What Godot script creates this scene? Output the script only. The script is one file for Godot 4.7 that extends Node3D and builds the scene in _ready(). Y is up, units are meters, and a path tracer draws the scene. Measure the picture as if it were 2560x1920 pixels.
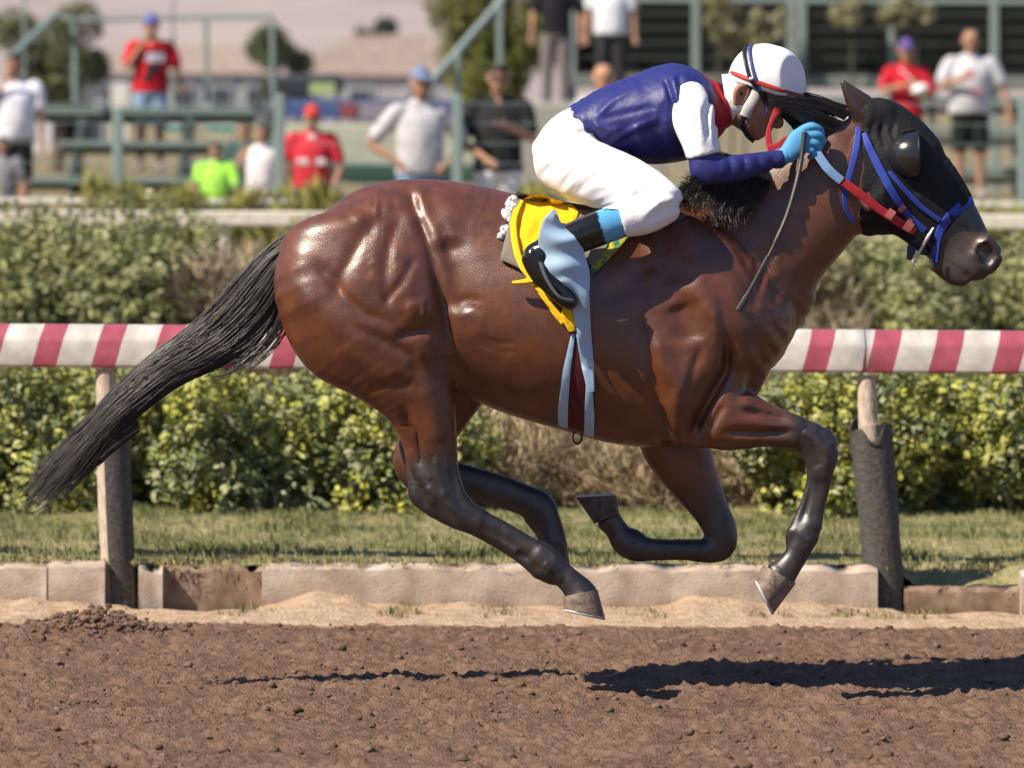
extends Node3D
# A bay racehorse and its jockey at full gallop past a striped running rail.
# Camera: lens axis level at eye height CAM_H, shifted lens; FOCAL is the focal length in pixels of the 2560 x 1920 photograph.
const FOCAL := 11550.0
const CAM_D := 15.0
const CAM_H := 1.76
const AX := 1280.0
const AY := 400.0
const ROLL := 0.0052
const PPM := 770.0
var rng := RandomNumberGenerator.new()
var noise := FastNoiseLite.new()
var noise2 := FastNoiseLite.new()
var taken := {}

func _ready() -> void:
	rng.seed = 7
	noise.seed = 3
	noise.frequency = 1.0
	noise.fractal_octaves = 3
	noise2.seed = 11
	noise2.frequency = 1.0
	noise2.fractal_octaves = 1
	setup_view()
	start_shapes()
	make_setting()
	make_rail()
	make_vegetation()
	make_far()
	make_people()
	make_horse()
	make_tack()
	make_jockey()
	print("done ", Time.get_ticks_msec())

func setup_view() -> void:
	var cam := Camera3D.new()
	cam.name = "camera"
	cam.near = 0.1
	cam.far = 6000.0
	cam.projection = Camera3D.PROJECTION_FRUSTUM
	cam.size = 1920.0 / FOCAL * cam.near
	cam.frustum_offset = Vector2(0.0, -(960.0 - AY) / FOCAL * cam.near)
	cam.position = Vector3(0, CAM_H, CAM_D)
	cam.rotation.z = ROLL
	var lens := CameraAttributesPhysical.new()
	lens.frustum_near = 0.1
	lens.frustum_far = 6000.0
	lens.frustum_focal_length = 200.0
	lens.exposure_aperture = 4.2
	lens.frustum_focus_distance = CAM_D - 0.15
	cam.attributes = lens
	cam.size = 1920.0 / FOCAL * cam.near
	cam.current = true
	add_child(cam)
	var env := Environment.new()
	env.background_mode = Environment.BG_SKY
	env.tonemap_mode = Environment.TONE_MAPPER_LINEAR
	env.tonemap_exposure = 1.7
	var sm := ProceduralSkyMaterial.new()
	sm.sky_top_color = Color(0.30, 0.42, 0.62)
	sm.sky_horizon_color = Color(0.66, 0.74, 0.82)
	sm.sky_curve = 0.13
	sm.sky_energy_multiplier = 0.9
	sm.ground_energy_multiplier = 0.9
	sm.ground_horizon_color = Color(0.5, 0.45, 0.4)
	sm.ground_bottom_color = Color(0.34, 0.28, 0.24)
	sm.sun_angle_max = 20.0
	var sky := Sky.new()
	sky.sky_material = sm
	env.sky = sky
	env.fog_enabled = true
	env.fog_density = 0.00008
	env.fog_light_color = Color(0.86, 0.84, 0.86)
	env.sdfgi_enabled = true
	env.ssao_enabled = true
	env.ssil_enabled = true
	var we := WorldEnvironment.new()
	we.name = "world_environment"
	we.environment = env
	add_child(we)
	var sun := DirectionalLight3D.new()
	sun.name = "sun"
	sun.light_energy = 1.5
	sun.light_color = Color(1.0, 0.95, 0.87)
	sun.light_angular_distance = 0.53
	sun.shadow_enabled = true
	add_child(sun)
	sun.look_at_from_position(Vector3(-0.85, 1.0, 0.52), Vector3.ZERO, Vector3.UP)

# ---------------------------------------------------------------- helpers
func P(px: float, py: float, z := 0.0) -> Vector3:
	var d := (CAM_D - z) / FOCAL
	var dx := (px - AX) * d
	var dy := -(py - AY) * d
	return Vector3(dx * cos(ROLL) - dy * sin(ROLL), CAM_H + dx * sin(ROLL) + dy * cos(ROLL), z)

func numbered(called: String) -> String:
	if not taken.has(called):
		taken[called] = 0
		return called
	taken[called] += 1
	return "%s_%03d" % [called, taken[called]]

func thing(called: String, label: String, category: String, group := "", at := Vector3.ZERO) -> Node3D:
	var o := Node3D.new()
	o.name = numbered(called)
	o.position = at
	o.set_meta("label", label)
	o.set_meta("category", category)
	if group != "":
		o.set_meta("group", group)
	add_child(o)
	return o

func put(mesh: Mesh, called: String, mat: Material, parent: Node3D = null, at := Vector3.ZERO) -> MeshInstance3D:
	var o := MeshInstance3D.new()
	o.mesh = mesh
	o.material_override = mat
	o.position = at
	if parent == null:
		o.name = numbered(called)
		add_child(o)
	else:
		o.name = called
		parent.add_child(o, true)
	return o

func setting(o: Node3D) -> Node3D:
	o.set_meta("kind", "structure")
	return o

func tag(o: Node3D, label: String, category: String, group := "") -> Node3D:
	o.set_meta("label", label)
	o.set_meta("category", category)
	if group != "":
		o.set_meta("group", group)
	return o

func lin(r: float, g: float, b: float) -> Color:
	return Color(r, g, b).linear_to_srgb()

func flat(c: Color, rough := 0.8, spec := 0.4) -> StandardMaterial3D:
	var m := StandardMaterial3D.new()
	m.albedo_color = c.linear_to_srgb()
	m.roughness = rough
	m.metallic_specular = spec
	return m

func vcol(rough := 0.8, spec := 0.4) -> StandardMaterial3D:
	var m := StandardMaterial3D.new()
	m.vertex_color_use_as_albedo = true
	m.roughness = rough
	m.metallic_specular = spec
	return m

func bump_tex(freq: float, seed_: int, oct := 4, size := 512, strength := 6.0, kind := FastNoiseLite.TYPE_SIMPLEX_SMOOTH) -> NoiseTexture2D:
	var n := FastNoiseLite.new()
	n.seed = seed_
	n.frequency = freq
	n.noise_type = kind
	n.fractal_octaves = oct
	var t := NoiseTexture2D.new()
	t.width = size
	t.height = size
	t.seamless = true
	t.as_normal_map = true
	t.bump_strength = strength
	t.noise = n
	return t

func tint_tex(freq: float, seed_: int, a: Color, b: Color, oct := 4, size := 512) -> NoiseTexture2D:
	var n := FastNoiseLite.new()
	n.seed = seed_
	n.frequency = freq
	n.fractal_octaves = oct
	var t := NoiseTexture2D.new()
	t.width = size
	t.height = size
	t.seamless = true
	t.noise = n
	var r := Gradient.new()
	r.set_color(0, a.linear_to_srgb())
	r.set_color(1, b.linear_to_srgb())
	t.color_ramp = r
	return t

func tri(m: StandardMaterial3D, scale: float, world := true) -> StandardMaterial3D:
	m.uv1_triplanar = true
	m.uv1_world_triplanar = world
	m.uv1_scale = Vector3.ONE * scale
	return m

func with_bump(m: StandardMaterial3D, t: Texture2D, amount := 1.0) -> StandardMaterial3D:
	m.normal_enabled = true
	m.normal_texture = t
	m.normal_scale = amount
	return m

# arrays -> mesh
func arr_mesh(v: PackedVector3Array, n: PackedVector3Array, i: PackedInt32Array, c := PackedColorArray()) -> ArrayMesh:
	var a := []
	a.resize(Mesh.ARRAY_MAX)
	a[Mesh.ARRAY_VERTEX] = v
	if n.size():
		a[Mesh.ARRAY_NORMAL] = n
	if c.size():
		a[Mesh.ARRAY_COLOR] = c
	if i.size():
		a[Mesh.ARRAY_INDEX] = i
	var m := ArrayMesh.new()
	m.add_surface_from_arrays(Mesh.PRIMITIVE_TRIANGLES, a)
	return m

func smooth_normals(v: PackedVector3Array, i: PackedInt32Array) -> PackedVector3Array:
	var n := PackedVector3Array()
	n.resize(v.size())
	for k in range(0, i.size(), 3):
		var f := (v[i[k + 2]] - v[i[k]]).cross(v[i[k + 1]] - v[i[k]])
		n[i[k]] += f
		n[i[k + 1]] += f
		n[i[k + 2]] += f
	for k in n.size():
		n[k] = n[k].normalized()
	return n

# a grid of rows x cols points as a sheet (clockwise seen from the side that row x col order gives); closed joins the columns
func sheet(pts: PackedVector3Array, cols: int, closed := false, cap := false, flip := false) -> ArrayMesh:
	var rows := pts.size() / cols
	var ix := PackedInt32Array()
	for r in rows - 1:
		for c in (cols if closed else cols - 1):
			var a := r * cols + c
			var b := r * cols + (c + 1) % cols
			if flip:
				ix.append_array([a, a + cols, b, b, a + cols, b + cols - 0])
			else:
				ix.append_array([a, b, a + cols, b, b + cols, a + cols])
	var v := pts.duplicate()
	if cap and closed:
		for e in 2:
			var base := v.size()
			var mid := Vector3.ZERO
			for c in cols:
				var p: Vector3 = pts[(rows - 1) * cols + c] if e else pts[c]
				v.append(p)
				mid += p / cols
			v.append(mid)
			for c in cols:
				var a2 := base + c
				var b2 := base + (c + 1) % cols
				if (e == 1) != flip:
					ix.append_array([a2, b2, base + cols])
				else:
					ix.append_array([b2, a2, base + cols])
	return arr_mesh(v, smooth_normals(v, ix), ix)

# a tube along points with a radius for each
func tube(path: PackedVector3Array, radii: PackedFloat32Array, sides := 10, cap := true, squash := 1.0) -> ArrayMesh:
	var pts := PackedVector3Array()
	var up := Vector3(0.13, 0.2, 1.0).normalized()
	for k in path.size():
		var w := (path[mini(k + 1, path.size() - 1)] - path[maxi(k - 1, 0)]).normalized()
		var u := up.cross(w).normalized()
		var v := w.cross(u)
		for s in sides:
			var an := TAU * s / sides
			pts.append(path[k] + u * cos(an) * radii[k] + v * sin(an) * radii[k] * squash)
	return sheet(pts, sides, true, cap, true)

# smooth curve through points, n steps a span
func curve(p: PackedVector3Array, n := 6) -> PackedVector3Array:
	var o := PackedVector3Array()
	for k in p.size() - 1:
		var a := p[maxi(k - 1, 0)]
		var b := p[k]
		var c := p[k + 1]
		var d := p[mini(k + 2, p.size() - 1)]
		for s in n:
			o.append(b.cubic_interpolate(c, a, d, float(s) / n))
	o.append(p[p.size() - 1])
	return o

func box(st: SurfaceTool, at: Vector3, size: Vector3, basis := Basis.IDENTITY, bevel := 0.0) -> void:
	var m := BoxMesh.new()
	m.size = size
	st.append_from(m, 0, Transform3D(basis, at))

func box_mesh(size: Vector3, bevel := 0.004) -> ArrayMesh:
	# box with chamfered edges
	var h := size / 2.0
	var b := minf(bevel, minf(h.x, minf(h.y, h.z)) * 0.6)
	var st := SurfaceTool.new()
	st.begin(Mesh.PRIMITIVE_TRIANGLES)
	st.set_smooth_group(-1)
	var v := []
	for ax in 3:
		for s in [-1.0, 1.0]:
			for c in [[-1, -1], [1, -1], [1, 1], [-1, 1]]:
				var p := Vector3.ZERO
				p[ax] = h[ax] * s
				p[(ax + 1) % 3] = (h[(ax + 1) % 3] - b) * c[0]
				p[(ax + 2) % 3] = (h[(ax + 2) % 3] - b) * c[1]
				v.append(p)
	var quad := func(a: Vector3, b2: Vector3, c: Vector3, d: Vector3):
		var n := (b2 - a).cross(c - a)
		var q := [a, b2, c, d]
		if n.dot(a + b2 + c + d) > 0:
			q = [d, c, b2, a]
		for k in [0, 1, 2, 0, 2, 3]:
			st.add_vertex(q[k])
	for f in 6:
		quad.call(v[f * 4], v[f * 4 + 1], v[f * 4 + 2], v[f * 4 + 3])
	# edges
	for ax in 3:
		var i := (ax + 1) % 3
		var j := (ax + 2) % 3
		for si in [-1.0, 1.0]:
			for sj in [-1.0, 1.0]:
				var q := []
				for e in [[0, -1.0], [0, 1.0], [1, 1.0], [1, -1.0]]:
					var p := Vector3.ZERO
					p[ax] = (h[ax] - b) * e[1]
					p[i] = (h[i] if e[0] == 0 else h[i] - b) * si
					p[j] = (h[j] - b if e[0] == 0 else h[j]) * sj
					q.append(p)
				quad.call(q[0], q[1], q[2], q[3])
	for sx in [-1.0, 1.0]:
		for sy in [-1.0, 1.0]:
			for sz in [-1.0, 1.0]:
				var c3 := Vector3(h.x * sx, h.y * sy, h.z * sz)
				var p1 := c3 - Vector3(0, b * sy, b * sz)
				var p2 := c3 - Vector3(b * sx, 0, b * sz)
				var p3 := c3 - Vector3(b * sx, b * sy, 0)
				var tr := [p1, p2, p3]
				if (p2 - p1).cross(p3 - p1).dot(c3) > 0:
					tr = [p3, p2, p1]
				for q2 in tr:
					st.add_vertex(q2)
	st.generate_normals()
	return st.commit()

# ---------------------------------------------------------------- distance fields for bodies and cloth
class Sdf:
	var ox: float
	var oy: float
	var oz: float
	var h: float
	var nx: int
	var ny: int
	var nz: int
	var d: PackedFloat32Array
	var t: PackedFloat32Array
	var far := 0.3
	var cap := 0.7
	# touched box of the chain being drawn
	var x0: int
	var x1: int
	var y0: int
	var y1: int
	var z0: int
	var z1: int

	func _init(lo: Vector3, hi: Vector3, cell: float) -> void:
		h = cell
		ox = lo.x
		oy = lo.y
		oz = lo.z
		nx = int((hi.x - lo.x) / h) + 2
		ny = int((hi.y - lo.y) / h) + 2
		nz = int((hi.z - lo.z) / h) + 2
		d.resize(nx * ny * nz)
		d.fill(far)
		t = d.duplicate()

	# stations: [centre, half width across, half depth, egg]; sub steps a span; blended into the field with radius k; op 0 adds, 1 cuts
	func chain(st: Array, k := 0.02, sub := 4, op := 0, vref := Vector3(0, 0, 1)) -> void:
		x0 = nx
		y0 = ny
		z0 = nz
		x1 = -1
		y1 = -1
		z1 = -1
		var n := st.size()
		var margin := maxf(2.2 * h, k)
		var pc := PackedVector3Array([st[0][0]])
		var pu := PackedFloat32Array([st[0][1]])
		var pv := PackedFloat32Array([st[0][2]])
		var pe := PackedFloat32Array([st[0][3] if st[0].size() > 3 else 0.0])
		for s in n - 1:
			var A: Array = st[maxi(s - 1, 0)]
			var B: Array = st[s]
			var C: Array = st[s + 1]
			var D: Array = st[mini(s + 2, n - 1)]
			for q in sub:
				var f := float(q + 1) / sub
				pc.append((B[0] as Vector3).cubic_interpolate(C[0], A[0], D[0], f))
				pu.append(cubic_interpolate(B[1], C[1], A[1], D[1], f))
				pv.append(cubic_interpolate(B[2], C[2], A[2], D[2], f))
				pe.append(lerpf(B[3] if B.size() > 3 else 0.0, C[3] if C.size() > 3 else 0.0, f))
		var m := pc.size() - 1
		for s in m:
			var bend := 0.0
			var w := pc[s + 1] - pc[s]
			if s > 0:
				bend = w.angle_to(pc[s] - pc[s - 1])
			if s < m - 1:
				bend = maxf(bend, w.angle_to(pc[s + 2] - pc[s + 1]))
			seg(pc[s], pc[s + 1], pu[s], pv[s], pe[s], pu[s + 1], pv[s + 1], pe[s + 1], margin, vref, s > 0 and s < m - 1, bend)
		blend(k, op)

	func blend(k: float, op: int) -> void:
		if x1 < x0:
			return
		for iz in range(z0, z1 + 1):
			for iy in range(y0, y1 + 1):
				var i := (iz * ny + iy) * nx + x0
				for ix in range(x0, x1 + 1):
					var b := t[i]
					if b < far:
						t[i] = far
						var a := d[i]
						if op == 0:
							var e := k - absf(a - b)
							d[i] = minf(a, b) - (e * e / (4.0 * k) if e > 0.0 else 0.0)
						else:
							b = -b
							var e2 := k - absf(a - b)
							d[i] = maxf(a, b) + (e2 * e2 / (4.0 * k) if e2 > 0.0 else 0.0)
					i += 1

	func seg(a: Vector3, b: Vector3, ua: float, va: float, ea: float, ub: float, vb: float, eb: float, margin: float, vref: Vector3, open := false, bend := 0.0) -> void:
		var ab := b - a
		var len := maxf(ab.length(), 0.0001)
		var w := ab / len
		var v := vref - w * vref.dot(w)
		if v.length() < 0.2:
			v = Vector3(0, 1, 0) - w * w.y
		v = v.normalized()
		var u := v.cross(w)
		var mu := maxf(ua, ub)
		var mv := maxf(va, vb) * (1.0 + maxf(absf(ea), absf(eb)))
		var rw := minf(minf(ua, ub), minf(va, vb)) * cap
		if open:
			rw = minf(rw, len * 0.5 + h * 1.6 + 1.6 * mu * bend)
		var slim := 0.35 if open else 1.0
		var mx := margin * maxf(slim, 1.0 - absf(w.x))
		var my := margin * maxf(slim, 1.0 - absf(w.y))
		var mz := margin * maxf(slim, 1.0 - absf(w.z))
		var ex := absf(u.x) * mu + absf(v.x) * mv + absf(w.x) * rw + mx
		var ey := absf(u.y) * mu + absf(v.y) * mv + absf(w.y) * rw + my
		var ez := absf(u.z) * mu + absf(v.z) * mv + absf(w.z) * rw + mz
		var i0 := maxi(0, int((minf(a.x, b.x) - ex - ox) / h))
		var i1 := mini(nx - 1, int((maxf(a.x, b.x) + ex - ox) / h) + 1)
		var j0 := maxi(0, int((minf(a.y, b.y) - ey - oy) / h))
		var j1 := mini(ny - 1, int((maxf(a.y, b.y) + ey - oy) / h) + 1)
		var k0 := maxi(0, int((minf(a.z, b.z) - ez - oz) / h))
		var k1 := mini(nz - 1, int((maxf(a.z, b.z) + ez - oz) / h) + 1)
		if i1 < i0 or j1 < j0 or k1 < k0:
			return
		x0 = mini(x0, i0)
		x1 = maxi(x1, i1)
		y0 = mini(y0, j0)
		y1 = maxi(y1, j1)
		z0 = mini(z0, k0)
		z1 = maxi(z1, k1)
		var il := 1.0 / len
		var irw := 1.0 / rw
		var wxh := w.x * h
		var uxh := u.x * h
		var vxh := v.x * h
		var du_ := ub - ua
		var dv_ := vb - va
		var de_ := eb - ea
		var qmax := 1.0 + margin / minf(minf(ua, ub), minf(va, vb))
		var q2max := qmax * qmax
		for iz in range(k0, k1 + 1):
			var pz := oz + iz * h - a.z
			for iy in range(j0, j1 + 1):
				var py := oy + iy * h - a.y
				var px := ox + i0 * h - a.x
				var pw := px * w.x + py * w.y + pz * w.z
				var pu := px * u.x + py * u.y + pz * u.z
				var pv := px * v.x + py * v.y + pz * v.z
				var i := (iz * ny + iy) * nx + i0
				for ix in range(i0, i1 + 1):
					var f := pw * il
					if f < 0.0:
						f = 0.0
					elif f > 1.0:
						f = 1.0
					var ru := ua + du_ * f
					var rv := va + dv_ * f
					var xu := pu / ru
					var eg := ea + de_ * f
					if eg != 0.0:
						rv *= 1.0 + eg * clampf(xu, -1.0, 1.0)
					var xv := pv / rv
					var xw := (pw - f * len) * irw
					var q2 := xu * xu + xv * xv + xw * xw
					if q2 < q2max:
						var r := -minf(ru, rv) * 0.7
						if q2 > 0.09:
							var gu := xu / ru
							var gv := xv / rv
							var gw := xw * irw
							r = (q2 - sqrt(q2)) / sqrt(gu * gu + gv * gv + gw * gw)
						if r < t[i]:
							t[i] = r
					pw += wxh
					pu += uxh
					pv += vxh
					i += 1

	# swell (amp > 0) or sink (amp < 0) the surface along a line in x and y, for z between zlo and zhi; wid is the gaussian's half width
	func ridge(line: PackedVector3Array, wid: float, amp: float, zlo: float, zhi: float) -> void:
		var R := wid * 2.4
		for s in maxi(1, line.size() - 1):
			pass
		var lo := line[0]
		var hi := line[0]
		for p in line:
			lo = lo.min(p)
			hi = hi.max(p)
		var i0 := maxi(0, int((lo.x - R - ox) / h))
		var i1 := mini(nx - 1, int((hi.x + R - ox) / h) + 1)
		var j0 := maxi(0, int((lo.y - R - oy) / h))
		var j1 := mini(ny - 1, int((hi.y + R - oy) / h) + 1)
		var k0 := maxi(0, int((zlo - oz) / h))
		var k1 := mini(nz - 1, int((zhi - oz) / h) + 1)
		var iw := 1.0 / (wid * wid)
		for iy in range(j0, j1 + 1):
			for ix in range(i0, i1 + 1):
				var p := Vector2(ox + ix * h, oy + iy * h)
				var best := 1e9
				var along := 0.0
				var ns := line.size() - 1
				if ns == 0:
					best = p.distance_squared_to(Vector2(line[0].x, line[0].y))
				for s in ns:
					var a := Vector2(line[s].x, line[s].y)
					var b := Vector2(line[s + 1].x, line[s + 1].y)
					var f := clampf((p - a).dot(b - a) / (b - a).length_squared(), 0.0, 1.0)
					var q := p.distance_squared_to(a.lerp(b, f))
					if q < best:
						best = q
						along = (s + f) / ns
				if best > R * R:
					continue
				var g := amp * exp(-best * iw)
				if ns > 0:
					g *= clampf(minf(along, 1.0 - along) * 5.0 + 0.25, 0.0, 1.0)
				var i := (k0 * ny + iy) * nx + ix
				for iz in range(k0, k1 + 1):
					d[i] -= g
					i += nx * ny

	# keep only the side of a plane that its normal points away from
	func clip(n: Vector3, at: Vector3, lo := Vector3(-9, -9, -9), hi := Vector3(9, 9, 9)) -> void:
		var i := 0
		for iz in nz:
			for iy in ny:
				var q := (ox - at.x) * n.x + (oy + iy * h - at.y) * n.y + (oz + iz * h - at.z) * n.z
				var Y := oy + iy * h
				for ix in nx:
					var X := ox + ix * h
					if q > d[i] and X > lo.x and X < hi.x and Y > lo.y and Y < hi.y:
						d[i] = q
					q += n.x * h
					i += 1

	# creases of cloth: fn(p) gives an offset near the surface
	func warp(fn: Callable) -> void:
		var i := 0
		for iz in nz:
			for iy in ny:
				for ix in nx:
					if absf(d[i]) < 3.0 * h:
						d[i] += fn.call(Vector3(ox + ix * h, oy + iy * h, oz + iz * h))
					i += 1

	# surface nets -> [vertices, normals, indices]
	func net(smoothing := 2) -> Array:
		var V := PackedVector3Array()
		var N := PackedVector3Array()
		var I := PackedInt32Array()
		var at := PackedInt32Array()
		at.resize(nx * ny * nz)
		var sy := nx
		var sz := nx * ny
		var lim := h * 4.5
		for iz in nz - 1:
			for iy in ny - 1:
				var i := (iz * ny + iy) * nx - 1
				for ix in nx - 1:
					i += 1
					var a := d[i]
					if a > lim or a < -lim:
						continue
					var b := d[i + 1]
					var c := d[i + sy]
					var e := d[i + sy + 1]
					var f := d[i + sz]
					var g := d[i + sz + 1]
					var k := d[i + sz + sy]
					var l := d[i + sz + sy + 1]
					var neg := int(a < 0.0) + int(b < 0.0) + int(c < 0.0) + int(e < 0.0) + int(f < 0.0) + int(g < 0.0) + int(k < 0.0) + int(l < 0.0)
					if neg == 0 or neg == 8:
						continue
					var s := Vector3.ZERO
					var m := 0
					if (a < 0.0) != (b < 0.0):
						s += Vector3(a / (a - b), 0, 0)
						m += 1
					if (c < 0.0) != (e < 0.0):
						s += Vector3(c / (c - e), 1, 0)
						m += 1
					if (f < 0.0) != (g < 0.0):
						s += Vector3(f / (f - g), 0, 1)
						m += 1
					if (k < 0.0) != (l < 0.0):
						s += Vector3(k / (k - l), 1, 1)
						m += 1
					if (a < 0.0) != (c < 0.0):
						s += Vector3(0, a / (a - c), 0)
						m += 1
					if (b < 0.0) != (e < 0.0):
						s += Vector3(1, b / (b - e), 0)
						m += 1
					if (f < 0.0) != (k < 0.0):
						s += Vector3(0, f / (f - k), 1)
						m += 1
					if (g < 0.0) != (l < 0.0):
						s += Vector3(1, g / (g - l), 1)
						m += 1
					if (a < 0.0) != (f < 0.0):
						s += Vector3(0, 0, a / (a - f))
						m += 1
					if (b < 0.0) != (g < 0.0):
						s += Vector3(1, 0, b / (b - g))
						m += 1
					if (c < 0.0) != (k < 0.0):
						s += Vector3(0, 1, c / (c - k))
						m += 1
					if (e < 0.0) != (l < 0.0):
						s += Vector3(1, 1, e / (e - l))
						m += 1
					s /= m
					V.append(Vector3(ox + (ix + s.x) * h, oy + (iy + s.y) * h, oz + (iz + s.z) * h))
					var X := 1.0 - s.x
					var Y := 1.0 - s.y
					var Z := 1.0 - s.z
					N.append(Vector3(
						((b - a) * Y + (e - c) * s.y) * Z + ((g - f) * Y + (l - k) * s.y) * s.z,
						((c - a) * X + (e - b) * s.x) * Z + ((k - f) * X + (l - g) * s.x) * s.z,
						((f - a) * X + (g - b) * s.x) * Y + ((k - c) * X + (l - e) * s.x) * s.y).normalized())
					at[i] = V.size()
		for iz in range(1, nz - 1):
			for iy in range(1, ny - 1):
				var i := (iz * ny + iy) * nx
				for ix in range(1, nx - 1):
					i += 1
					if at[i] == 0 and absf(d[i]) > lim:
						continue
					var a := d[i] < 0.0
					if a != (d[i + 1] < 0.0):
						quad(I, at[i], at[i - sy], at[i - sy - sz], at[i - sz], a)
					if a != (d[i + sy] < 0.0):
						quad(I, at[i], at[i - sz], at[i - sz - 1], at[i - 1], a)
					if a != (d[i + sz] < 0.0):
						quad(I, at[i], at[i - 1], at[i - 1 - sy], at[i - sy], a)
		if smoothing > 0:
			Sdf.relax(V, N, I, smoothing)
		return [V, N, I]

	# even out the net: each point moves half way to the mean of its neighbours, and back a little so that nothing shrinks
	static func relax(V: PackedVector3Array, N: PackedVector3Array, I: PackedInt32Array, times: int) -> void:
		var n := V.size()
		var M := PackedVector3Array()
		var W := PackedFloat32Array()
		W.resize(n)
		for k in I.size():
			W[I[k]] += 2.0
		for pass_ in times * 2:
			var lam := 0.6 if pass_ % 2 == 0 else -0.52
			M.resize(0)
			M.resize(n)
			for k in range(0, I.size(), 3):
				var a := I[k]
				var b := I[k + 1]
				var c := I[k + 2]
				var s := V[a] + V[b] + V[c]
				M[a] += s - V[a]
				M[b] += s - V[b]
				M[c] += s - V[c]
			for k in n:
				if W[k] > 7.0:
					V[k] += (M[k] / W[k] - V[k]) * lam
		M.resize(0)
		M.resize(n)
		for k in range(0, I.size(), 3):
			var a := I[k]
			var b := I[k + 1]
			var c := I[k + 2]
			var f := (V[c] - V[a]).cross(V[b] - V[a])
			M[a] += f
			M[b] += f
			M[c] += f
		for k in n:
			N[k] = (M[k].normalized() * 0.7 + N[k] * 0.3).normalized()
		smooth_n(V, N, I)

	static func smooth_n(V: PackedVector3Array, N: PackedVector3Array, I: PackedInt32Array) -> void:
		# one pass of averaging with the neighbours takes the grid out of the shading
		var M := PackedVector3Array()
		M.resize(N.size())
		for k in range(0, I.size(), 3):
			var s := N[I[k]] + N[I[k + 1]] + N[I[k + 2]]
			M[I[k]] += s
			M[I[k + 1]] += s
			M[I[k + 2]] += s
		for k in N.size():
			N[k] = (M[k]).normalized()

	func quad(I: PackedInt32Array, a: int, b: int, c: int, e: int, inside: bool) -> void:
		if a == 0 or b == 0 or c == 0 or e == 0:
			return
		if inside:
			I.append_array(PackedInt32Array([a - 1, c - 1, b - 1, a - 1, e - 1, c - 1]))
		else:
			I.append_array(PackedInt32Array([a - 1, b - 1, c - 1, a - 1, c - 1, e - 1]))

	# z of the surface met when coming from +z at (x, y); or miss
	func top_z(x: float, y: float, miss := -9.0) -> float:
		var ix := int((x - ox) / h)
		var iy := int((y - oy) / h)
		if ix < 0 or iy < 0 or ix >= nx - 1 or iy >= ny - 1:
			return miss
		var fx := (x - ox) / h - ix
		var fy := (y - oy) / h - iy
		var prev := far
		for iz in range(nz - 1, -1, -1):
			var i := (iz * ny + iy) * nx + ix
			var v := lerpf(lerpf(d[i], d[i + 1], fx), lerpf(d[i + nx], d[i + nx + 1], fx), fy)
			if v < 0.0:
				return oz + (iz + (-v) / maxf(prev - v, 1e-6)) * h
			prev = v
		return miss

# ---------------------------------------------------------------- shapes that take long are computed side by side
class Job:
	var fn: Callable
	var out: Variant
	var id: int
	func run() -> void:
		out = fn.call()

var jobs := {}

func job(called: String, fn: Callable) -> void:
	var j := Job.new()
	j.fn = fn
	jobs[called] = j
	j.id = WorkerThreadPool.add_task(j.run, true)

func got(called: String) -> Variant:
	var j: Job = jobs[called]
	if j.id >= 0:
		WorkerThreadPool.wait_for_task_completion(j.id)
		j.id = -1
	return j.out

func start_shapes() -> void:
	for k in 8:
		job("horse%d" % k, horse_shape.bind(k))
	job("horse_head", horse_head_shape)
	job("hood", hood_shape)
	job("hind_leg", leg_shape.bind(true))
	job("fore_leg", leg_shape.bind(false))
	job("track", track_shape)
	start_jockey()
	start_people()

# stations given as [px, py, half width px, half depth m, z m, egg]
func stn(list: Array, grow := 0.0) -> Array:
	var o := []
	for s in list:
		o.append([P(s[0], s[1], s[4]), s[2] / PPM + grow, s[3] + grow, s[5] if s.size() > 5 else 0.0])
	return o

func line(list: Array, z := 0.0) -> PackedVector3Array:
	var o := PackedVector3Array()
	for k in range(0, list.size(), 2):
		o.append(P(list[k], list[k + 1], z))
	return o

const NECK := [[1740, 720, 235, 0.19, 0.0, -0.15], [1850, 640, 200, 0.15, 0.0, -0.25], [1950, 560, 168, 0.118, 0.0, -0.2], [2045, 480, 145, 0.098, 0.0, -0.15], [2125, 400, 128, 0.088, 0.0, 0.0]]
const HEAD := [[2150, 382, 128, 0.080, 0.0, 0.1], [2192, 432, 150, 0.092, 0.0, 0.05], [2240, 455, 142, 0.094, 0.0, 0.2], [2292, 486, 116, 0.078, 0.0, 0.15], [2344, 540, 97, 0.064, 0.0, 0.05], [2386, 594, 84, 0.056, 0.0, 0.0], [2420, 642, 70, 0.053, 0.0, 0.0], [2440, 664, 50, 0.046, 0.0, 0.0]]

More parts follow.
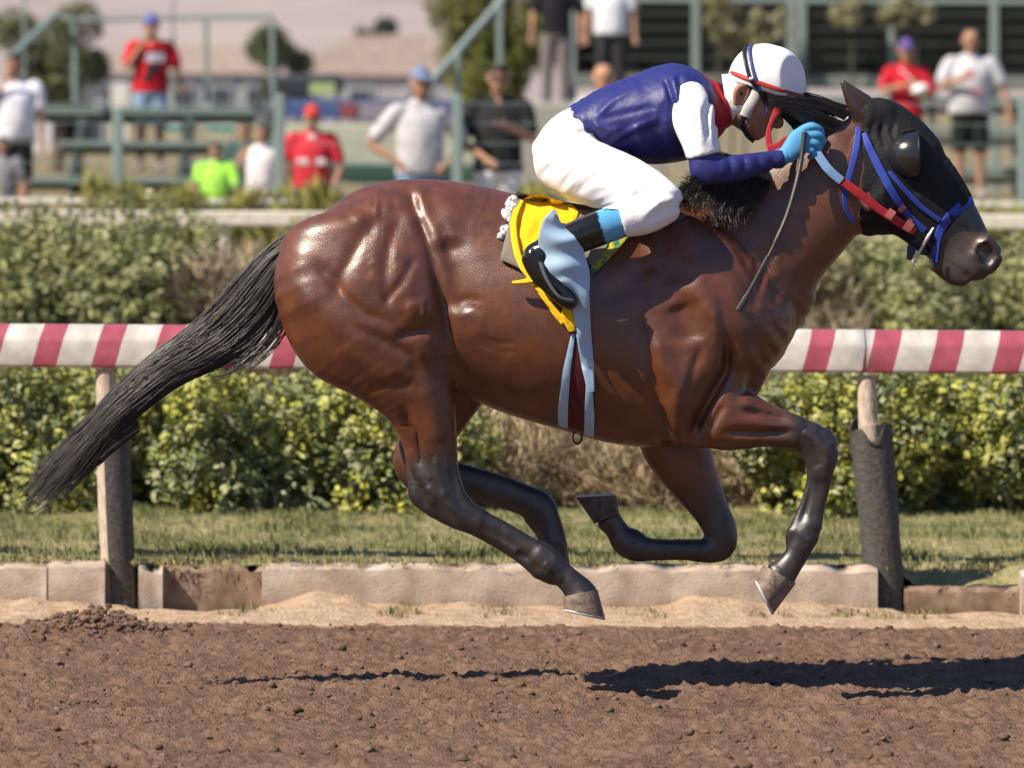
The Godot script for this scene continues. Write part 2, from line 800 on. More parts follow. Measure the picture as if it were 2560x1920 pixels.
const HCELL := 0.0085
const HCUT := [0, 36, 62, 86, 122, 150, 172, 192, 256]
func horse_shape(part: int) -> Array:
	# four slices of one grid, which meet point on point
	var f := Sdf.new(Vector3(-0.85 + HCUT[part] * HCELL, 0.23, -0.38), Vector3(-0.85 + (HCUT[part + 1] + 0.5) * HCELL, 1.94, 0.40), HCELL)
	# barrel, from rump to breast
	f.chain(stn([[775, 680, 85, 0.13, 0.0], [850, 680, 185, 0.215, 0.0, -0.1], [940, 685, 230, 0.265, 0.0, -0.15], [1040, 692, 245, 0.275, 0.0, -0.18], [1130, 705, 250, 0.262, 0.0, -0.1], [1230, 738, 262, 0.27, 0.0, -0.05], [1340, 770, 275, 0.29, 0.0, 0.0], [1450, 795, 283, 0.30, 0.0, 0.0], [1560, 812, 298, 0.292, 0.0, -0.1], [1660, 815, 300, 0.27, 0.0, -0.25], [1760, 800, 265, 0.245, 0.0, -0.15], [1840, 800, 190, 0.215, 0.0], [1890, 815, 110, 0.18, 0.0]]), 0.03, 4)
	f.chain(stn(NECK), 0.08, 4)
	# the lower neck into the breast
	f.chain(stn([[1780, 820, 150, 0.17, 0.0], [1860, 840, 105, 0.16, 0.0], [1905, 800, 85, 0.13, 0.0], [1960, 720, 80, 0.075, 0.0]]), 0.06, 4)
	for side in [1.0, -1.0]:
		f.chain(stn([[1850, 860, 62, 0.07, 0.085 * side], [1868, 920, 52, 0.065, 0.085 * side], [1850, 985, 40, 0.05, 0.085 * side]]), 0.05, 3)
	# near hind leg
	f.chain(stn([[850, 610, 150, 0.15, 0.10], [868, 700, 186, 0.15, 0.135], [920, 800, 195, 0.145, 0.155], [985, 890, 150, 0.115, 0.165], [1040, 985, 100, 0.078, 0.165], [1070, 1070, 71, 0.058, 0.162], [1080, 1140, 64, 0.047, 0.16], [1086, 1195, 58, 0.040, 0.16]]), 0.05, 4)
	# back of the fetlock, point of hock and its tendon
	f.chain(stn([[995, 1040, 18, 0.018, 0.155], [1022, 1110, 14, 0.015, 0.158]]), 0.018, 3)
	# flexor tendon behind the cannon
	# far hind leg
	f.chain(stn([[950, 700, 170, 0.13, -0.13], [1060, 830, 150, 0.125, -0.155], [1130, 930, 105, 0.1, -0.16], [1112, 1010, 78, 0.075, -0.16], [1072, 1085, 62, 0.056, -0.16], [1032, 1145, 52, 0.045, -0.16], [1062, 1188, 52, 0.043, -0.16], [1140, 1198, 44, 0.034, -0.16], [1240, 1225, 42, 0.029, -0.16], [1310, 1250, 40, 0.033, -0.16], [1345, 1268, 44, 0.036, -0.16], [1365, 1305, 38, 0.033, -0.16], [1378, 1340, 36, 0.036, -0.16], [1382, 1365, 38, 0.04, -0.16]]), 0.04, 4)
	f.chain(stn([[1330, 1295, 18, 0.02, -0.16], [1342, 1315, 14, 0.016, -0.16]]), 0.02, 2)
	# shoulder and upper arm, near and far
	for side in [1.0, -1.0]:
		f.chain(stn([[1690, 590, 95, 0.06, 0.13 * side], [1740, 700, 130, 0.09, 0.165 * side], [1790, 810, 125, 0.10, 0.165 * side], [1825, 890, 80, 0.085, 0.155 * side]]), 0.07, 4)
		f.chain(stn([[1655, 760, 100, 0.07, 0.2 * side], [1690, 870, 120, 0.085, 0.19 * side], [1700, 960, 95, 0.085, 0.18 * side], [1698, 1040, 60, 0.065, 0.175 * side], [1690, 1090, 36, 0.042, 0.17 * side]]), 0.05, 4)
	# near fore leg
	f.chain(stn([[1800, 930, 70, 0.075, 0.155], [1785, 1035, 76, 0.075, 0.165], [1850, 1050, 75, 0.066, 0.165], [1920, 1064, 54, 0.05, 0.165], [1985, 1080, 43, 0.041, 0.165], [2015, 1090, 38, 0.036, 0.165]]), 0.022, 4)
	f.chain(stn([[1745, 1072, 30, 0.045, 0.17], [1748, 1100, 27, 0.04, 0.17]]), 0.03, 2)
	# far fore leg
	f.chain(stn([[1690, 1000, 95, 0.085, -0.15], [1685, 1090, 92, 0.08, -0.155], [1712, 1160, 76, 0.068, -0.155], [1745, 1220, 60, 0.053, -0.155], [1778, 1278, 46, 0.043, -0.155], [1800, 1325, 43, 0.042, -0.155], [1800, 1362, 40, 0.041, -0.155], [1768, 1376, 32, 0.035, -0.155], [1710, 1374, 27, 0.028, -0.155], [1640, 1374, 28, 0.027, -0.155], [1592, 1370, 35, 0.034, -0.155], [1562, 1354, 35, 0.034, -0.155], [1540, 1322, 29, 0.03, -0.155], [1522, 1300, 33, 0.036, -0.155]]), 0.03, 4)
	f.chain(stn([[1596, 1346, 16, 0.018, -0.155], [1584, 1332, 12, 0.015, -0.155]]), 0.02, 2)
	# ---- relief of muscles and bones (near and far side alike)
	for side in [1.0, -1.0]:
		var lo := 0.045 if side > 0 else -0.38
		var hi := 0.40 if side > 0 else -0.045
		for r in MUSCLES:
			f.ridge(line(r[0]), r[1] / PPM, r[2], lo, hi)
	for r in MUSCLES_NEAR:
		f.ridge(line(r[0]), r[1] / PPM, r[2], 0.05, 0.40)
	var m := f.net(0)
	m.append(horse_coat(m[0], m[1]))
	m.append(f)
	return m

# the near legs below hock and knee, on a finer grid: bone, tendon, joints
func leg_shape(hind: bool) -> Array:
	var f: Sdf
	var z := 0.16 if hind else 0.165
	if hind:
		f = Sdf.new(P(985, 1520, 0) + Vector3(0, 0, z - 0.085), P(1500, 1060, 0) + Vector3(0, 0, z + 0.085), 0.005)
		f.chain(stn([[1060, 1040, 82, 0.064, z], [1076, 1100, 60, 0.052, z], [1086, 1150, 56, 0.045, z], [1094, 1205, 58, 0.043, z], [1114, 1250, 54, 0.041, z], [1155, 1284, 42, 0.036, z], [1195, 1302, 31, 0.029, z]]), 0.02, 4)
		f.chain(stn([[985, 1020, 16, 0.016, z - 0.004], [1014, 1090, 11, 0.012, z], [1026, 1160, 11, 0.013, z], [1036, 1205, 17, 0.019, z], [1048, 1240, 25, 0.024, z], [1090, 1272, 24, 0.022, z]]), 0.012, 4)
		# cannon bone, tendons behind it
		f.chain(stn([[1150, 1285, 32, 0.030, z], [1230, 1314, 25, 0.023, z], [1305, 1357, 25, 0.023, z], [1352, 1388, 30, 0.030, z]]), 0.018, 4)
		f.chain(stn([[1110, 1288, 15, 0.017, z], [1213, 1342, 12, 0.013, z], [1288, 1387, 12, 0.014, z], [1340, 1424, 17, 0.020, z]]), 0.010, 4)
		f.chain(stn([[1150, 1302, 10, 0.010, z + 0.018], [1240, 1348, 7, 0.008, z + 0.012], [1290, 1378, 7, 0.008, z + 0.014]]), 0.012, 3)
		# fetlock, pastern, coronet
		f.chain(stn([[1345, 1388, 34, 0.032, z], [1372, 1410, 38, 0.037, z], [1396, 1428, 31, 0.032, z], [1424, 1452, 31, 0.031, z], [1444, 1474, 37, 0.038, z], [1452, 1488, 42, 0.044, z]]), 0.016, 4)
		f.chain(stn([[1350, 1430, 19, 0.026, z], [1372, 1446, 14, 0.018, z], [1382, 1456, 8, 0.010, z]]), 0.014, 3)
		for r in [[[1052, 1070, 1058, 1120, 1062, 1170], 9, -0.014], [[1090, 1130, 1100, 1180, 1120, 1235], 9, 0.006], [[1120, 1130, 1132, 1180, 1145, 1230], 7, -0.005], [[1070, 1205, 1085, 1225, 1080, 1255], 10, 0.006], [[1055, 1200, 1062, 1225, 1075, 1262], 6, -0.006], [[1140, 1236, 1160, 1262, 1190, 1290], 7, -0.005], [[1105, 1215, 1120, 1250, 1150, 1275], 9, 0.005], [[1358, 1392, 1372, 1410, 1368, 1432], 8, 0.005], [[1400, 1410, 1410, 1430, 1405, 1452], 6, -0.005]]:
			f.ridge(line(r[0]), r[1] / PPM, r[2], z, z + 0.085)
	else:
		f = Sdf.new(P(1870, 1480, 0) + Vector3(0, 0, z - 0.085), P(2120, 1010, 0) + Vector3(0, 0, z + 0.085), 0.005)
		f.chain(stn([[1968, 1077, 36, 0.034, z], [1998, 1085, 38, 0.037, z], [2028, 1096, 40, 0.040, z], [2052, 1120, 39, 0.041, z], [2056, 1152, 34, 0.037, z], [2052, 1186, 27, 0.028, z]]), 0.014, 4)
		# carpal bones, front and back
		f.chain(stn([[2062, 1086, 18, 0.026, z], [2078, 1106, 16, 0.026, z]]), 0.014, 2)
		f.chain(stn([[2082, 1130, 14, 0.024, z], [2078, 1156, 13, 0.022, z]]), 0.012, 2)
		f.chain(stn([[2010, 1122, 14, 0.016, z], [2020, 1142, 12, 0.015, z]]), 0.014, 2)
		f.chain(stn([[2058, 1160, 25, 0.027, z], [2056, 1205, 22, 0.021, z], [2042, 1266, 21, 0.020, z], [2030, 1312, 25, 0.027, z]]), 0.014, 4)
		f.chain(stn([[2026, 1150, 13, 0.016, z], [2026, 1200, 10, 0.012, z], [2009, 1262, 10, 0.012, z], [1992, 1312, 15, 0.018, z]]), 0.009, 4)
		f.chain(stn([[2040, 1175, 7, 0.009, z + 0.014], [2034, 1240, 6, 0.007, z + 0.010], [2022, 1290, 6, 0.007, z + 0.012]]), 0.012, 3)
		f.chain(stn([[2026, 1310, 27, 0.029, z], [2014, 1334, 36, 0.035, z], [2004, 1358, 32, 0.033, z], [1988, 1392, 29, 0.030, z], [1966, 1422, 33, 0.036, z], [1952, 1438, 40, 0.043, z]]), 0.014, 4)
		f.chain(stn([[1982, 1326, 15, 0.024, z], [1976, 1346, 13, 0.017, z], [1972, 1360, 7, 0.010, z]]), 0.012, 3)
		for r in [[[1990, 1066, 2030, 1086, 2052, 1110], 8, 0.005], [[2020, 1100, 2034, 1128, 2036, 1160], 7, -0.006], [[2050, 1104, 2060, 1130, 2058, 1160], 8, 0.005], [[2070, 1112, 2072, 1125, 2068, 1140], 6, -0.005], [[2010, 1330, 2016, 1346, 2006, 1366], 8, 0.005]]:
			f.ridge(line(r[0]), r[1] / PPM, r[2], z, z + 0.085)
	var m := f.net(1)
	m.append(horse_coat(m[0], m[1]))
	return m

# [line, width px, height m]
const MUSCLES := [
	[[1030, 480, 1040, 520, 1068, 590, 1096, 690, 1116, 775, 1130, 860], 13, -0.021],
	[[880, 545, 950, 500, 1020, 500], 34, 0.008],
	[[770, 600, 740, 690, 790, 780], 46, 0.010],
	[[1000, 600, 1010, 680, 1030, 740], 36, 0.006],
	[[925, 600, 905, 670, 915, 740], 30, 0.004],
	[[1000, 540, 975, 620, 965, 700, 985, 770], 13, -0.007],
	[[880, 800, 960, 840, 1030, 880, 1060, 940], 12, -0.010],
	[[860, 850, 930, 900, 1000, 960], 26, 0.008],
	[[1118, 590, 1140, 690, 1150, 780], 42, -0.026],
	[[1046, 462, 1052, 505, 1045, 560], 22, 0.010],
	[[1090, 470, 1130, 530, 1105, 600], 28, 0.006],
	[[958, 530, 905, 605, 862, 680, 846, 740], 15, -0.008],
	[[975, 545, 935, 640, 930, 720], 36, 0.006],
	[[795, 650, 838, 692, 872, 740, 918, 778, 985, 800], 13, -0.010],
	[[760, 690, 800, 760, 880, 815, 960, 850], 36, 0.008],
	[[1000, 835, 1035, 824, 1075, 815], 9, -0.013],
	[[1020, 770, 1060, 760, 1085, 790], 28, 0.010],
	[[1040, 870, 1075, 860, 1090, 900], 26, 0.010],
	[[930, 965, 990, 945, 1040, 960], 14, -0.008],
	[[1010, 1010, 1040, 1090, 1056, 1160], 11, -0.017],
	[[1060, 950, 1085, 1030, 1100, 1100], 22, 0.008],
	[[1806, 835, 1812, 880, 1808, 920, 1775, 975, 1745, 1030, 1725, 1090], 14, -0.026],
	[[1790, 760, 1804, 842, 1813, 920], 8, -0.008],
	[[1690, 750, 1708, 800, 1712, 850], 42, -0.020],
	[[1600, 690, 1640, 700, 1720, 720, 1780, 800, 1800, 860], 22, 0.014],
	[[1720, 640, 1760, 720, 1795, 800], 22, 0.010],
	[[1630, 820, 1650, 900, 1690, 960, 1700, 1030], 30, 0.012],
	[[1745, 860, 1720, 930, 1700, 1000], 12, -0.009],
	[[1580, 760, 1620, 900, 1650, 1040, 1690, 1125], 16, -0.016],
	[[1730, 890, 1690, 1000, 1680, 1080], 24, 0.008],
	[[1240, 640, 1290, 840, 1360, 1000], 90, 0.006],
]
const MUSCLES_NEAR := [
	[[1845, 1016, 1900, 1028, 1965, 1042], 9, -0.014],
	[[1808, 1068, 1880, 1072, 1970, 1072], 10, -0.017],
	[[1800, 1010, 1830, 995, 1880, 1005], 18, 0.006],
	[[1760, 1070, 1780, 1040, 1800, 1000], 10, -0.010],
	[[1811, 564, 1840, 630, 1876, 690], 9, -0.0045],
	[[1828, 560, 1860, 625, 1890, 670], 9, -0.004],
	[[1795, 580, 1820, 650, 1850, 700], 9, -0.0035],
	[[1848, 575, 1872, 625, 1900, 660], 8, -0.0035],
	[[1960, 560, 1900, 680, 1860, 790], 14, -0.012],
	[[1990, 470, 1950, 560, 1930, 640], 26, 0.008],
	[[1150, 745, 1180, 740, 1205, 750], 6, -0.005],
	[[1155, 765, 1185, 762, 1210, 775], 6, -0.005],
	[[1190, 830, 1240, 850, 1290, 850], 6, -0.005],
	[[1195, 848, 1245, 868, 1290, 872], 6, -0.004],
	[[1100, 560, 1112, 600, 1128, 640], 5, -0.006],
	[[1112, 556, 1124, 596, 1140, 632], 5, -0.005],
	[[1040, 1200, 1060, 1215, 1085, 1220], 8, -0.008],
	[[1075, 1170, 1085, 1215, 1095, 1260], 9, 0.006],
	[[1110, 1150, 1120, 1200, 1140, 1250], 8, 0.005],
	[[1180, 1318, 1240, 1348, 1320, 1393], 8, -0.014],
	[[2030, 1190, 2014, 1250, 1998, 1305], 8, -0.013],
	[[2040, 1080, 2052, 1110, 2048, 1150], 9, 0.006],
	[[2030, 1120, 2032, 1150, 2036, 1175], 6, -0.006],
	[[1905, 1060, 1960, 1052, 2010, 1066], 9, 0.004],
	[[960, 760, 1010, 700, 1040, 640], 9, -0.006],
	[[890, 560, 930, 520, 980, 490], 30, 0.006],
	[[1500, 740, 1560, 720, 1600, 660], 24, -0.008],
]

func horse_coat(V: PackedVector3Array, N: PackedVector3Array) -> PackedColorArray:
	# a bay: red brown body, tan where the coat is thin, black points
	var C := PackedColorArray()
	C.resize(V.size())
	var bay := Color(0.132, 0.039, 0.0115)
	var black := Color(0.016, 0.013, 0.013)
	for k in V.size():
		var p := V[k]
		var sc := FOCAL / (CAM_D - p.z)
		var px := AX + p.x * sc
		var py := AY + (CAM_H - p.y) * sc
		var c := bay
		var nz := noise.get_noise_3d(p.x * 5.0, p.y * 5.0, p.z * 5.0)
		# dapples and sweat-dark patches in the coat
		var dap := clampf(0.5 + 1.1 * noise.get_noise_3d(p.x * 11.0 + 8.0, p.y * 11.0, p.z * 11.0) + 0.6 * nz, 0.0, 1.0)
		c = c.lerp(Color(0.070, 0.0205, 0.0080), 0.75 * dap)
		# black points
		var blk := 0.0
		if px < 1480.0:
			blk = clampf((py - 1085.0 + nz * 40.0 + (px - 1060.0) * 0.25) / 110.0, 0.0, 1.0)
		elif p.z > 0.0:
			blk = maxf(clampf((px - 1915.0 + nz * 30.0) / 90.0, 0.0, 1.0) * clampf((py - 1000.0) / 20.0, 0.0, 1.0), clampf((py - 1135.0) / 30.0, 0.0, 1.0))
		else:
			blk = clampf((py - 1190.0 + nz * 30.0) / 100.0, 0.0, 1.0)
		c = c.lerp(black.lerp(Color(0.060, 0.043, 0.035), clampf(noise.get_noise_3d(p.x * 14.0 + 3.0, p.y * 10.0, p.z * 14.0) * 0.9 + 0.05, 0.0, 0.5)), blk)
		C[k] = c
	return C

func horse_head_shape() -> Array:
	var f := Sdf.new(P(2040, 760, 0) + Vector3(0, 0, -0.13), P(2540, 190, 0) + Vector3(0, 0, 0.13), 0.005)
	f.chain(stn(HEAD), 0.02, 4)
	f.chain(stn(NECK.slice(3)), 0.03, 4)
	f.chain(stn([[2095, 372, 80, 0.06, 0.0], [2150, 325, 66, 0.055, 0.0], [2200, 312, 62, 0.06, 0.0], [2245, 345, 66, 0.065, 0.0], [2290, 395, 66, 0.07, 0.0]]), 0.03, 4)
	# jowl, cheek bone, brow
	for s in [1.0, -1.0]:
		f.chain(stn([[2190, 500, 62, 0.035, 0.055 * s], [2215, 520, 48, 0.03, 0.05 * s]]), 0.04, 2)
		f.chain(stn([[2230, 370, 36, 0.03, 0.062 * s], [2280, 400, 34, 0.03, 0.066 * s], [2330, 450, 20, 0.018, 0.058 * s]]), 0.04, 3)
		f.chain(stn([[2300, 490, 12, 0.014, 0.066 * s], [2360, 545, 10, 0.012, 0.055 * s]]), 0.03, 2)
		# nostril flare and lips
		f.chain(stn([[2452, 615, 36, 0.024, 0.042 * s], [2476, 640, 32, 0.02, 0.036 * s], [2462, 668, 26, 0.018, 0.034 * s]]), 0.022, 3)
	f.chain(stn([[2440, 640, 50, 0.042, 0.0], [2478, 640, 24, 0.034, 0.0]]), 0.03, 2)
	f.chain(stn([[2445, 676, 26, 0.036, 0.0], [2458, 688, 14, 0.03, 0.0]]), 0.02, 2)
	f.chain(stn([[2350, 655, 30, 0.036, 0.0], [2385, 690, 24, 0.036, 0.0], [2412, 703, 14, 0.03, 0.0]]), 0.014, 3)
	for s in [1.0, -1.0]:
		f.chain(stn([[2456, 622, 19, 0.020, 0.064 * s], [2470, 638, 23, 0.022, 0.062 * s], [2466, 656, 17, 0.018, 0.060 * s]]), 0.006, 3, 1)
		f.chain(stn([[2335, 628, 6, 0.014, 0.068 * s], [2380, 660, 6, 0.018, 0.062 * s], [2424, 692, 6, 0.020, 0.052 * s]]), 0.006, 3, 1)
		f.ridge(line([2395, 560, 2420, 600, 2440, 625]), 10.0 / PPM, -0.006, 0.02 if s > 0 else -0.13, 0.13 if s > 0 else -0.02)
		f.ridge(line([2270, 560, 2310, 590, 2350, 620]), 12.0 / PPM, -0.006, 0.02 if s > 0 else -0.13, 0.13 if s > 0 else -0.02)
	# ears: a cupped leaf, turned back
	for s in [1.0, -1.0]:
		f.chain(stn([[2176, 290, 34, 0.024, 0.045 * s], [2150, 262, 33, 0.022, 0.052 * s], [2126, 232, 20, 0.015, 0.058 * s], [2106, 204, 7, 0.007, 0.060 * s]]), 0.02, 4)
		f.chain(stn([[2166, 268, 14, 0.014, 0.078 * s], [2142, 243, 11, 0.011, 0.078 * s], [2120, 217, 4, 0.006, 0.074 * s]]), 0.006, 3, 1)
	var m := f.net()
	var C := PackedColorArray()
	C.resize(m[0].size())
	for k in C.size():
		var p: Vector3 = m[0][k]
		var sc := FOCAL / (CAM_D - p.z)
		var px := AX + p.x * sc
		var py := AY + (CAM_H - p.y) * sc
		var nz := noise.get_noise_3d(p.x * 9.0, p.y * 9.0, p.z * 9.0)
		var c := Color(0.115, 0.042, 0.020)
		c = c.lerp(Color(0.032, 0.020, 0.016), clampf((px - 2180.0) / 90.0 + nz * 0.3, 0.0, 1.0))
		# pale brown snip of hair above the mouth, grey black muzzle skin
		c = c.lerp(Color(0.105, 0.055, 0.034), exp(-Vector2(px - 2432, py - 600).length_squared() / 900.0) * 0.8)
		c = c.lerp(Color(0.10, 0.085, 0.078), clampf(exp(-Vector2(px - 2405, py - 650).length_squared() / 1300.0) * (0.9 + nz), 0.0, 0.8))
		c = c.lerp(Color(0.012, 0.010, 0.010), clampf(exp(-Vector2(px - 2470, py - 642).length_squared() / 520.0) * 1.2, 0.0, 0.95))
		if py < 300.0 and px < 2190.0:
			c = Color(0.034, 0.017, 0.012)
		C[k] = c
	m.append(C)
	m.append(f)
	return m

func hoof(parent: Node3D, z: float, cf: Vector2, cb: Vector2, toe: Vector2, heel: Vector2, wide: float, col: Color) -> void:
	var pts := PackedVector3Array()
	var cols := 28
	var rows := 8
	for r in rows:
		var f := float(r) / (rows - 1)
		var a := cf.lerp(toe, f)
		var b := cb.lerp(heel, f)
		var w := lerpf(wide * 0.84, wide, sqrt(f))
		for c in cols:
			var an := TAU * c / cols
			var k := 0.5 - 0.5 * cos(an)
			var q := b.lerp(a, k)
			var narrow := 1.0 if k > 0.25 else 0.80 + 0.8 * k
			# growth rings
			var ring := 1.0 + 0.012 * sin(f * 21.0)
			pts.append(P(q.x, q.y, z + sin(an) * w * narrow * ring))
	var m := flat(col, 0.55)
	with_bump(tri(m, 9.0), bump_tex(0.05, 5, 4, 256, 5.0), 0.5)
	m.albedo_texture = tint_tex(0.014, 9, Color(0.35, 0.31, 0.28), Color(1.5, 1.42, 1.35), 5, 256)
	put(sheet(pts, cols, true, true), "hoof", m, parent)
	# the racing plate under it
	var sp := PackedVector3Array()
	var dirv := ((toe + heel) / 2.0 - (cf + cb) / 2.0).normalized() * 6.0
	var path := PackedVector3Array()
	for k in 15:
		var an := lerpf(0.35, TAU - 0.35, k / 14.0)
		var kk := 0.5 - 0.5 * cos(an)
		var q := heel.lerp(toe, 0.03 + kk * 0.94) + dirv * 0.4
		path.append(P(q.x, q.y, z + sin(an) * wide * 0.93))
	var rad := PackedFloat32Array()
	rad.resize(path.size())
	rad.fill(0.005)
	put(tube(path, rad, 6), "horseshoe", flat(Color(0.45, 0.45, 0.46), 0.4, 0.6), parent)

func strands(edge_a: PackedVector3Array, edge_b: PackedVector3Array, count: int, steps: int, width: float, depth: float, wave: float, seed_: int, cols: Array) -> ArrayMesh:
	# hair laid between two edge curves, root to tip
	var r := RandomNumberGenerator.new()
	r.seed = seed_
	var ca := curve(edge_a, 5)
	var cb := curve(edge_b, 5)
	var V := PackedVector3Array()
	var N := PackedVector3Array()
	var C := PackedColorArray()
	var I := PackedInt32Array()
	for s in count:
		var side := r.randf()
		side = side + 0.12 * sin(side * TAU)
		var tip := r.randf_range(0.72, 1.0) if r.randf() < 0.8 else r.randf_range(0.4, 0.9)
		var dz := r.randf_range(-1.0, 1.0)
		dz *= sqrt(1.0 - pow(side * 2.0 - 1.0, 2.0) * 0.8)
		var drift := r.randf_range(-1.0, 1.0) * 0.10
		var ph := r.randf() * TAU
		var lock := sin(floor(side * 9.0) * 2.4 + ph * 0.1)
		var face := Vector3(r.randf_range(-0.6, 0.6), r.randf_range(-0.6, 0.6), 1.0).normalized()
		var col: Color = cols[r.randi() % cols.size()]
		var base := V.size()
		var prev := Vector3.ZERO
		for k in steps + 1:
			var f := tip * k / steps
			var u := clampf(side + drift * f + 0.05 * lock * sin(f * 5.0 + ph * 0.2), -0.12, 1.12)
			var fa := f * (ca.size() - 1)
			var fb := f * (cb.size() - 1)
			var ia := mini(int(fa), ca.size() - 2)
			var ib := mini(int(fb), cb.size() - 2)
			var p := ca[ia].lerp(ca[ia + 1], fa - ia).lerp(cb[ib].lerp(cb[ib + 1], fb - ib), u)
			p.z += dz * depth * (0.5 + 0.7 * f)
			p += Vector3(sin(f * 9.0 + ph), cos(f * 7.0 + ph * 1.7), sin(f * 8.0 + ph * 2.3)) * wave * f
			var dirv := (p - prev).normalized() if k else (ca[1] - ca[0]).normalized()
			prev = p
			var across := dirv.cross(face).normalized()
			var w := width * (1.0 - 0.75 * pow(float(k) / steps, 3.0))
			V.append(p - across * w)
			V.append(p + across * w)
			var nn := across.cross(dirv).normalized()
			N.append((nn - across * 0.7).normalized())
			N.append((nn + across * 0.7).normalized())
			C.append(col)
			C.append(col)
			if k:
				var q := base + k * 2
				I.append_array(PackedInt32Array([q - 2, q, q - 1, q - 1, q, q + 1]))
	return arr_mesh(V, N, I, C)

func coat_material() -> StandardMaterial3D:
	var m := vcol(1.0, 0.66)
	m.roughness_texture = tint_tex(0.012, 22, Color(0.075, 0.075, 0.075), Color(0.22, 0.22, 0.22), 5)
	with_bump(tri(m, 4.0, false), bump_tex(0.09, 21, 5, 512, 6.0), 0.30)
	return m

func hair_material() -> StandardMaterial3D:
	return vcol(0.36, 0.5)

var horse: Node3D
var skin_fields := []
var head_field: Sdf

func b4(a: Array) -> Sdf:
	return a[4]

# points that lie on one another where slices meet become one; then the whole skin is evened out
func weld(a: Array) -> void:
	var seen := {}
	var V: PackedVector3Array = a[0]
	var I: PackedInt32Array = a[2]
	var to := PackedInt32Array()
	to.resize(V.size())
	for k in V.size():
		to[k] = k
		var gx := (V[k].x + 0.85) / HCELL
		for c in HCUT:
			if absf(gx - c - 0.5) < 1.2:
				var key := (V[k] * 4000.0).round()
				if seen.has(key):
					to[k] = seen[key]
				else:
					seen[key] = k
	for k in I.size():
		I[k] = to[I[k]]
	a[2] = I
	Sdf.relax(V, a[1], I, 2)

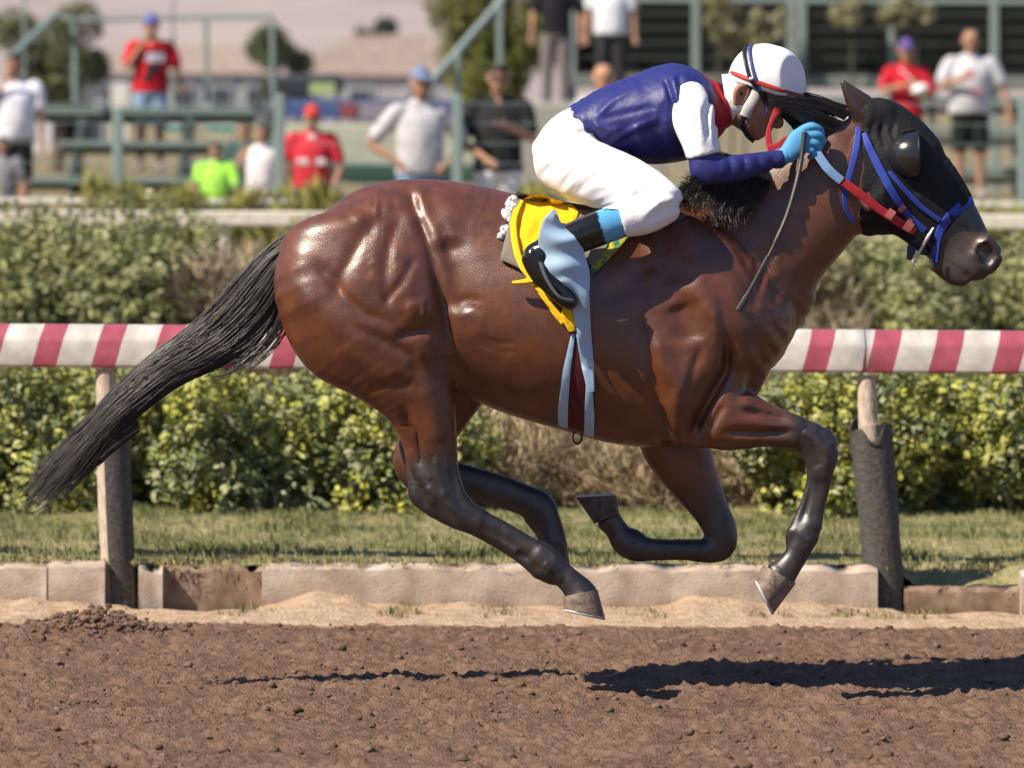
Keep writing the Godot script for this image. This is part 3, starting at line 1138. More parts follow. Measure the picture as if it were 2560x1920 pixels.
func make_horse() -> void:
	horse = thing("race_horse", "galloping bay racehorse in a black hood with eye cups and blue bridle", "horse")
	var a: Array = got("horse0")
	for k in 7:
		var more: Array = got("horse%d" % (k + 1))
		var from: int = a[0].size()
		a[0].append_array(more[0])
		a[1].append_array(more[1])
		a[3].append_array(more[3])
		for i in more[2]:
			a[2].append(i + from)
	weld(a)
	for k in 8:
		skin_fields.append(got("horse%d" % k)[4])
	head_field = b4(got("horse_head"))
	var b: Array = got("horse_head")
	# body and head are one skin
	var V: PackedVector3Array = a[0]
	var N: PackedVector3Array = a[1]
	var I: PackedInt32Array = a[2]
	var C: PackedColorArray = a[3]
	var base := V.size()
	V.append_array(b[0])
	N.append_array(b[1])
	C.append_array(b[3])
	for k in b[2]:
		I.append(k + base)
	for part in ["hind_leg", "fore_leg"]:
		var l: Array = got(part)
		base = V.size()
		V.append_array(l[0])
		N.append_array(l[1])
		C.append_array(l[3])
		for k in l[2]:
			I.append(k + base)
	put(arr_mesh(V, N, I, C), "body", coat_material(), horse)
	var pale := Color(0.24, 0.19, 0.15)
	var grey := Color(0.10, 0.085, 0.08)
	hoof(horse, 0.16, Vector2(1494, 1474), Vector2(1406, 1492), Vector2(1513, 1545), Vector2(1408, 1522), 0.056, pale)
	hoof(horse, 0.165, Vector2(1990, 1458), Vector2(1908, 1412), Vector2(1934, 1534), Vector2(1890, 1448), 0.058, pale)
	hoof(horse, -0.155, Vector2(1486, 1310), Vector2(1548, 1282), Vector2(1440, 1244), Vector2(1540, 1238), 0.056, grey)
	hoof(horse, -0.16, Vector2(1416, 1356), Vector2(1340, 1362), Vector2(1425, 1412), Vector2(1346, 1396), 0.054, grey)
	var blk := [Color(0.016, 0.014, 0.015), Color(0.022, 0.019, 0.020), Color(0.011, 0.010, 0.010), Color(0.030, 0.023, 0.021)]
	# tail
	var ea := line([752, 566, 705, 590, 650, 636, 592, 700, 532, 770, 455, 840, 370, 905, 285, 985, 205, 1070, 130, 1150, 60, 1235])
	var eb := line([742, 640, 716, 700, 700, 760, 672, 812, 610, 872, 530, 918, 440, 962, 350, 1030, 285, 1090, 225, 1165, 150, 1255])
	var tail := put(strands(ea, eb, 8000, 24, 0.00085, 0.06, 0.012, 31, blk), "tail", hair_material(), horse)
	# loose wisps below and behind the tail
	put(strands(line([716, 640, 690, 740, 640, 840, 560, 900, 480, 930]), line([742, 690, 735, 780, 700, 860, 620, 930, 530, 960]), 150, 16, 0.0011, 0.05, 0.012, 33, blk), "tail_wisps", hair_material(), tail)
	put(strands(line([330, 1000, 250, 1050, 170, 1110, 100, 1170, 50, 1235]), line([350, 1080, 280, 1130, 200, 1200, 130, 1250, 70, 1300]), 260, 14, 0.0010, 0.04, 0.014, 34, blk), "tail_wisps", hair_material(), tail)
	# mane: streaming from the crest behind the ears, and the clump at the withers
	var mane := put(strands(line([2136, 270, 2090, 256, 2030, 240, 1960, 234, 1900, 236]), line([2062, 350, 2030, 352, 2000, 338, 1965, 300, 1925, 262]), 1900, 14, 0.0013, 0.035, 0.006, 35, blk), "mane", hair_material(), horse)
	put(strands(line([1960, 420, 1900, 428, 1840, 436, 1780, 440, 1710, 430]), line([1900, 500, 1850, 520, 1800, 530, 1750, 530, 1690, 500]), 1100, 14, 0.0013, 0.05, 0.008, 36, blk), "mane_lock", hair_material(), mane)
	put(strands(PackedVector3Array([P(2130, 280, 0.05), P(2080, 262, 0.075), P(2020, 246, 0.09), P(1960, 244, 0.10), P(1915, 250, 0.105)]), PackedVector3Array([P(2066, 345, 0.07), P(2030, 322, 0.085), P(2000, 300, 0.095), P(1960, 278, 0.10), P(1925, 268, 0.105)]), 620, 14, 0.0011, 0.012, 0.008, 38, blk), "mane_lock", hair_material(), mane)
	for q in [[1700, 462, 0.19], [1745, 470, 0.185], [1790, 480, 0.175], [1830, 488, 0.165]]:
		var ra := PackedVector3Array([P(q[0] + 40, q[1] - 50, 0.06), P(q[0] + 30, q[1] - 20, q[2] - 0.05), P(q[0], q[1] + 10, q[2] + 0.01), P(q[0] - 30, q[1] + 40, q[2] + 0.04), P(q[0] - 40, q[1] + 70, q[2] + 0.05)])
		var rb := PackedVector3Array([P(q[0] + 95, q[1] - 44, 0.06), P(q[0] + 85, q[1] - 10, q[2] - 0.05), P(q[0] + 60, q[1] + 20, q[2] + 0.01), P(q[0] + 36, q[1] + 50, q[2] + 0.03), P(q[0] + 24, q[1] + 84, q[2] + 0.035)])
		put(strands(ra, rb, 170, 12, 0.0010, 0.012, 0.018, 40 + int(q[0]), blk), "mane_lock", hair_material(), mane)
	put(strands(line([2040, 352, 1980, 380, 1900, 400, 1830, 392, 1790, 372]), line([1960, 440, 1900, 450, 1850, 440, 1800, 420, 1760, 400]), 700, 14, 0.0013, 0.04, 0.008, 37, blk), "mane_lock", hair_material(), mane)

# ---------------------------------------------------------------- tack
func body_z(px: float, py: float, head := false) -> float:
	# depth of the horse's near skin under a point of the side view; three steps settle the perspective
	var z := 0.1
	for k in 3:
		var p := P(px, py, z)
		var q := -9.0
		if head:
			q = head_field.top_z(p.x, p.y)
		else:
			var s := 0
			while s < 7 and p.x > -0.85 + HCUT[s + 1] * HCELL:
				s += 1
			q = (skin_fields[s] as Sdf).top_z(p.x, p.y)
		if q < -1.0:
			return z if k else -9.0
		z = q
	return z

# a strap along px points: list [px, py, width px, lift m] ; z from the skin, or fixed when given as a fifth number
func strap(list: Array, head: bool, thick: float, mat: Material, called: String, parent: Node3D, steps := 6, across := 4, smoothing := 3) -> MeshInstance3D:
	var mid := PackedVector3Array()
	for s in list:
		mid.append(Vector3(s[0], s[1], 0))
	var c := curve(mid, steps)
	var rows := c.size()
	var cols := across + 1
	var Z := PackedFloat32Array()
	var Q := PackedVector2Array()
	for r in rows:
		var f := float(r) / steps
		var i := mini(int(f), list.size() - 2)
		var g := f - i
		var w := lerpf(list[i][2], list[i + 1][2], g)
		var lift := lerpf(list[i][3], list[i + 1][3], g)
		var t := (c[mini(r + 1, rows - 1)] - c[maxi(r - 1, 0)]).normalized()
		var n := Vector2(-t.y, t.x)
		for k in cols:
			var q := Vector2(c[r].x, c[r].y) + n * w * (float(k) / across - 0.5)
			Q.append(q)
			var z := -9.0
			if list[i].size() > 4:
				z = lerpf(list[i][4], list[mini(i + 1, list.size() - 1)][4], g)
				if w > 30.0:
					var e := float(k) / across - 0.5
					z += 0.030 * e * sin(r * 0.33 + 0.4) - 0.10 * e * e * w / 104.0 + 0.006 * sin(r * 0.7 + e * 5.0)
			else:
				z = body_z(q.x, q.y, head)
				if z > -1.0:
					z += lift
			Z.append(z)
	# where the skin is missed, take the neighbour's depth
	for pass_ in 4:
		for r in rows:
			for k in cols:
				if Z[r * cols + k] < -1.0:
					var best := -9.0
					for o in [[0, 1], [0, -1], [1, 0], [-1, 0]]:
						var rr: int = r + o[0]
						var kk: int = k + o[1]
						if rr >= 0 and rr < rows and kk >= 0 and kk < cols:
							best = maxf(best, Z[rr * cols + kk])
					if best > -1.0:
						Z[r * cols + k] = best - 0.012
	for pass_ in smoothing:
		var Y := Z.duplicate()
		for r in range(1, rows - 1):
			for k in cols:
				Z[r * cols + k] = maxf(Y[r * cols + k], (Y[(r - 1) * cols + k] + Y[(r + 1) * cols + k]) / 2.0)
	var pts := PackedVector3Array()
	for r in rows:
		# front face then back face, as a closed ring
		for k in cols:
			pts.append(P(Q[r * cols + k].x, Q[r * cols + k].y, Z[r * cols + k] + thick))
		for k in range(cols - 1, -1, -1):
			pts.append(P(Q[r * cols + k].x, Q[r * cols + k].y, Z[r * cols + k]))
	return put(sheet(pts, cols * 2, true, true), called, mat, parent)

func webbing(c: Color, rough := 0.7) -> StandardMaterial3D:
	var m := flat(c, rough, 0.4)
	with_bump(tri(m, 60.0), bump_tex(0.12, 41, 2, 128, 3.0), 0.35)
	return m

func cloth(c: Color, rough := 0.75, scale := 5.0, amount := 0.35) -> StandardMaterial3D:
	var m := flat(c, rough, 0.35)
	with_bump(tri(m, scale), bump_tex(0.012, 43, 4, 512, 8.0), amount)
	return m

func hood_shape() -> Array:
	var f := Sdf.new(P(2100, 640, 0) + Vector3(0, 0, -0.125), P(2470, 230, 0) + Vector3(0, 0, 0.125), 0.006)
	var g := 0.007
	f.chain(stn(HEAD, g), 0.02, 4)
	f.chain(stn([[2095, 372, 80, 0.06, 0.0], [2150, 325, 66, 0.055, 0.0], [2200, 312, 62, 0.06, 0.0], [2245, 345, 66, 0.065, 0.0], [2290, 395, 66, 0.07, 0.0]], g), 0.03, 4)
	for s in [1.0, -1.0]:
		f.chain(stn([[2190, 500, 62, 0.035, 0.055 * s], [2215, 520, 48, 0.03, 0.05 * s]], g), 0.04, 2)
		f.chain(stn([[2230, 370, 36, 0.03, 0.062 * s], [2280, 400, 34, 0.03, 0.066 * s], [2330, 450, 20, 0.018, 0.058 * s]], g), 0.04, 3)
		f.chain(stn([[2300, 490, 12, 0.014, 0.066 * s], [2360, 545, 10, 0.012, 0.055 * s]], g), 0.03, 2)
		# seam bulge round the ear and gathers below it
		f.chain(stn([[2172, 296, 40, 0.03, 0.044 * s], [2215, 285, 30, 0.03, 0.03 * s]], g), 0.02, 2)
	for k in 7:
		var x := 2158.0 + k * 13.0
		f.ridge(line([x + 6, 300 + k * 2, x + 2, 335, x + 8 + k * 2, 375]), 4.5 / PPM, -0.005 if k % 2 else 0.003, 0.02, 0.125)
	f.ridge(line([2170, 470, 2160, 510, 2172, 548]), 9.0 / PPM, -0.006, 0.02, 0.125)
	f.ridge(line([2210, 440, 2200, 490, 2212, 540]), 9.0 / PPM, 0.004, 0.02, 0.125)
	f.ridge(line([2330, 400, 2350, 440, 2360, 480]), 7.0 / PPM, -0.004, 0.02, 0.125)
	# edges: behind the ears and jaw; across the nose
	f.clip(Vector3(-1, 0.06, 0).normalized(), P(2146, 420))
	f.clip(Vector3(0.80, -0.60, 0).normalized(), P(2392, 540))
	return f.net()

func make_tack() -> void:
	var blue := webbing(Color(0.028, 0.058, 0.34), 0.6)
	var pale := webbing(Color(0.16, 0.28, 0.50), 0.6)
	var red := webbing(Color(0.38, 0.018, 0.030), 0.6)
	var pink := webbing(Color(0.55, 0.16, 0.14), 0.6)
	var steel := flat(Color(0.55, 0.54, 0.52), 0.25, 0.6)
	steel.metallic = 0.9
	# hood and eye cups
	var h: Array = got("hood")
	var nylon := flat(Color(0.010, 0.010, 0.012), 0.72, 0.35)
	with_bump(tri(nylon, 6.0), bump_tex(0.012, 47, 4, 512, 8.0), 0.6)
	var hood := put(arr_mesh(h[0], h[1], h[2]), "hood", nylon, horse)
	for s in [1.0, -1.0]:
		var cup := PackedVector3Array()
		var c := P(2288, 390, 0.083 * s)
		var cols := 19
		for r in 13:
			var la := PI * r / 12.0
			for k in cols:
				var lo := (PI / 2.0) * (1.0 + float(k) / (cols - 1)) if true else 0.0
				# half of a dome, open to the front
				var v := Vector3(cos(lo) * sin(la) * 0.098, cos(la) * 0.080, sin(lo) * sin(la) * 0.078 * s)
				cup.append(c + v + Vector3(0.004, 0, 0))
		var shell := put(sheet(cup, cols, false, false, s > 0), "eye_cup", flat(Color(0.014, 0.014, 0.015), 0.22, 0.6), horse)
		var rim_p := PackedVector3Array()
		for r in 21:
			var la := PI * r / 20.0
			rim_p.append(c + Vector3(0.006, cos(la) * 0.080, sin(la) * 0.078 * s))
		var rim_r := PackedFloat32Array()
		rim_r.resize(21)
		rim_r.fill(0.0035)
		put(tube(rim_p, rim_r, 6), "rim", flat(Color(0.012, 0.012, 0.012), 0.4), shell)
		var brim := PackedVector3Array()
		for r in 25:
			var la := PI * r / 24.0
			brim.append(c + Vector3(-sin(la) * 0.102, cos(la) * 0.084, 0.0 * s))
		var brim_r := PackedFloat32Array()
		brim_r.resize(25)
		brim_r.fill(0.007)
		put(tube(brim, brim_r, 6), "rim", flat(Color(0.012, 0.012, 0.012), 0.35), shell)
	# bridle
	var br := thing("bridle", "blue webbing bridle with steel bit on the hooded horse's head", "bridle")
	var L := 0.010
	strap([[2146, 316, 14, L], [2140, 372, 16, L], [2126, 430, 16, L], [2112, 484, 14, L], [2116, 522, 12, L], [2134, 556, 12, L]], true, 0.003, blue, "throat_latch", br)
	strap([[2160, 332, 12, L], [2172, 366, 18, L], [2192, 408, 20, L], [2216, 454, 20, L], [2242, 498, 18, L], [2272, 540, 18, L], [2312, 578, 16, L]], true, 0.003, blue, "cheek_strap", br)
	strap([[2222, 428, 10, L + 0.001], [2260, 472, 13, L + 0.001], [2300, 514, 13, L + 0.001], [2350, 552, 12, L + 0.001]], true, 0.003, blue, "sliding_strap", br)
	strap([[2434, 502, 22, 0.004], [2408, 512, 23, 0.004], [2376, 540, 23, 0.005], [2354, 570, 22, 0.006], [2342, 604, 20, 0.006], [2334, 655, 18, 0.008]], true, 0.0035, blue, "noseband", br)
	strap([[2283, 600, 22, 0.006], [2278, 626, 22, 0.006], [2272, 650, 12, 0.006]], true, 0.004, webbing(Color(0.02, 0.06, 0.2)), "curb_strap", br, 5, 3)
	for kp in [[2250, 512, 2264, 534, 17], [2268, 545, 2280, 560, 14]]:
		strap([[kp[0], kp[1] + 6, kp[4] + 4, L + 0.004], [kp[0] + 9, kp[1] + 14, kp[4] + 4, L + 0.004]], true, 0.003, pink, "keeper", br, 3, 3)
	var zb := body_z(2318, 598, true)
	var bar := PackedVector3Array([P(2350, 540, zb + 0.018), P(2334, 570, zb + 0.022), P(2317, 598, zb + 0.024), P(2300, 628, zb + 0.022), P(2286, 656, zb + 0.014)])
	var cheek := put(tube(curve(bar, 3), PackedFloat32Array([0.0045, 0.0045, 0.0045, 0.005, 0.0055, 0.0065, 0.0075, 0.0065, 0.0055, 0.005, 0.0045, 0.0045, 0.004]), 8), "bit_cheek", steel, br)
	for q in [[2350, 540], [2286, 657]]:
		var ring := TorusMesh.new()
		ring.inner_radius = 0.006
		ring.outer_radius = 0.0095
		ring.rings = 14
		ring.ring_segments = 6
		var ro := put(ring, "ring", steel, cheek, P(q[0], q[1], zb + 0.017))
		ro.rotation.x = PI / 2
	# reins: a pale rubber grip near the hand, red webbing to the bit
	var zr := 0.155
	strap([[2030, 358, 20, 0, 0.128], [2046, 388, 22, 0, 0.140], [2072, 424, 22, 0, 0.150], [2104, 452, 21, 0, 0.150]], false, 0.004, pale, "rein_grip", br, 6, 3)
	strap([[2100, 449, 20, 0, 0.148], [2146, 482, 22, 0, 0.142], [2198, 522, 20, 0, 0.130], [2240, 551, 22, 0, 0.118], [2288, 580, 18, 0, zb + 0.022]], false, 0.004, red, "rein", br, 6, 3)
	strap([[2218, 530, 25, 0, 0.130], [2234, 541, 25, 0, 0.126]], false, 0.004, pink, "keeper", br, 3, 3)
	strap([[2262, 560, 26, 0, 0.118], [2280, 572, 26, 0, 0.110]], false, 0.004, pink, "keeper", br, 3, 3)
	# far rein, and the loose end of the reins whipping up before the jockey's face
	strap([[2030, 352, 18, 0, -0.12], [2110, 440, 18, 0, -0.13], [2200, 520, 18, 0, -0.12], [2290, 585, 16, 0, -0.07]], false, 0.004, red, "rein", br, 6, 3)
	strap([[1950, 262, 20, 0, 0.100], [1938, 284, 15, 0, 0.108], [1926, 310, 9, 0, 0.115], [1921, 338, 15, 0, 0.12], [1924, 362, 17, 0, 0.124], [1934, 376, 20, 0, 0.126]], false, 0.003, red, "rein_end", br, 6, 3)
	strap([[1920, 372, 20, 0, 0.127], [1946, 368, 24, 0, 0.130], [1964, 352, 20, 0, 0.132], [1984, 340, 14, 0, 0.13]], false, 0.003, red, "rein_end", br, 6, 3)
	make_saddle()
	# whip in the near hand
	var w := thing("riding_whip", "dark grey leather whip hanging from the jockey's blue glove", "whip")
	var wp := curve(PackedVector3Array([P(2012, 330, 0.155), P(2003, 400, 0.165), P(1988, 470, 0.195), P(1965, 545, 0.22), P(1935, 612, 0.24), P(1905, 670, 0.25), P(1870, 735, 0.255), P(1846, 775, 0.255)]), 6)
	var wr := PackedFloat32Array()
	for k in wp.size():
		var f := float(k) / (wp.size() - 1)
		wr.append((0.0085 if f < 0.55 else 0.0058) - 0.001 * f + (0.0022 if f > 0.88 else 0.0))
	var wm := flat(Color(0.035, 0.036, 0.036), 0.42, 0.5)
	with_bump(tri(wm, 40.0), bump_tex(0.1, 48, 2, 128, 4.0), 0.4)
	put(tube(wp.slice(0, 28), wr.slice(0, 28), 8), "shaft", wm, w)
	var flap := wp.slice(27)
	put(tube(flap, PackedFloat32Array(Array(wr.slice(27)).map(func(x): return x * 1.4)), 8, true, 0.45), "popper", wm, w)

func poly_slab(list: Array, called: String, mat: Material, parent: Node3D, lift: float, thick: float, zfix := -9.0, bulge := 0.0) -> MeshInstance3D:
	# a piece of cloth or leather cut to an outline in the side view, lying on the horse (or at a depth), with thickness
	var poly := PackedVector2Array()
	for k in range(0, list.size(), 2):
		poly.append(Vector2(list[k], list[k + 1]))
	# inner points on a grid make it follow the barrel
	var lo := poly[0]
	var hi := poly[0]
	for q in poly:
		lo = lo.min(q)
		hi = hi.max(q)
	var edge := PackedVector2Array()
	for k in poly.size():
		var a := poly[k]
		var b := poly[(k + 1) % poly.size()]
		var n := maxi(1, int(a.distance_to(b) / 12.0))
		for s in n:
			edge.append(a.lerp(b, float(s) / n))
	var all := edge.duplicate()
	var g := 13.0
	var y := lo.y + g
	while y < hi.y:
		var x := lo.x + g
		while x < hi.x:
			var q := Vector2(x, y)
			if Geometry2D.is_point_in_polygon(q, poly):
				var near := 1e9
				for e in edge:
					near = minf(near, e.distance_squared_to(q))
				if near > 50.0:
					all.append(q)
			x += g
		y += g
	var tris := Geometry2D.triangulate_delaunay(all)
	var V := PackedVector3Array()
	var I := PackedInt32Array()
	var Z := PackedFloat32Array()
	for q in all:
		var z := zfix
		if z < -1.0:
			z = body_z(q.x, q.y)
			if z < -1.0:
				z = 0.12
			z += lift
		if bulge != 0.0:
			z += bulge * noise2.get_noise_2d(q.x * 0.02, q.y * 0.02)
		Z.append(z)
	for side in 2:
		for k in all.size():
			V.append(P(all[k].x, all[k].y, Z[k] + (thick if side == 0 else 0.0)))
	var m := all.size()
	for k in range(0, tris.size(), 3):
		var a := tris[k]
		var b := tris[k + 1]
		var c := tris[k + 2]
		if not Geometry2D.is_point_in_polygon((all[a] + all[b] + all[c]) / 3.0, poly):
			continue
		if (all[b] - all[a]).cross(all[c] - all[a]) < 0:
			var t := b
			b = c
			c = t
		I.append_array([a, b, c, m + a, m + c, m + b])
	for k in edge.size():
		var k2 := (k + 1) % edge.size()
		I.append_array([k, m + k, k2, k2, m + k, m + k2])
	return put(arr_mesh(V, smooth_normals(V, I), I), called, mat, parent)

func make_saddle() -> void:
	var s := thing("saddle", "small racing saddle with yellow cloth and light blue girth on the bay horse", "saddle")
	var pad := flat(Color(0.20, 0.175, 0.145), 0.8)
	with_bump(tri(pad, 20.0), bump_tex(0.05, 51, 3, 256, 5.0), 0.4)
	poly_slab([1292, 478, 1312, 484, 1420, 520, 1520, 530, 1560, 560, 1540, 600, 1500, 640, 1450, 690, 1400, 700, 1330, 690, 1290, 666, 1250, 648, 1264, 590, 1278, 530], "saddle_pad", pad, s, 0.010, 0.012)
	var fleece := cloth(Color(0.62, 0.58, 0.60), 0.95, 18.0, 1.2)
	for k in 26:
		var y := rng.randf_range(498.0, 592.0)
		var x := 1281.0 - (y - 498.0) * 0.24 + rng.randf_range(-9.0, 8.0)
		var z := body_z(x, y)
		var o := put(clod_mesh(20 + k % 5), "fleece_tuft", fleece, s, P(x, y, z + 0.006))
		var r := rng.randf_range(0.009, 0.017)
		o.scale = Vector3(r, r * rng.randf_range(0.8, 1.4), r)
		o.rotation = Vector3(rng.randf() * TAU, rng.randf() * TAU, 0)
	# folded camouflage cloth in front
	var camo := flat(Color(1, 1, 1), 0.85)
	camo.albedo_texture = camo_tex()
	tri(camo, 3.2)
	strap([[1580, 560, 22, 0.035], [1556, 590, 26, 0.03], [1522, 630, 26, 0.026], [1494, 662, 20, 0.024], [1474, 684, 10, 0.02]], false, 0.006, camo, "camouflage_cloth", s, 6, 4)
	poly_slab([1530, 588, 1500, 602, 1478, 622, 1468, 646, 1480, 668, 1500, 648], "pad_flap", pad, s, 0.03, 0.008)
	# yellow number cloth
	var yellow := cloth(Color(0.80, 0.50, 0.012), 0.8, 6.0, 0.5)
	var yc := poly_slab([1322, 490, 1350, 486, 1392, 500, 1430, 510, 1446, 528, 1440, 548, 1420, 560, 1396, 556, 1370, 580, 1346, 606, 1322, 628, 1312, 650, 1322, 676, 1346, 700, 1368, 740, 1396, 780, 1420, 786, 1432, 784, 1430, 828, 1416, 818, 1392, 800, 1356, 748, 1322, 700, 1300, 672, 1286, 640, 1278, 600, 1274, 556, 1284, 524, 1302, 502], "number_cloth", yellow, s, 0.026, 0.006, -9.0, 0.012)
	strap([[1306, 500, 8, 0.040], [1288, 545, 10, 0.040], [1290, 600, 11, 0.040], [1302, 650, 12, 0.042], [1330, 698, 14, 0.042], [1370, 752, 14, 0.042], [1408, 806, 16, 0.04]], false, 0.008, yellow, "hem", yc, 6, 4)
	strap([[1352, 664, 30, 0.05], [1344, 690, 26, 0.052], [1316, 702, 12, 0.05], [1280, 706, 6, 0.04]], false, 0.012, yellow, "knot", yc, 5, 4)
	strap([[1424, 764, 16, 0.045], [1418, 780, 30, 0.045], [1424, 800, 34, 0.04], [1430, 828, 16, 0.035]], false, 0.012, yellow, "knot", yc, 5, 4)
	# girth: dark red between two light blue edges, surcingle over it
	var sky_ := webbing(Color(0.36, 0.52, 0.70), 0.7)
	var wine := webbing(Color(0.085, 0.012, 0.014), 0.7)
	poly_slab([1436, 838, 1470, 930, 1466, 1010, 1462, 1078, 1414, 1066, 1416, 1010, 1422, 930], "girth", wine, s, 0.010, 0.004)
	poly_slab([1428, 834, 1438, 836, 1426, 930, 1420, 1010, 1419, 1072, 1396, 1064, 1394, 1030, 1407, 927], "girth_edge", sky_, s, 0.014, 0.004)
	poly_slab([1466, 940, 1480, 960, 1486, 1040, 1485, 1092, 1460, 1090, 1462, 1010], "girth_edge", sky_, s, 0.014, 0.004)
	# surcingle end: stands off the boot at the top and comes down on the barrel
	strap([[1386, 524, 4, 0, 0.455], [1380, 560, 52, 0, 0.452], [1390, 606, 96, 0, 0.446], [1414, 650, 104, 0, 0.436], [1438, 690, 76, 0, 0.424], [1450, 740, 46, 0, 0.398], [1456, 800, 40, 0, 0.358], [1462, 860, 36, 0, 0.325], [1470, 920, 30, 0, 0.306], [1478, 980, 16, 0, 0.290]], false, 0.004, sky_, "surcingle", s, 6, 6, 0)
	var ring := TorusMesh.new()
	ring.inner_radius = 0.013
	ring.outer_radius = 0.019
	ring.rings = 18
	ring.ring_segments = 8
	var ro := put(ring, "girth_ring", flat(Color(0.012, 0.012, 0.012), 0.6), s, P(1443, 1094, 0.06))
	ro.rotation = Vector3(PI / 2, 0, 0.2)
	ro.scale = Vector3(0.9, 1.0, 1.25)
	# stirrup under the boot
	var st := curve(PackedVector3Array([P(1350, 655, 0.43), P(1368, 700, 0.44), P(1398, 742, 0.44), P(1430, 752, 0.42)]), 5)
	var sr := PackedFloat32Array()
	sr.resize(st.size())
	sr.fill(0.006)
	put(tube(st, sr, 8), "stirrup", flat(Color(0.10, 0.10, 0.11), 0.35, 0.6), s)

func camo_tex() -> ImageTexture:
	var im := Image.create(256, 256, false, Image.FORMAT_RGB8)
	var n := FastNoiseLite.new()
	n.seed = 5
	n.frequency = 0.03
	for y in 256:
		for x in 256:
			var v := n.get_noise_2d(x, y)
			var w := n.get_noise_2d(x + 500, y)
			var c := lin(0.62, 0.46, 0.02)
			if v > 0.08:
				c = lin(0.02, 0.16, 0.13)
			elif w > 0.2:
				c = lin(0.10, 0.25, 0.06)
			im.set_pixel(x, y, c)
	return ImageTexture.create_from_image(im)

# ---------------------------------------------------------------- jockey
# the head in its own axes: f towards the face, u towards the crown (both px), z in metres
const JC := Vector2(1893, 262)
func hp(f: float, u: float) -> Vector2:
	return JC + Vector2(0.89, 0.456) * f + Vector2(0.456, -0.89) * u

func hs(list: Array) -> Array:
	var o := []
	for s in list:
		var q := hp(s[0], s[1])
		o.append([P(q.x, q.y, s[4]), s[2] / PPM, s[3]])
	return o

const J_TORSO := [[1412, 370, 74, 0.150, 0.0], [1470, 325, 76, 0.150, 0.0], [1545, 304, 96, 0.165, 0.0], [1625, 292, 116, 0.178, 0.0], [1700, 276, 118, 0.175, 0.0], [1760, 268, 84, 0.12, 0.0]]

func jarm(s: float) -> Array:
	return [[1722, 238, 52, 0.066, 0.135 * s], [1735, 290, 52, 0.060, 0.185 * s], [1750, 350, 45, 0.052, 0.215 * s], [1762, 408, 38, 0.044, 0.225 * s], [1790, 424, 34, 0.042, 0.222 * s], [1860, 416, 32, 0.040, 0.19 * s], [1920, 402, 24, 0.031, 0.155 * s], [1955, 394, 20, 0.026, 0.14 * s]]

func jleg(s: float) -> Array:
	return [[1402, 400, 74, 0.095, 0.075 * s], [1450, 425, 78, 0.092, 0.13 * s], [1520, 448, 76, 0.088, 0.19 * s], [1600, 478, 66, 0.080, 0.245 * s], [1655, 506, 54, 0.068, 0.285 * s]]

func jshin(s: float) -> Array:
	return [[1655, 512, 48, 0.062, 0.288 * s], [1618, 538, 44, 0.056, 0.305 * s], [1560, 552, 42, 0.052, 0.325 * s], [1500, 572, 40, 0.050, 0.345 * s]]

func jbox(x0: float, y0: float, x1: float, y1: float, z0: float, z1: float, cell: float) -> Sdf:
	var a := P(x0, y1, 0)
	var b := P(x1, y0, 0)
	return Sdf.new(Vector3(a.x, a.y, z0), Vector3(b.x, b.y, z1), cell)

# pulled cloth: long narrow creases that run along dirv
func folds(p: Vector3, dirv: Vector2, along: float, across: float, amp: float) -> float:
	var u := p.x * dirv.x + p.y * dirv.y
	var v := -p.x * dirv.y + p.y * dirv.x
	var n := noise2.get_noise_3d(u * along, v * across, p.z * 5.0)
	var where := clampf(0.35 + 1.4 * noise2.get_noise_3d(p.x * 5.0 + 20.0, p.y * 5.0, p.z * 3.0), 0.0, 1.0)
	return amp * where * (1.0 - 3.0 * maxf(0.0, 0.35 - absf(n)))

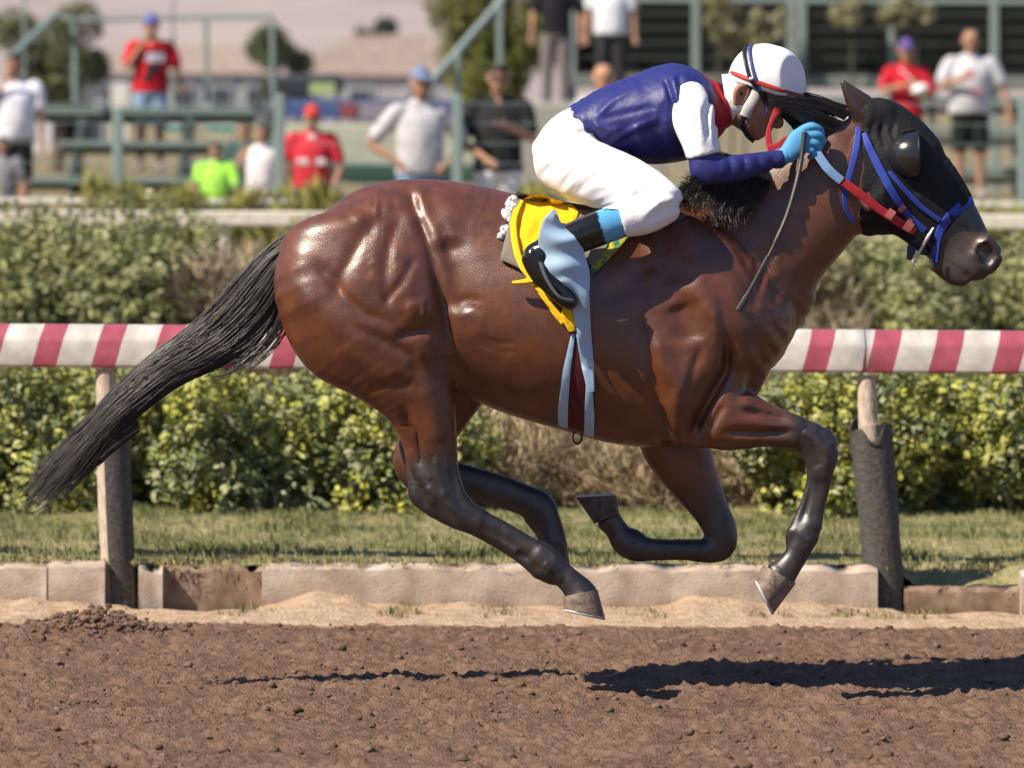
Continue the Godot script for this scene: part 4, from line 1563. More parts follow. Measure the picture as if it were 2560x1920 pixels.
func jockey_body() -> Array:
	# the whole figure under its clothes, one skin
	var f := jbox(1280, 130, 2080, 790, -0.42, 0.44, 0.015)
	f.chain(stn(J_TORSO, -0.02), 0.03, 3)
	f.chain(stn([[1740, 262, 60, 0.07, 0.0], [1810, 252, 40, 0.055, 0.0], [1868, 262, 38, 0.05, 0.0]]), 0.04, 3)
	for s in [1.0, -1.0]:
		f.chain(stn(jarm(s), -0.012), 0.03, 3)
		f.chain(stn([[1955, 394, 16, 0.02, 0.14 * s], [1990, 370, 22, 0.02, 0.135 * s]]), 0.02, 2)
		f.chain(stn(jleg(s), -0.015), 0.03, 3)
		f.chain(stn(jshin(s) + [[1420, 604, 34, 0.042, 0.36 * s], [1350, 640, 28, 0.034, 0.37 * s]], -0.014), 0.03, 3)
		f.chain(stn([[1342, 655, 20, 0.03, 0.372 * s], [1380, 710, 20, 0.03, 0.38 * s], [1415, 755, 14, 0.026, 0.385 * s]]), 0.02, 3)
	var m := f.net()
	# the head on a grid of its own
	var g := jbox(1800, 130, 1990, 380, -0.11, 0.115, 0.0045)
	g.chain(hs([[-40, 38, 52, 0.068, 0.0], [0, 42, 62, 0.076, 0.0], [35, 36, 50, 0.068, 0.0]]), 0.02, 4)
	g.chain(hs([[-20, 0, 56, 0.066, 0.0], [20, -8, 46, 0.062, 0.0], [34, -14, 34, 0.055, 0.0]]), 0.03, 4)
	g.chain(hs([[-22, -22, 30, 0.056, 0.0], [5, -46, 28, 0.050, 0.0], [26, -62, 20, 0.034, 0.0], [38, -68, 14, 0.024, 0.0]]), 0.03, 4)
	g.chain(hs([[34, -36, 28, 0.042, 0.0], [46, -46, 18, 0.030, 0.0]]), 0.02, 3)
	# nose: bridge, tip and wings
	g.chain(hs([[50, 20, 8, 0.010, 0.0], [60, 2, 9, 0.011, 0.0], [72, -16, 10, 0.013, 0.0], [66, -24, 9, 0.014, 0.0]]), 0.012, 3)
	for s in [1.0, -1.0]:
		g.chain(hs([[60, -22, 8, 0.009, 0.012 * s], [54, -24, 7, 0.008, 0.016 * s]]), 0.008, 2)
		g.chain(hs([[40, 26, 10, 0.018, 0.032 * s], [28, 26, 9, 0.014, 0.055 * s]]), 0.014, 2)
		g.chain(hs([[30, -12, 16, 0.018, 0.042 * s], [12, -6, 14, 0.014, 0.060 * s]]), 0.02, 2)
		g.chain(hs([[46, 10, 12, 0.012, 0.034 * s], [40, 8, 12, 0.012, 0.044 * s]]), 0.01, 2, 1)
		g.chain(hs([[44, 10, 9, 0.012, 0.030 * s], [42, 9, 9, 0.011, 0.034 * s]]), 0.003, 2)
		# ear: rim, bowl and lobe
		g.chain(hs([[-50, 30, 9, 0.008, 0.080 * s], [-62, 14, 8, 0.009, 0.086 * s], [-58, -6, 7, 0.008, 0.084 * s], [-46, -22, 8, 0.007, 0.076 * s]]), 0.006, 4)
		g.chain(hs([[-38, 26, 6, 0.007, 0.076 * s], [-34, 6, 6, 0.007, 0.074 * s], [-38, -14, 7, 0.007, 0.074 * s]]), 0.006, 3)
		g.chain(hs([[-48, 16, 14, 0.007, 0.072 * s], [-46, -6, 12, 0.007, 0.072 * s]]), 0.008, 2)
	g.chain(hs([[56, -42, 6, 0.022, 0.0], [53, -46, 6, 0.022, 0.0]]), 0.006, 2)
	g.chain(hs([[50, -54, 6, 0.020, 0.0], [47, -57, 6, 0.018, 0.0]]), 0.006, 2)
	g.chain(hs([[60, -48, 2.5, 0.024, 0.0], [48, -50, 2.5, 0.028, 0.0]]), 0.004, 2, 1)
	# throat
	g.chain(stn([[1845, 275, 38, 0.052, 0.0], [1880, 290, 36, 0.048, 0.0]]), 0.03, 2)
	var h := g.net()
	var base: int = m[0].size()
	m[0].append_array(h[0])
	m[1].append_array(h[1])
	for k in h[2]:
		m[2].append(k + base)
	var C := PackedColorArray()
	C.resize(m[0].size())
	var mouth := hp(54, -49)
	var hair := hp(-30, 20)
	for k in C.size():
		var p: Vector3 = m[0][k]
		var sc := FOCAL / (CAM_D - p.z)
		var q := Vector2(AX + p.x * sc, AY + (CAM_H - p.y) * sc)
		var c := Color(0.36, 0.185, 0.12)
		c = c.lerp(Color(0.42, 0.14, 0.10), exp(-q.distance_squared_to(Vector2(1858, 235)) / 700.0) * 0.5)
		c = c.lerp(Color(0.30, 0.09, 0.08), exp(-q.distance_squared_to(mouth) / 60.0) * 0.7)
		var rel := q - JC
		var fu := rel.dot(Vector2(0.456, -0.89))
		var ff := rel.dot(Vector2(0.89, 0.456))
		# stubble along the jaw, short dark hair under the helmet's edge
		if ff < -18.0 and fu > -30.0 and absf(p.z) < 0.079:
			c = c.lerp(Color(0.02, 0.014, 0.011), clampf((-18.0 - ff) / 8.0, 0.0, 0.92))
		C[k] = c
	m.append(C)
	return m

func jockey_shirt() -> Array:
	var f := jbox(1380, 130, 1850, 440, -0.26, 0.28, 0.0068)
	f.chain(stn([[1440, 330, 62, 0.150, 0.0], [1475, 318, 78, 0.158, 0.0], [1545, 304, 98, 0.172, 0.0], [1625, 293, 118, 0.185, 0.0], [1700, 278, 122, 0.180, 0.0], [1765, 270, 90, 0.130, 0.0], [1800, 262, 62, 0.08, 0.0]]), 0.03, 4)
	for s in [1.0, -1.0]:
		f.chain(stn([[1700, 250, 62, 0.075, 0.12 * s], [1728, 262, 54, 0.070, 0.15 * s]]), 0.06, 3)
	# hem over the breeches: oblique, at the waist
	f.clip(Vector3(-0.82, -0.57, 0).normalized(), P(1440, 310))
	f.clip(Vector3(0.93, 0.36, 0).normalized(), P(1812, 240))
	for r in [[[1525, 355, 1575, 325, 1640, 298], 7, 0.004], [[1530, 366, 1580, 340, 1650, 312], 7, -0.004], [[1560, 330, 1570, 370, 1585, 400], 9, -0.005], [[1585, 310, 1600, 360, 1612, 400], 9, 0.004], [[1620, 300, 1636, 350, 1650, 400], 10, -0.005], [[1650, 290, 1668, 340, 1676, 395], 10, 0.004], [[1660, 200, 1672, 240, 1690, 300], 8, -0.006], [[1678, 195, 1686, 235, 1692, 280], 7, 0.005], [[1690, 190, 1697, 225, 1700, 260], 7, -0.005], [[1470, 330, 1500, 352, 1530, 345], 9, -0.007], [[1480, 310, 1520, 330, 1545, 325], 8, 0.005], [[1500, 300, 1560, 285, 1630, 270], 8, -0.003], [[1490, 290, 1530, 250, 1580, 225], 9, 0.004], [[1460, 300, 1480, 330, 1490, 350], 8, -0.004]]:
		f.ridge(line(r[0]), r[1] * 0.9 / PPM, r[2] * 2.0, 0.02, 0.28)
	f.warp(func(p: Vector3): return 0.0035 * noise.get_noise_3d(p.x * 9.0, p.y * 6.0, p.z * 7.0) + folds(p, Vector2(0.35, -0.94), 3.5, 21.0, 0.0048))
	var m := f.net()
	var C := PackedColorArray()
	C.resize(m[0].size())
	for k in C.size():
		var p: Vector3 = m[0][k]
		var sc := FOCAL / (CAM_D - p.z)
		var px := AX + p.x * sc
		var py := AY + (CAM_H - p.y) * sc
		var edge := 1737.0 + clampf((py - 157.0) * 0.78, 0.0, 48.0)
		C[k] = Color(0.40, 0.014, 0.024) if px > edge else Color(0.020, 0.026, 0.150)
	m.append(C)
	return m

func jockey_sleeve(s: float) -> Array:
	var f := jbox(1640, 170, 1840, 430, 0.06 if s > 0 else -0.31, 0.31 if s > 0 else -0.06, 0.0065)
	f.chain(stn([[1724, 236, 40, 0.052, 0.150 * s], [1732, 275, 54, 0.066, 0.180 * s], [1740, 310, 55, 0.066, 0.200 * s], [1752, 355, 47, 0.060, 0.216 * s], [1764, 405, 43, 0.056, 0.224 * s]]), 0.02, 4)
	f.clip(Vector3(0.24, -0.97, 0).normalized(), P(1758, 388))
	f.ridge(line([1772, 240, 1756, 290, 1762, 350]), 7.0 / PPM, -0.013, -0.31, 0.31)
	f.ridge(line([1790, 270, 1778, 320, 1784, 370]), 7.0 / PPM, -0.009, -0.31, 0.31)
	f.ridge(line([1745, 250, 1738, 300, 1748, 370]), 12.0 / PPM, 0.009, -0.31, 0.31)
	f.ridge(line([1705, 270, 1712, 320, 1730, 370]), 8.0 / PPM, -0.008, -0.31, 0.31)
	f.warp(func(p: Vector3): return folds(p, Vector2(0.2, -0.98), 3.0, 24.0, 0.005))
	return f.net()

func jockey_undersleeve(s: float) -> Array:
	var f := jbox(1700, 330, 1990, 480, 0.08 if s > 0 else -0.29, 0.29 if s > 0 else -0.08, 0.006)
	f.chain(stn([[1752, 360, 38, 0.044, 0.215 * s], [1764, 408, 37, 0.044, 0.225 * s], [1795, 424, 35, 0.043, 0.222 * s], [1860, 417, 32, 0.040, 0.19 * s], [1920, 403, 25, 0.032, 0.155 * s], [1962, 394, 22, 0.029, 0.138 * s]]), 0.02, 5)
	f.chain(stn([[1745, 425, 20, 0.026, 0.228 * s], [1768, 442, 18, 0.026, 0.226 * s]]), 0.03, 2)
	f.clip(Vector3(0.96, 0.18, 0).normalized(), P(1954, 396))
	for k in 9:
		var x := 1795.0 + k * 18.0
		f.ridge(line([x, 392, x + 5, 412, x + 2 + k % 3 * 4, 440]), 4.5 / PPM, (-0.006 if k % 2 else 0.003), -0.29, 0.29)
	return f.net()

func jockey_breeches() -> Array:
	var f := jbox(1300, 250, 1740, 610, -0.40, 0.42, 0.0085)
	f.chain(stn([[1400, 392, 76, 0.155, 0.0], [1430, 345, 72, 0.158, 0.0], [1462, 312, 58, 0.146, 0.0]]), 0.04, 4)
	for s in [1.0, -1.0]:
		f.chain(stn([[1398, 398, 74, 0.092, 0.075 * s], [1450, 424, 80, 0.096, 0.13 * s], [1520, 448, 78, 0.092, 0.19 * s], [1600, 478, 68, 0.083, 0.245 * s], [1655, 504, 55, 0.070, 0.285 * s]]), 0.04, 4)
		f.chain(stn([[1655, 510, 52, 0.066, 0.288 * s], [1618, 536, 48, 0.060, 0.305 * s], [1565, 548, 45, 0.056, 0.325 * s], [1520, 560, 44, 0.054, 0.34 * s]]), 0.03, 4)
	f.clip(Vector3(-0.95, -0.25, 0).normalized(), P(1548, 553), P(1300, 640), P(1600, 521))
	f.clip(Vector3(0.80, 0.60, 0).normalized(), P(1474, 292), P(1300, 352), P(1560, 200))
	for r in [[[1352, 440, 1390, 400, 1440, 372], 6, -0.005], [[1400, 470, 1440, 420, 1490, 386], 6, -0.005], [[1412, 474, 1452, 428, 1500, 392], 6, 0.003], [[1440, 480, 1470, 450, 1500, 430], 5, -0.004], [[1590, 520, 1620, 480, 1660, 470], 7, -0.006], [[1600, 535, 1640, 500, 1690, 490], 7, 0.004], [[1610, 545, 1655, 520, 1700, 510], 7, -0.005], [[1580, 500, 1610, 470, 1640, 455], 6, -0.004], [[1560, 530, 1575, 500, 1590, 480], 7, -0.005], [[1380, 350, 1420, 330, 1460, 340], 8, -0.005], [[1650, 470, 1690, 476, 1706, 500], 8, 0.005]]:
		f.ridge(line(r[0]), r[1] / PPM, r[2] * 1.7, 0.03, 0.42)
	f.warp(func(p: Vector3): return 0.003 * noise.get_noise_3d(p.x * 8.0, p.y * 8.0, p.z * 8.0) + folds(p, Vector2(0.85, 0.53), 3.0, 20.0, 0.0042))
	return f.net()

func jockey_boot(s: float) -> Array:
	var f := jbox(1270, 480, 1600, 800, 0.25 if s > 0 else -0.45, 0.45 if s > 0 else -0.25, 0.0065)
	f.chain(stn([[1560, 550, 41, 0.053, 0.322 * s], [1500, 570, 43, 0.054, 0.342 * s], [1440, 594, 41, 0.052, 0.355 * s], [1385, 618, 36, 0.047, 0.365 * s], [1345, 640, 34, 0.042, 0.372 * s]]), 0.02, 4)
	f.chain(stn([[1332, 640, 30, 0.036, 0.375 * s], [1352, 676, 32, 0.038, 0.382 * s], [1385, 712, 29, 0.038, 0.388 * s], [1415, 745, 24, 0.034, 0.390 * s], [1428, 762, 17, 0.026, 0.390 * s]]), 0.03, 4)
	f.clip(Vector3(0.95, 0.28, 0).normalized(), P(1566, 548))
	for r in [[[1330, 610, 1345, 640, 1360, 660], 7, -0.006], [[1345, 600, 1362, 632, 1380, 650], 7, 0.004], [[1360, 600, 1376, 630, 1396, 648], 6, -0.005], [[1340, 690, 1370, 715, 1400, 728], 5, -0.004]]:
		f.ridge(line(r[0]), r[1] / PPM, r[2], -0.45, 0.45)
	var m := f.net()
	var C := PackedColorArray()
	C.resize(m[0].size())
	for k in C.size():
		var p: Vector3 = m[0][k]
		var sc := FOCAL / (CAM_D - p.z)
		var px := AX + p.x * sc
		var py := AY + (CAM_H - p.y) * sc
		# blue turned-down top
		C[k] = Color(0.10, 0.36, 0.62) if (px - 1503.0) + (py - 560.0) * -0.28 > 0.0 else Color(0.008, 0.008, 0.009)
	m.append(C)
	return m

func jockey_glove(s: float) -> Array:
	var z := 0.138 * s
	var f := jbox(1930, 295, 2080, 425, 0.06 if s > 0 else -0.19, 0.19 if s > 0 else -0.06, 0.0036)
	f.chain(stn([[1940, 398, 24, 0.031, z], [1962, 390, 22, 0.028, z], [1982, 374, 28, 0.024, z], [2002, 352, 32, 0.020, z], [2014, 344, 28, 0.017, z]]), 0.012, 4)
	var fingers := [[[2010, 322], [2034, 317], [2052, 328], [2050, 345]], [[2014, 338], [2042, 337], [2057, 351], [2050, 364]], [[2012, 354], [2038, 358], [2048, 372], [2038, 381]], [[2006, 368], [2028, 376], [2034, 388], [2024, 393]]]
	for k in 4:
		var q: Array = fingers[k]
		var r := [9.6, 10.0, 9.4, 8.2][k] as float
		f.chain(stn([[q[0][0], q[0][1], r * 1.15, 0.0145, z], [q[1][0], q[1][1], r * 1.05, 0.0125, z + 0.004 * s], [q[2][0], q[2][1], r, 0.0115, z - 0.010 * s], [q[3][0], q[3][1], r * 0.88, 0.010, z - 0.030 * s]]), 0.005, 4)
	f.chain(stn([[1980, 352, 13, 0.015, z - 0.01 * s], [1998, 330, 11, 0.013, z - 0.022 * s], [2020, 316, 9.5, 0.011, z - 0.030 * s], [2034, 313, 8, 0.0095, z - 0.034 * s]]), 0.008, 3)
	for x in [1950, 1960]:
		f.ridge(line([x, 372, x + 4, 395, x + 6, 412]), 4.0 / PPM, -0.003, -0.2, 0.2)
	return f.net(1)

func jockey_helmet() -> Array:
	var f := jbox(1800, 95, 2035, 290, -0.135, 0.135, 0.006)
	f.cap = 1.0
	f.chain(stn([[1908, 200, 92, 0.114, 0.0], [1927, 205, 92, 0.114, 0.0]]), 0.03, 1)
	# the taut silk makes a flat panel in front
	f.clip(Vector3(0.80, 0.10, 0.62).normalized(), P(1952, 165, 0.103))
	f.clip(Vector3(0.80, 0.10, -0.62).normalized(), P(1952, 165, -0.103))
	f.clip(Vector3(-0.32, -0.95, 0).normalized(), P(1915, 232))
	f.ridge(line([1940, 118, 1915, 150, 1900, 200]), 5.0 / PPM, -0.002, -0.135, 0.135)
	var m := f.net()
	m.append(PackedColorArray())
	m.append(f)
	return m

func start_jockey() -> void:
	job("j_body", jockey_body)
	job("j_shirt", jockey_shirt)
	job("j_breeches", jockey_breeches)
	job("j_helmet", jockey_helmet)
	for s in [1.0, -1.0]:
		job("j_sleeve%d" % int(s), jockey_sleeve.bind(s))
		job("j_under%d" % int(s), jockey_undersleeve.bind(s))
		job("j_boot%d" % int(s), jockey_boot.bind(s))
		job("j_glove%d" % int(s), jockey_glove.bind(s))

func from_net(a: Array) -> ArrayMesh:
	return arr_mesh(a[0], a[1], a[2], a[3] if a.size() > 3 else PackedColorArray())

# a band over the helmet or face: px list, z list, width m
func band(list: Array, wid: float, thick: float, mat: Material, called: String, parent: Node3D) -> MeshInstance3D:
	var p := PackedVector3Array()
	for s in list:
		p.append(P(s[0], s[1], s[2]))
	var c := curve(p, 5)
	var r := PackedFloat32Array()
	r.resize(c.size())
	r.fill(wid)
	return put(tube(c, r, 8, true, thick / wid), called, mat, parent)

func make_jockey() -> void:
	var j := thing("person", "jockey in white helmet, blue and red silks and white breeches crouched on the bay horse", "person")
	var skin := vcol(0.5, 0.45)
	put(from_net(got("j_body")), "body", skin, j)
	var silk := vcol(0.5, 0.45)
	with_bump(tri(silk, 7.0, false), bump_tex(0.010, 61, 4, 512, 8.0), 0.45)
	var shirt := put(from_net(got("j_shirt")), "shirt", silk, j)
	var white := flat(Color(0.80, 0.79, 0.82), 0.55, 0.4)
	with_bump(tri(white, 6.0), bump_tex(0.012, 63, 4, 512, 8.0), 0.4)
	var lycra := flat(Color(0.022, 0.026, 0.145), 0.5, 0.45)
	with_bump(tri(lycra, 14.0), bump_tex(0.02, 64, 3, 256, 6.0), 0.25)
	var leather := vcol(0.22, 0.55)
	with_bump(tri(leather, 8.0, false), bump_tex(0.03, 65, 4, 256, 5.0), 0.18)
	var glove := flat(Color(0.075, 0.30, 0.56), 0.6, 0.4)
	with_bump(tri(glove, 40.0), bump_tex(0.08, 66, 3, 128, 4.0), 0.3)
	for s in [1, -1]:
		put(from_net(got("j_sleeve%d" % s)), "sleeve", white, shirt)
		put(from_net(got("j_under%d" % s)), "undersleeve", lycra, j)
		put(from_net(got("j_boot%d" % s)), "boot", leather, j)
		put(from_net(got("j_glove%d" % s)), "glove", glove, j)
	var br := put(from_net(got("j_breeches")), "breeches", white, j)
	# helmet in a white silk, red band, goggles pushed up on their strap
	var hm := put(from_net(got("j_helmet")), "helmet", flat(Color(0.80, 0.79, 0.80), 0.45, 0.45), j)
	var hf: Sdf = got("j_helmet")[4]
	var redm := webbing(Color(0.42, 0.035, 0.025), 0.6)
	var dark := flat(Color(0.02, 0.022, 0.03), 0.4)
	var navy := flat(Color(0.05, 0.07, 0.20), 0.5)
	for s in [1.0, -1.0]:
		var rb := []
		for k in 19:
			var f := k / 18.0
			var x := lerpf(1823.0, 2008.0, 0.5 - 0.5 * cos(f * PI))
			var y := 176.0 + (x - 1823.0) * 0.345 + 5.0 * sin(f * PI)
			var q := P(x, y, 0.05)
			var z := hf.top_z(q.x, q.y)
			if z > -1.0:
				rb.append([x, y, (z + 0.001) * s])
		band(rb, 0.0075, 0.0035, redm, "red_band", hm)
		band([[1866, 116, 0.02 * s], [1860, 130, 0.062 * s], [1864, 158, 0.093 * s], [1876, 198, 0.111 * s], [1896, 226, 0.104 * s]], 0.006, 0.004, dark, "goggle_strap", hm)
		band([[1880, 112, 0.02 * s], [1874, 126, 0.064 * s], [1878, 156, 0.097 * s], [1888, 194, 0.113 * s], [1902, 224, 0.106 * s]], 0.006, 0.004, navy, "goggle_strap", hm)
		# chin harness: white pad before the ear, dark buckle under the jaw
		band([[1895, 222, 0.088 * s], [1886, 244, 0.086 * s], [1872, 268, 0.080 * s], [1862, 290, 0.070 * s]], 0.017, 0.006, flat(Color(0.62, 0.60, 0.56), 0.6), "chin_pad", hm)
		band([[1864, 282, 0.074 * s], [1856, 306, 0.062 * s], [1866, 334, 0.040 * s], [1884, 352, 0.0]], 0.009, 0.003, dark, "chin_strap", hm)
		# goggles
		band([[1902, 226, 0.094 * s], [1912, 246, 0.082 * s], [1924, 262, 0.066 * s]], 0.012, 0.006, dark, "goggle_frame", hm)
	var q1 := hp(46, 12)
	var lens := PackedVector3Array()
	for r in 7:
		for k in 25:
			var an := lerpf(-1.5, 1.5, k / 24.0)
			var u := lerpf(-9.0, 30.0, r / 6.0)
			var q := hp(12.0 + 44.0 * cos(an) - absf(u - 10.0) * 0.15, u)
			lens.append(P(q.x, q.y, sin(an) * 0.072))
	var lm := flat(Color(0.015, 0.012, 0.015), 0.08, 0.6)
	var lo := put(sheet(lens, 25), "goggle_lens", lm, hm)
	for s in [1.0, -1.0]:
		var e1 := hp(16, 30)
		var e2 := hp(20, 8)
		var e3 := hp(30, -10)
		band([[e1.x, e1.y, 0.073 * s], [e2.x, e2.y, 0.073 * s], [e3.x, e3.y, 0.066 * s]], 0.006, 0.004, flat(Color(0.05, 0.09, 0.42), 0.4), "goggle_rim", lo)
		var g1 := hp(24, 24)
		var g2 := hp(28, -4)
		band([[g1.x, g1.y, 0.073 * s], [g2.x, g2.y, 0.069 * s]], 0.004, 0.004, flat(Color(0.45, 0.10, 0.02), 0.4), "goggle_rim", lo)
	var bt := SphereMesh.new()
	bt.radius = 0.008
	bt.height = 0.012
	put(bt, "button", flat(Color(0.6, 0.6, 0.6), 0.3), hm, P(1878, 197, 0.118))
	# white neck cover between helmet and shirt
	var nk := curve(PackedVector3Array([P(1796, 238, 0), P(1824, 240, 0), P(1848, 250, 0)]), 4)
	var rows := PackedVector3Array()
	var prof := [[1804, 186, 1822, 312, 0.070], [1824, 184, 1852, 308, 0.074], [1838, 186, 1868, 300, 0.076], [1846, 192, 1872, 296, 0.076]]
	for pr in prof:
		for k in 28:
			var an := TAU * k / 28.0
			var mid := Vector2((pr[0] + pr[2]) / 2.0, (pr[1] + pr[3]) / 2.0)
			var half := Vector2(pr[0] - mid.x, pr[1] - mid.y)
			var q := mid + half * cos(an)
			rows.append(P(q.x, q.y, sin(an) * pr[4]))
	put(sheet(rows, 28, true), "neck_cover", white, j)

# ---------------------------------------------------------------- track, kerb, lawn
func gz(py: float, y := 0.0) -> float:
	return CAM_D - FOCAL * (CAM_H - y) / (py - AY)

# a point at height y seen at px, with depth z
func gx(px: float, z: float) -> float:
	return (px - AX) * (CAM_D - z) / FOCAL

func ground_y(z: float) -> float:
	# the land's profile across the track, up to the stands and beyond
	var d := CAM_D - z
	var k := [[0.0, -0.03], [18.02, -0.03], [18.3, 0.10], [22.0, 0.16], [31.0, 0.2], [34.0, 0.75], [46.6, 0.75], [47.8, 1.37], [60.0, 1.37], [110.0, 2.2], [400.0, 6.0], [9000.0, 40.0]]
	for i in k.size() - 1:
		if d <= k[i + 1][0]:
			return lerpf(k[i][1], k[i + 1][1], (d - k[i][0]) / (k[i + 1][0] - k[i][0]))
	return 40.0

const TRK_X := 2.35
const TRK_Z0 := 2.6
const TRK_Z1 := -2.45

func track_shape() -> Array:
	var n1 := FastNoiseLite.new()
	n1.seed = 91
	n1.frequency = 1.0
	n1.fractal_octaves = 4
	n1.fractal_gain = 0.6
	var n2 := FastNoiseLite.new()
	n2.seed = 92
	n2.noise_type = FastNoiseLite.TYPE_CELLULAR
	n2.frequency = 1.0
	n2.cellular_return_type = FastNoiseLite.RETURN_DISTANCE
	n2.cellular_jitter = 1.0
	var nx := 400
	var nz := 320
	var V := PackedVector3Array()
	var C := PackedColorArray()
	var I := PackedInt32Array()
	for iz in nz + 1:
		var f := float(iz) / nz
		var z := lerpf(TRK_Z0, TRK_Z1, f)
		for ix in nx + 1:
			var x := lerpf(-TRK_X, TRK_X, float(ix) / nx)
			var big := n1.get_noise_2d(x * 1.6, z * 2.2)
			var mid := n1.get_noise_2d(x * 6.0 + 40.0, z * 13.0)
			var cell := n2.get_noise_2d(x * 13.0 + mid * 0.8, z * 24.0)
			var cell2 := n2.get_noise_2d(x * 30.0 + 9.0, z * 50.0)
			var lump := smoothstep(0.05, 0.75, 0.5 + 0.9 * mid + 0.5 * big)
			var h := 0.018 + big * 0.012 + mid * 0.016 - (cell + 0.6) * 0.044 * lump - (cell2 + 0.6) * 0.024 * (0.4 + lump)
			# harrow lines along the track
			h += 0.006 * sin(z * 46.0 + big * 5.0)
			# heap of dirt by the post
			var mx := x - gx(228, -2.0)
			h += 0.045 * exp(-mx * mx / 0.030 - pow(z + 2.02, 2.0) / 0.05) * (0.8 + mid)
			# the harrowed dirt thins out at the sandy edge
			var edge := clampf((z - TRK_Z1 - 0.06 + 0.10 * n1.get_noise_2d(x * 2.4, 7.0)) / 0.22, 0.0, 1.0)
			h *= edge
			V.append(Vector3(x, maxf(h, -0.008) + 0.004, z))
			var w := clampf(0.5 + mid * 0.9 + big * 0.6, 0.0, 1.0)
			var c := Color(0.115, 0.070, 0.049).lerp(Color(0.185, 0.120, 0.086), w)
			c = c.lerp(Color(0.36, 0.26, 0.185), 1.0 - edge)
			C.append(c)
	for iz in nz:
		for ix in nx:
			var a := iz * (nx + 1) + ix
			I.append_array(PackedInt32Array([a, a + nx + 1, a + 1, a + 1, a + nx + 1, a + nx + 2]))
	return [V, smooth_normals(V, I), I, C]

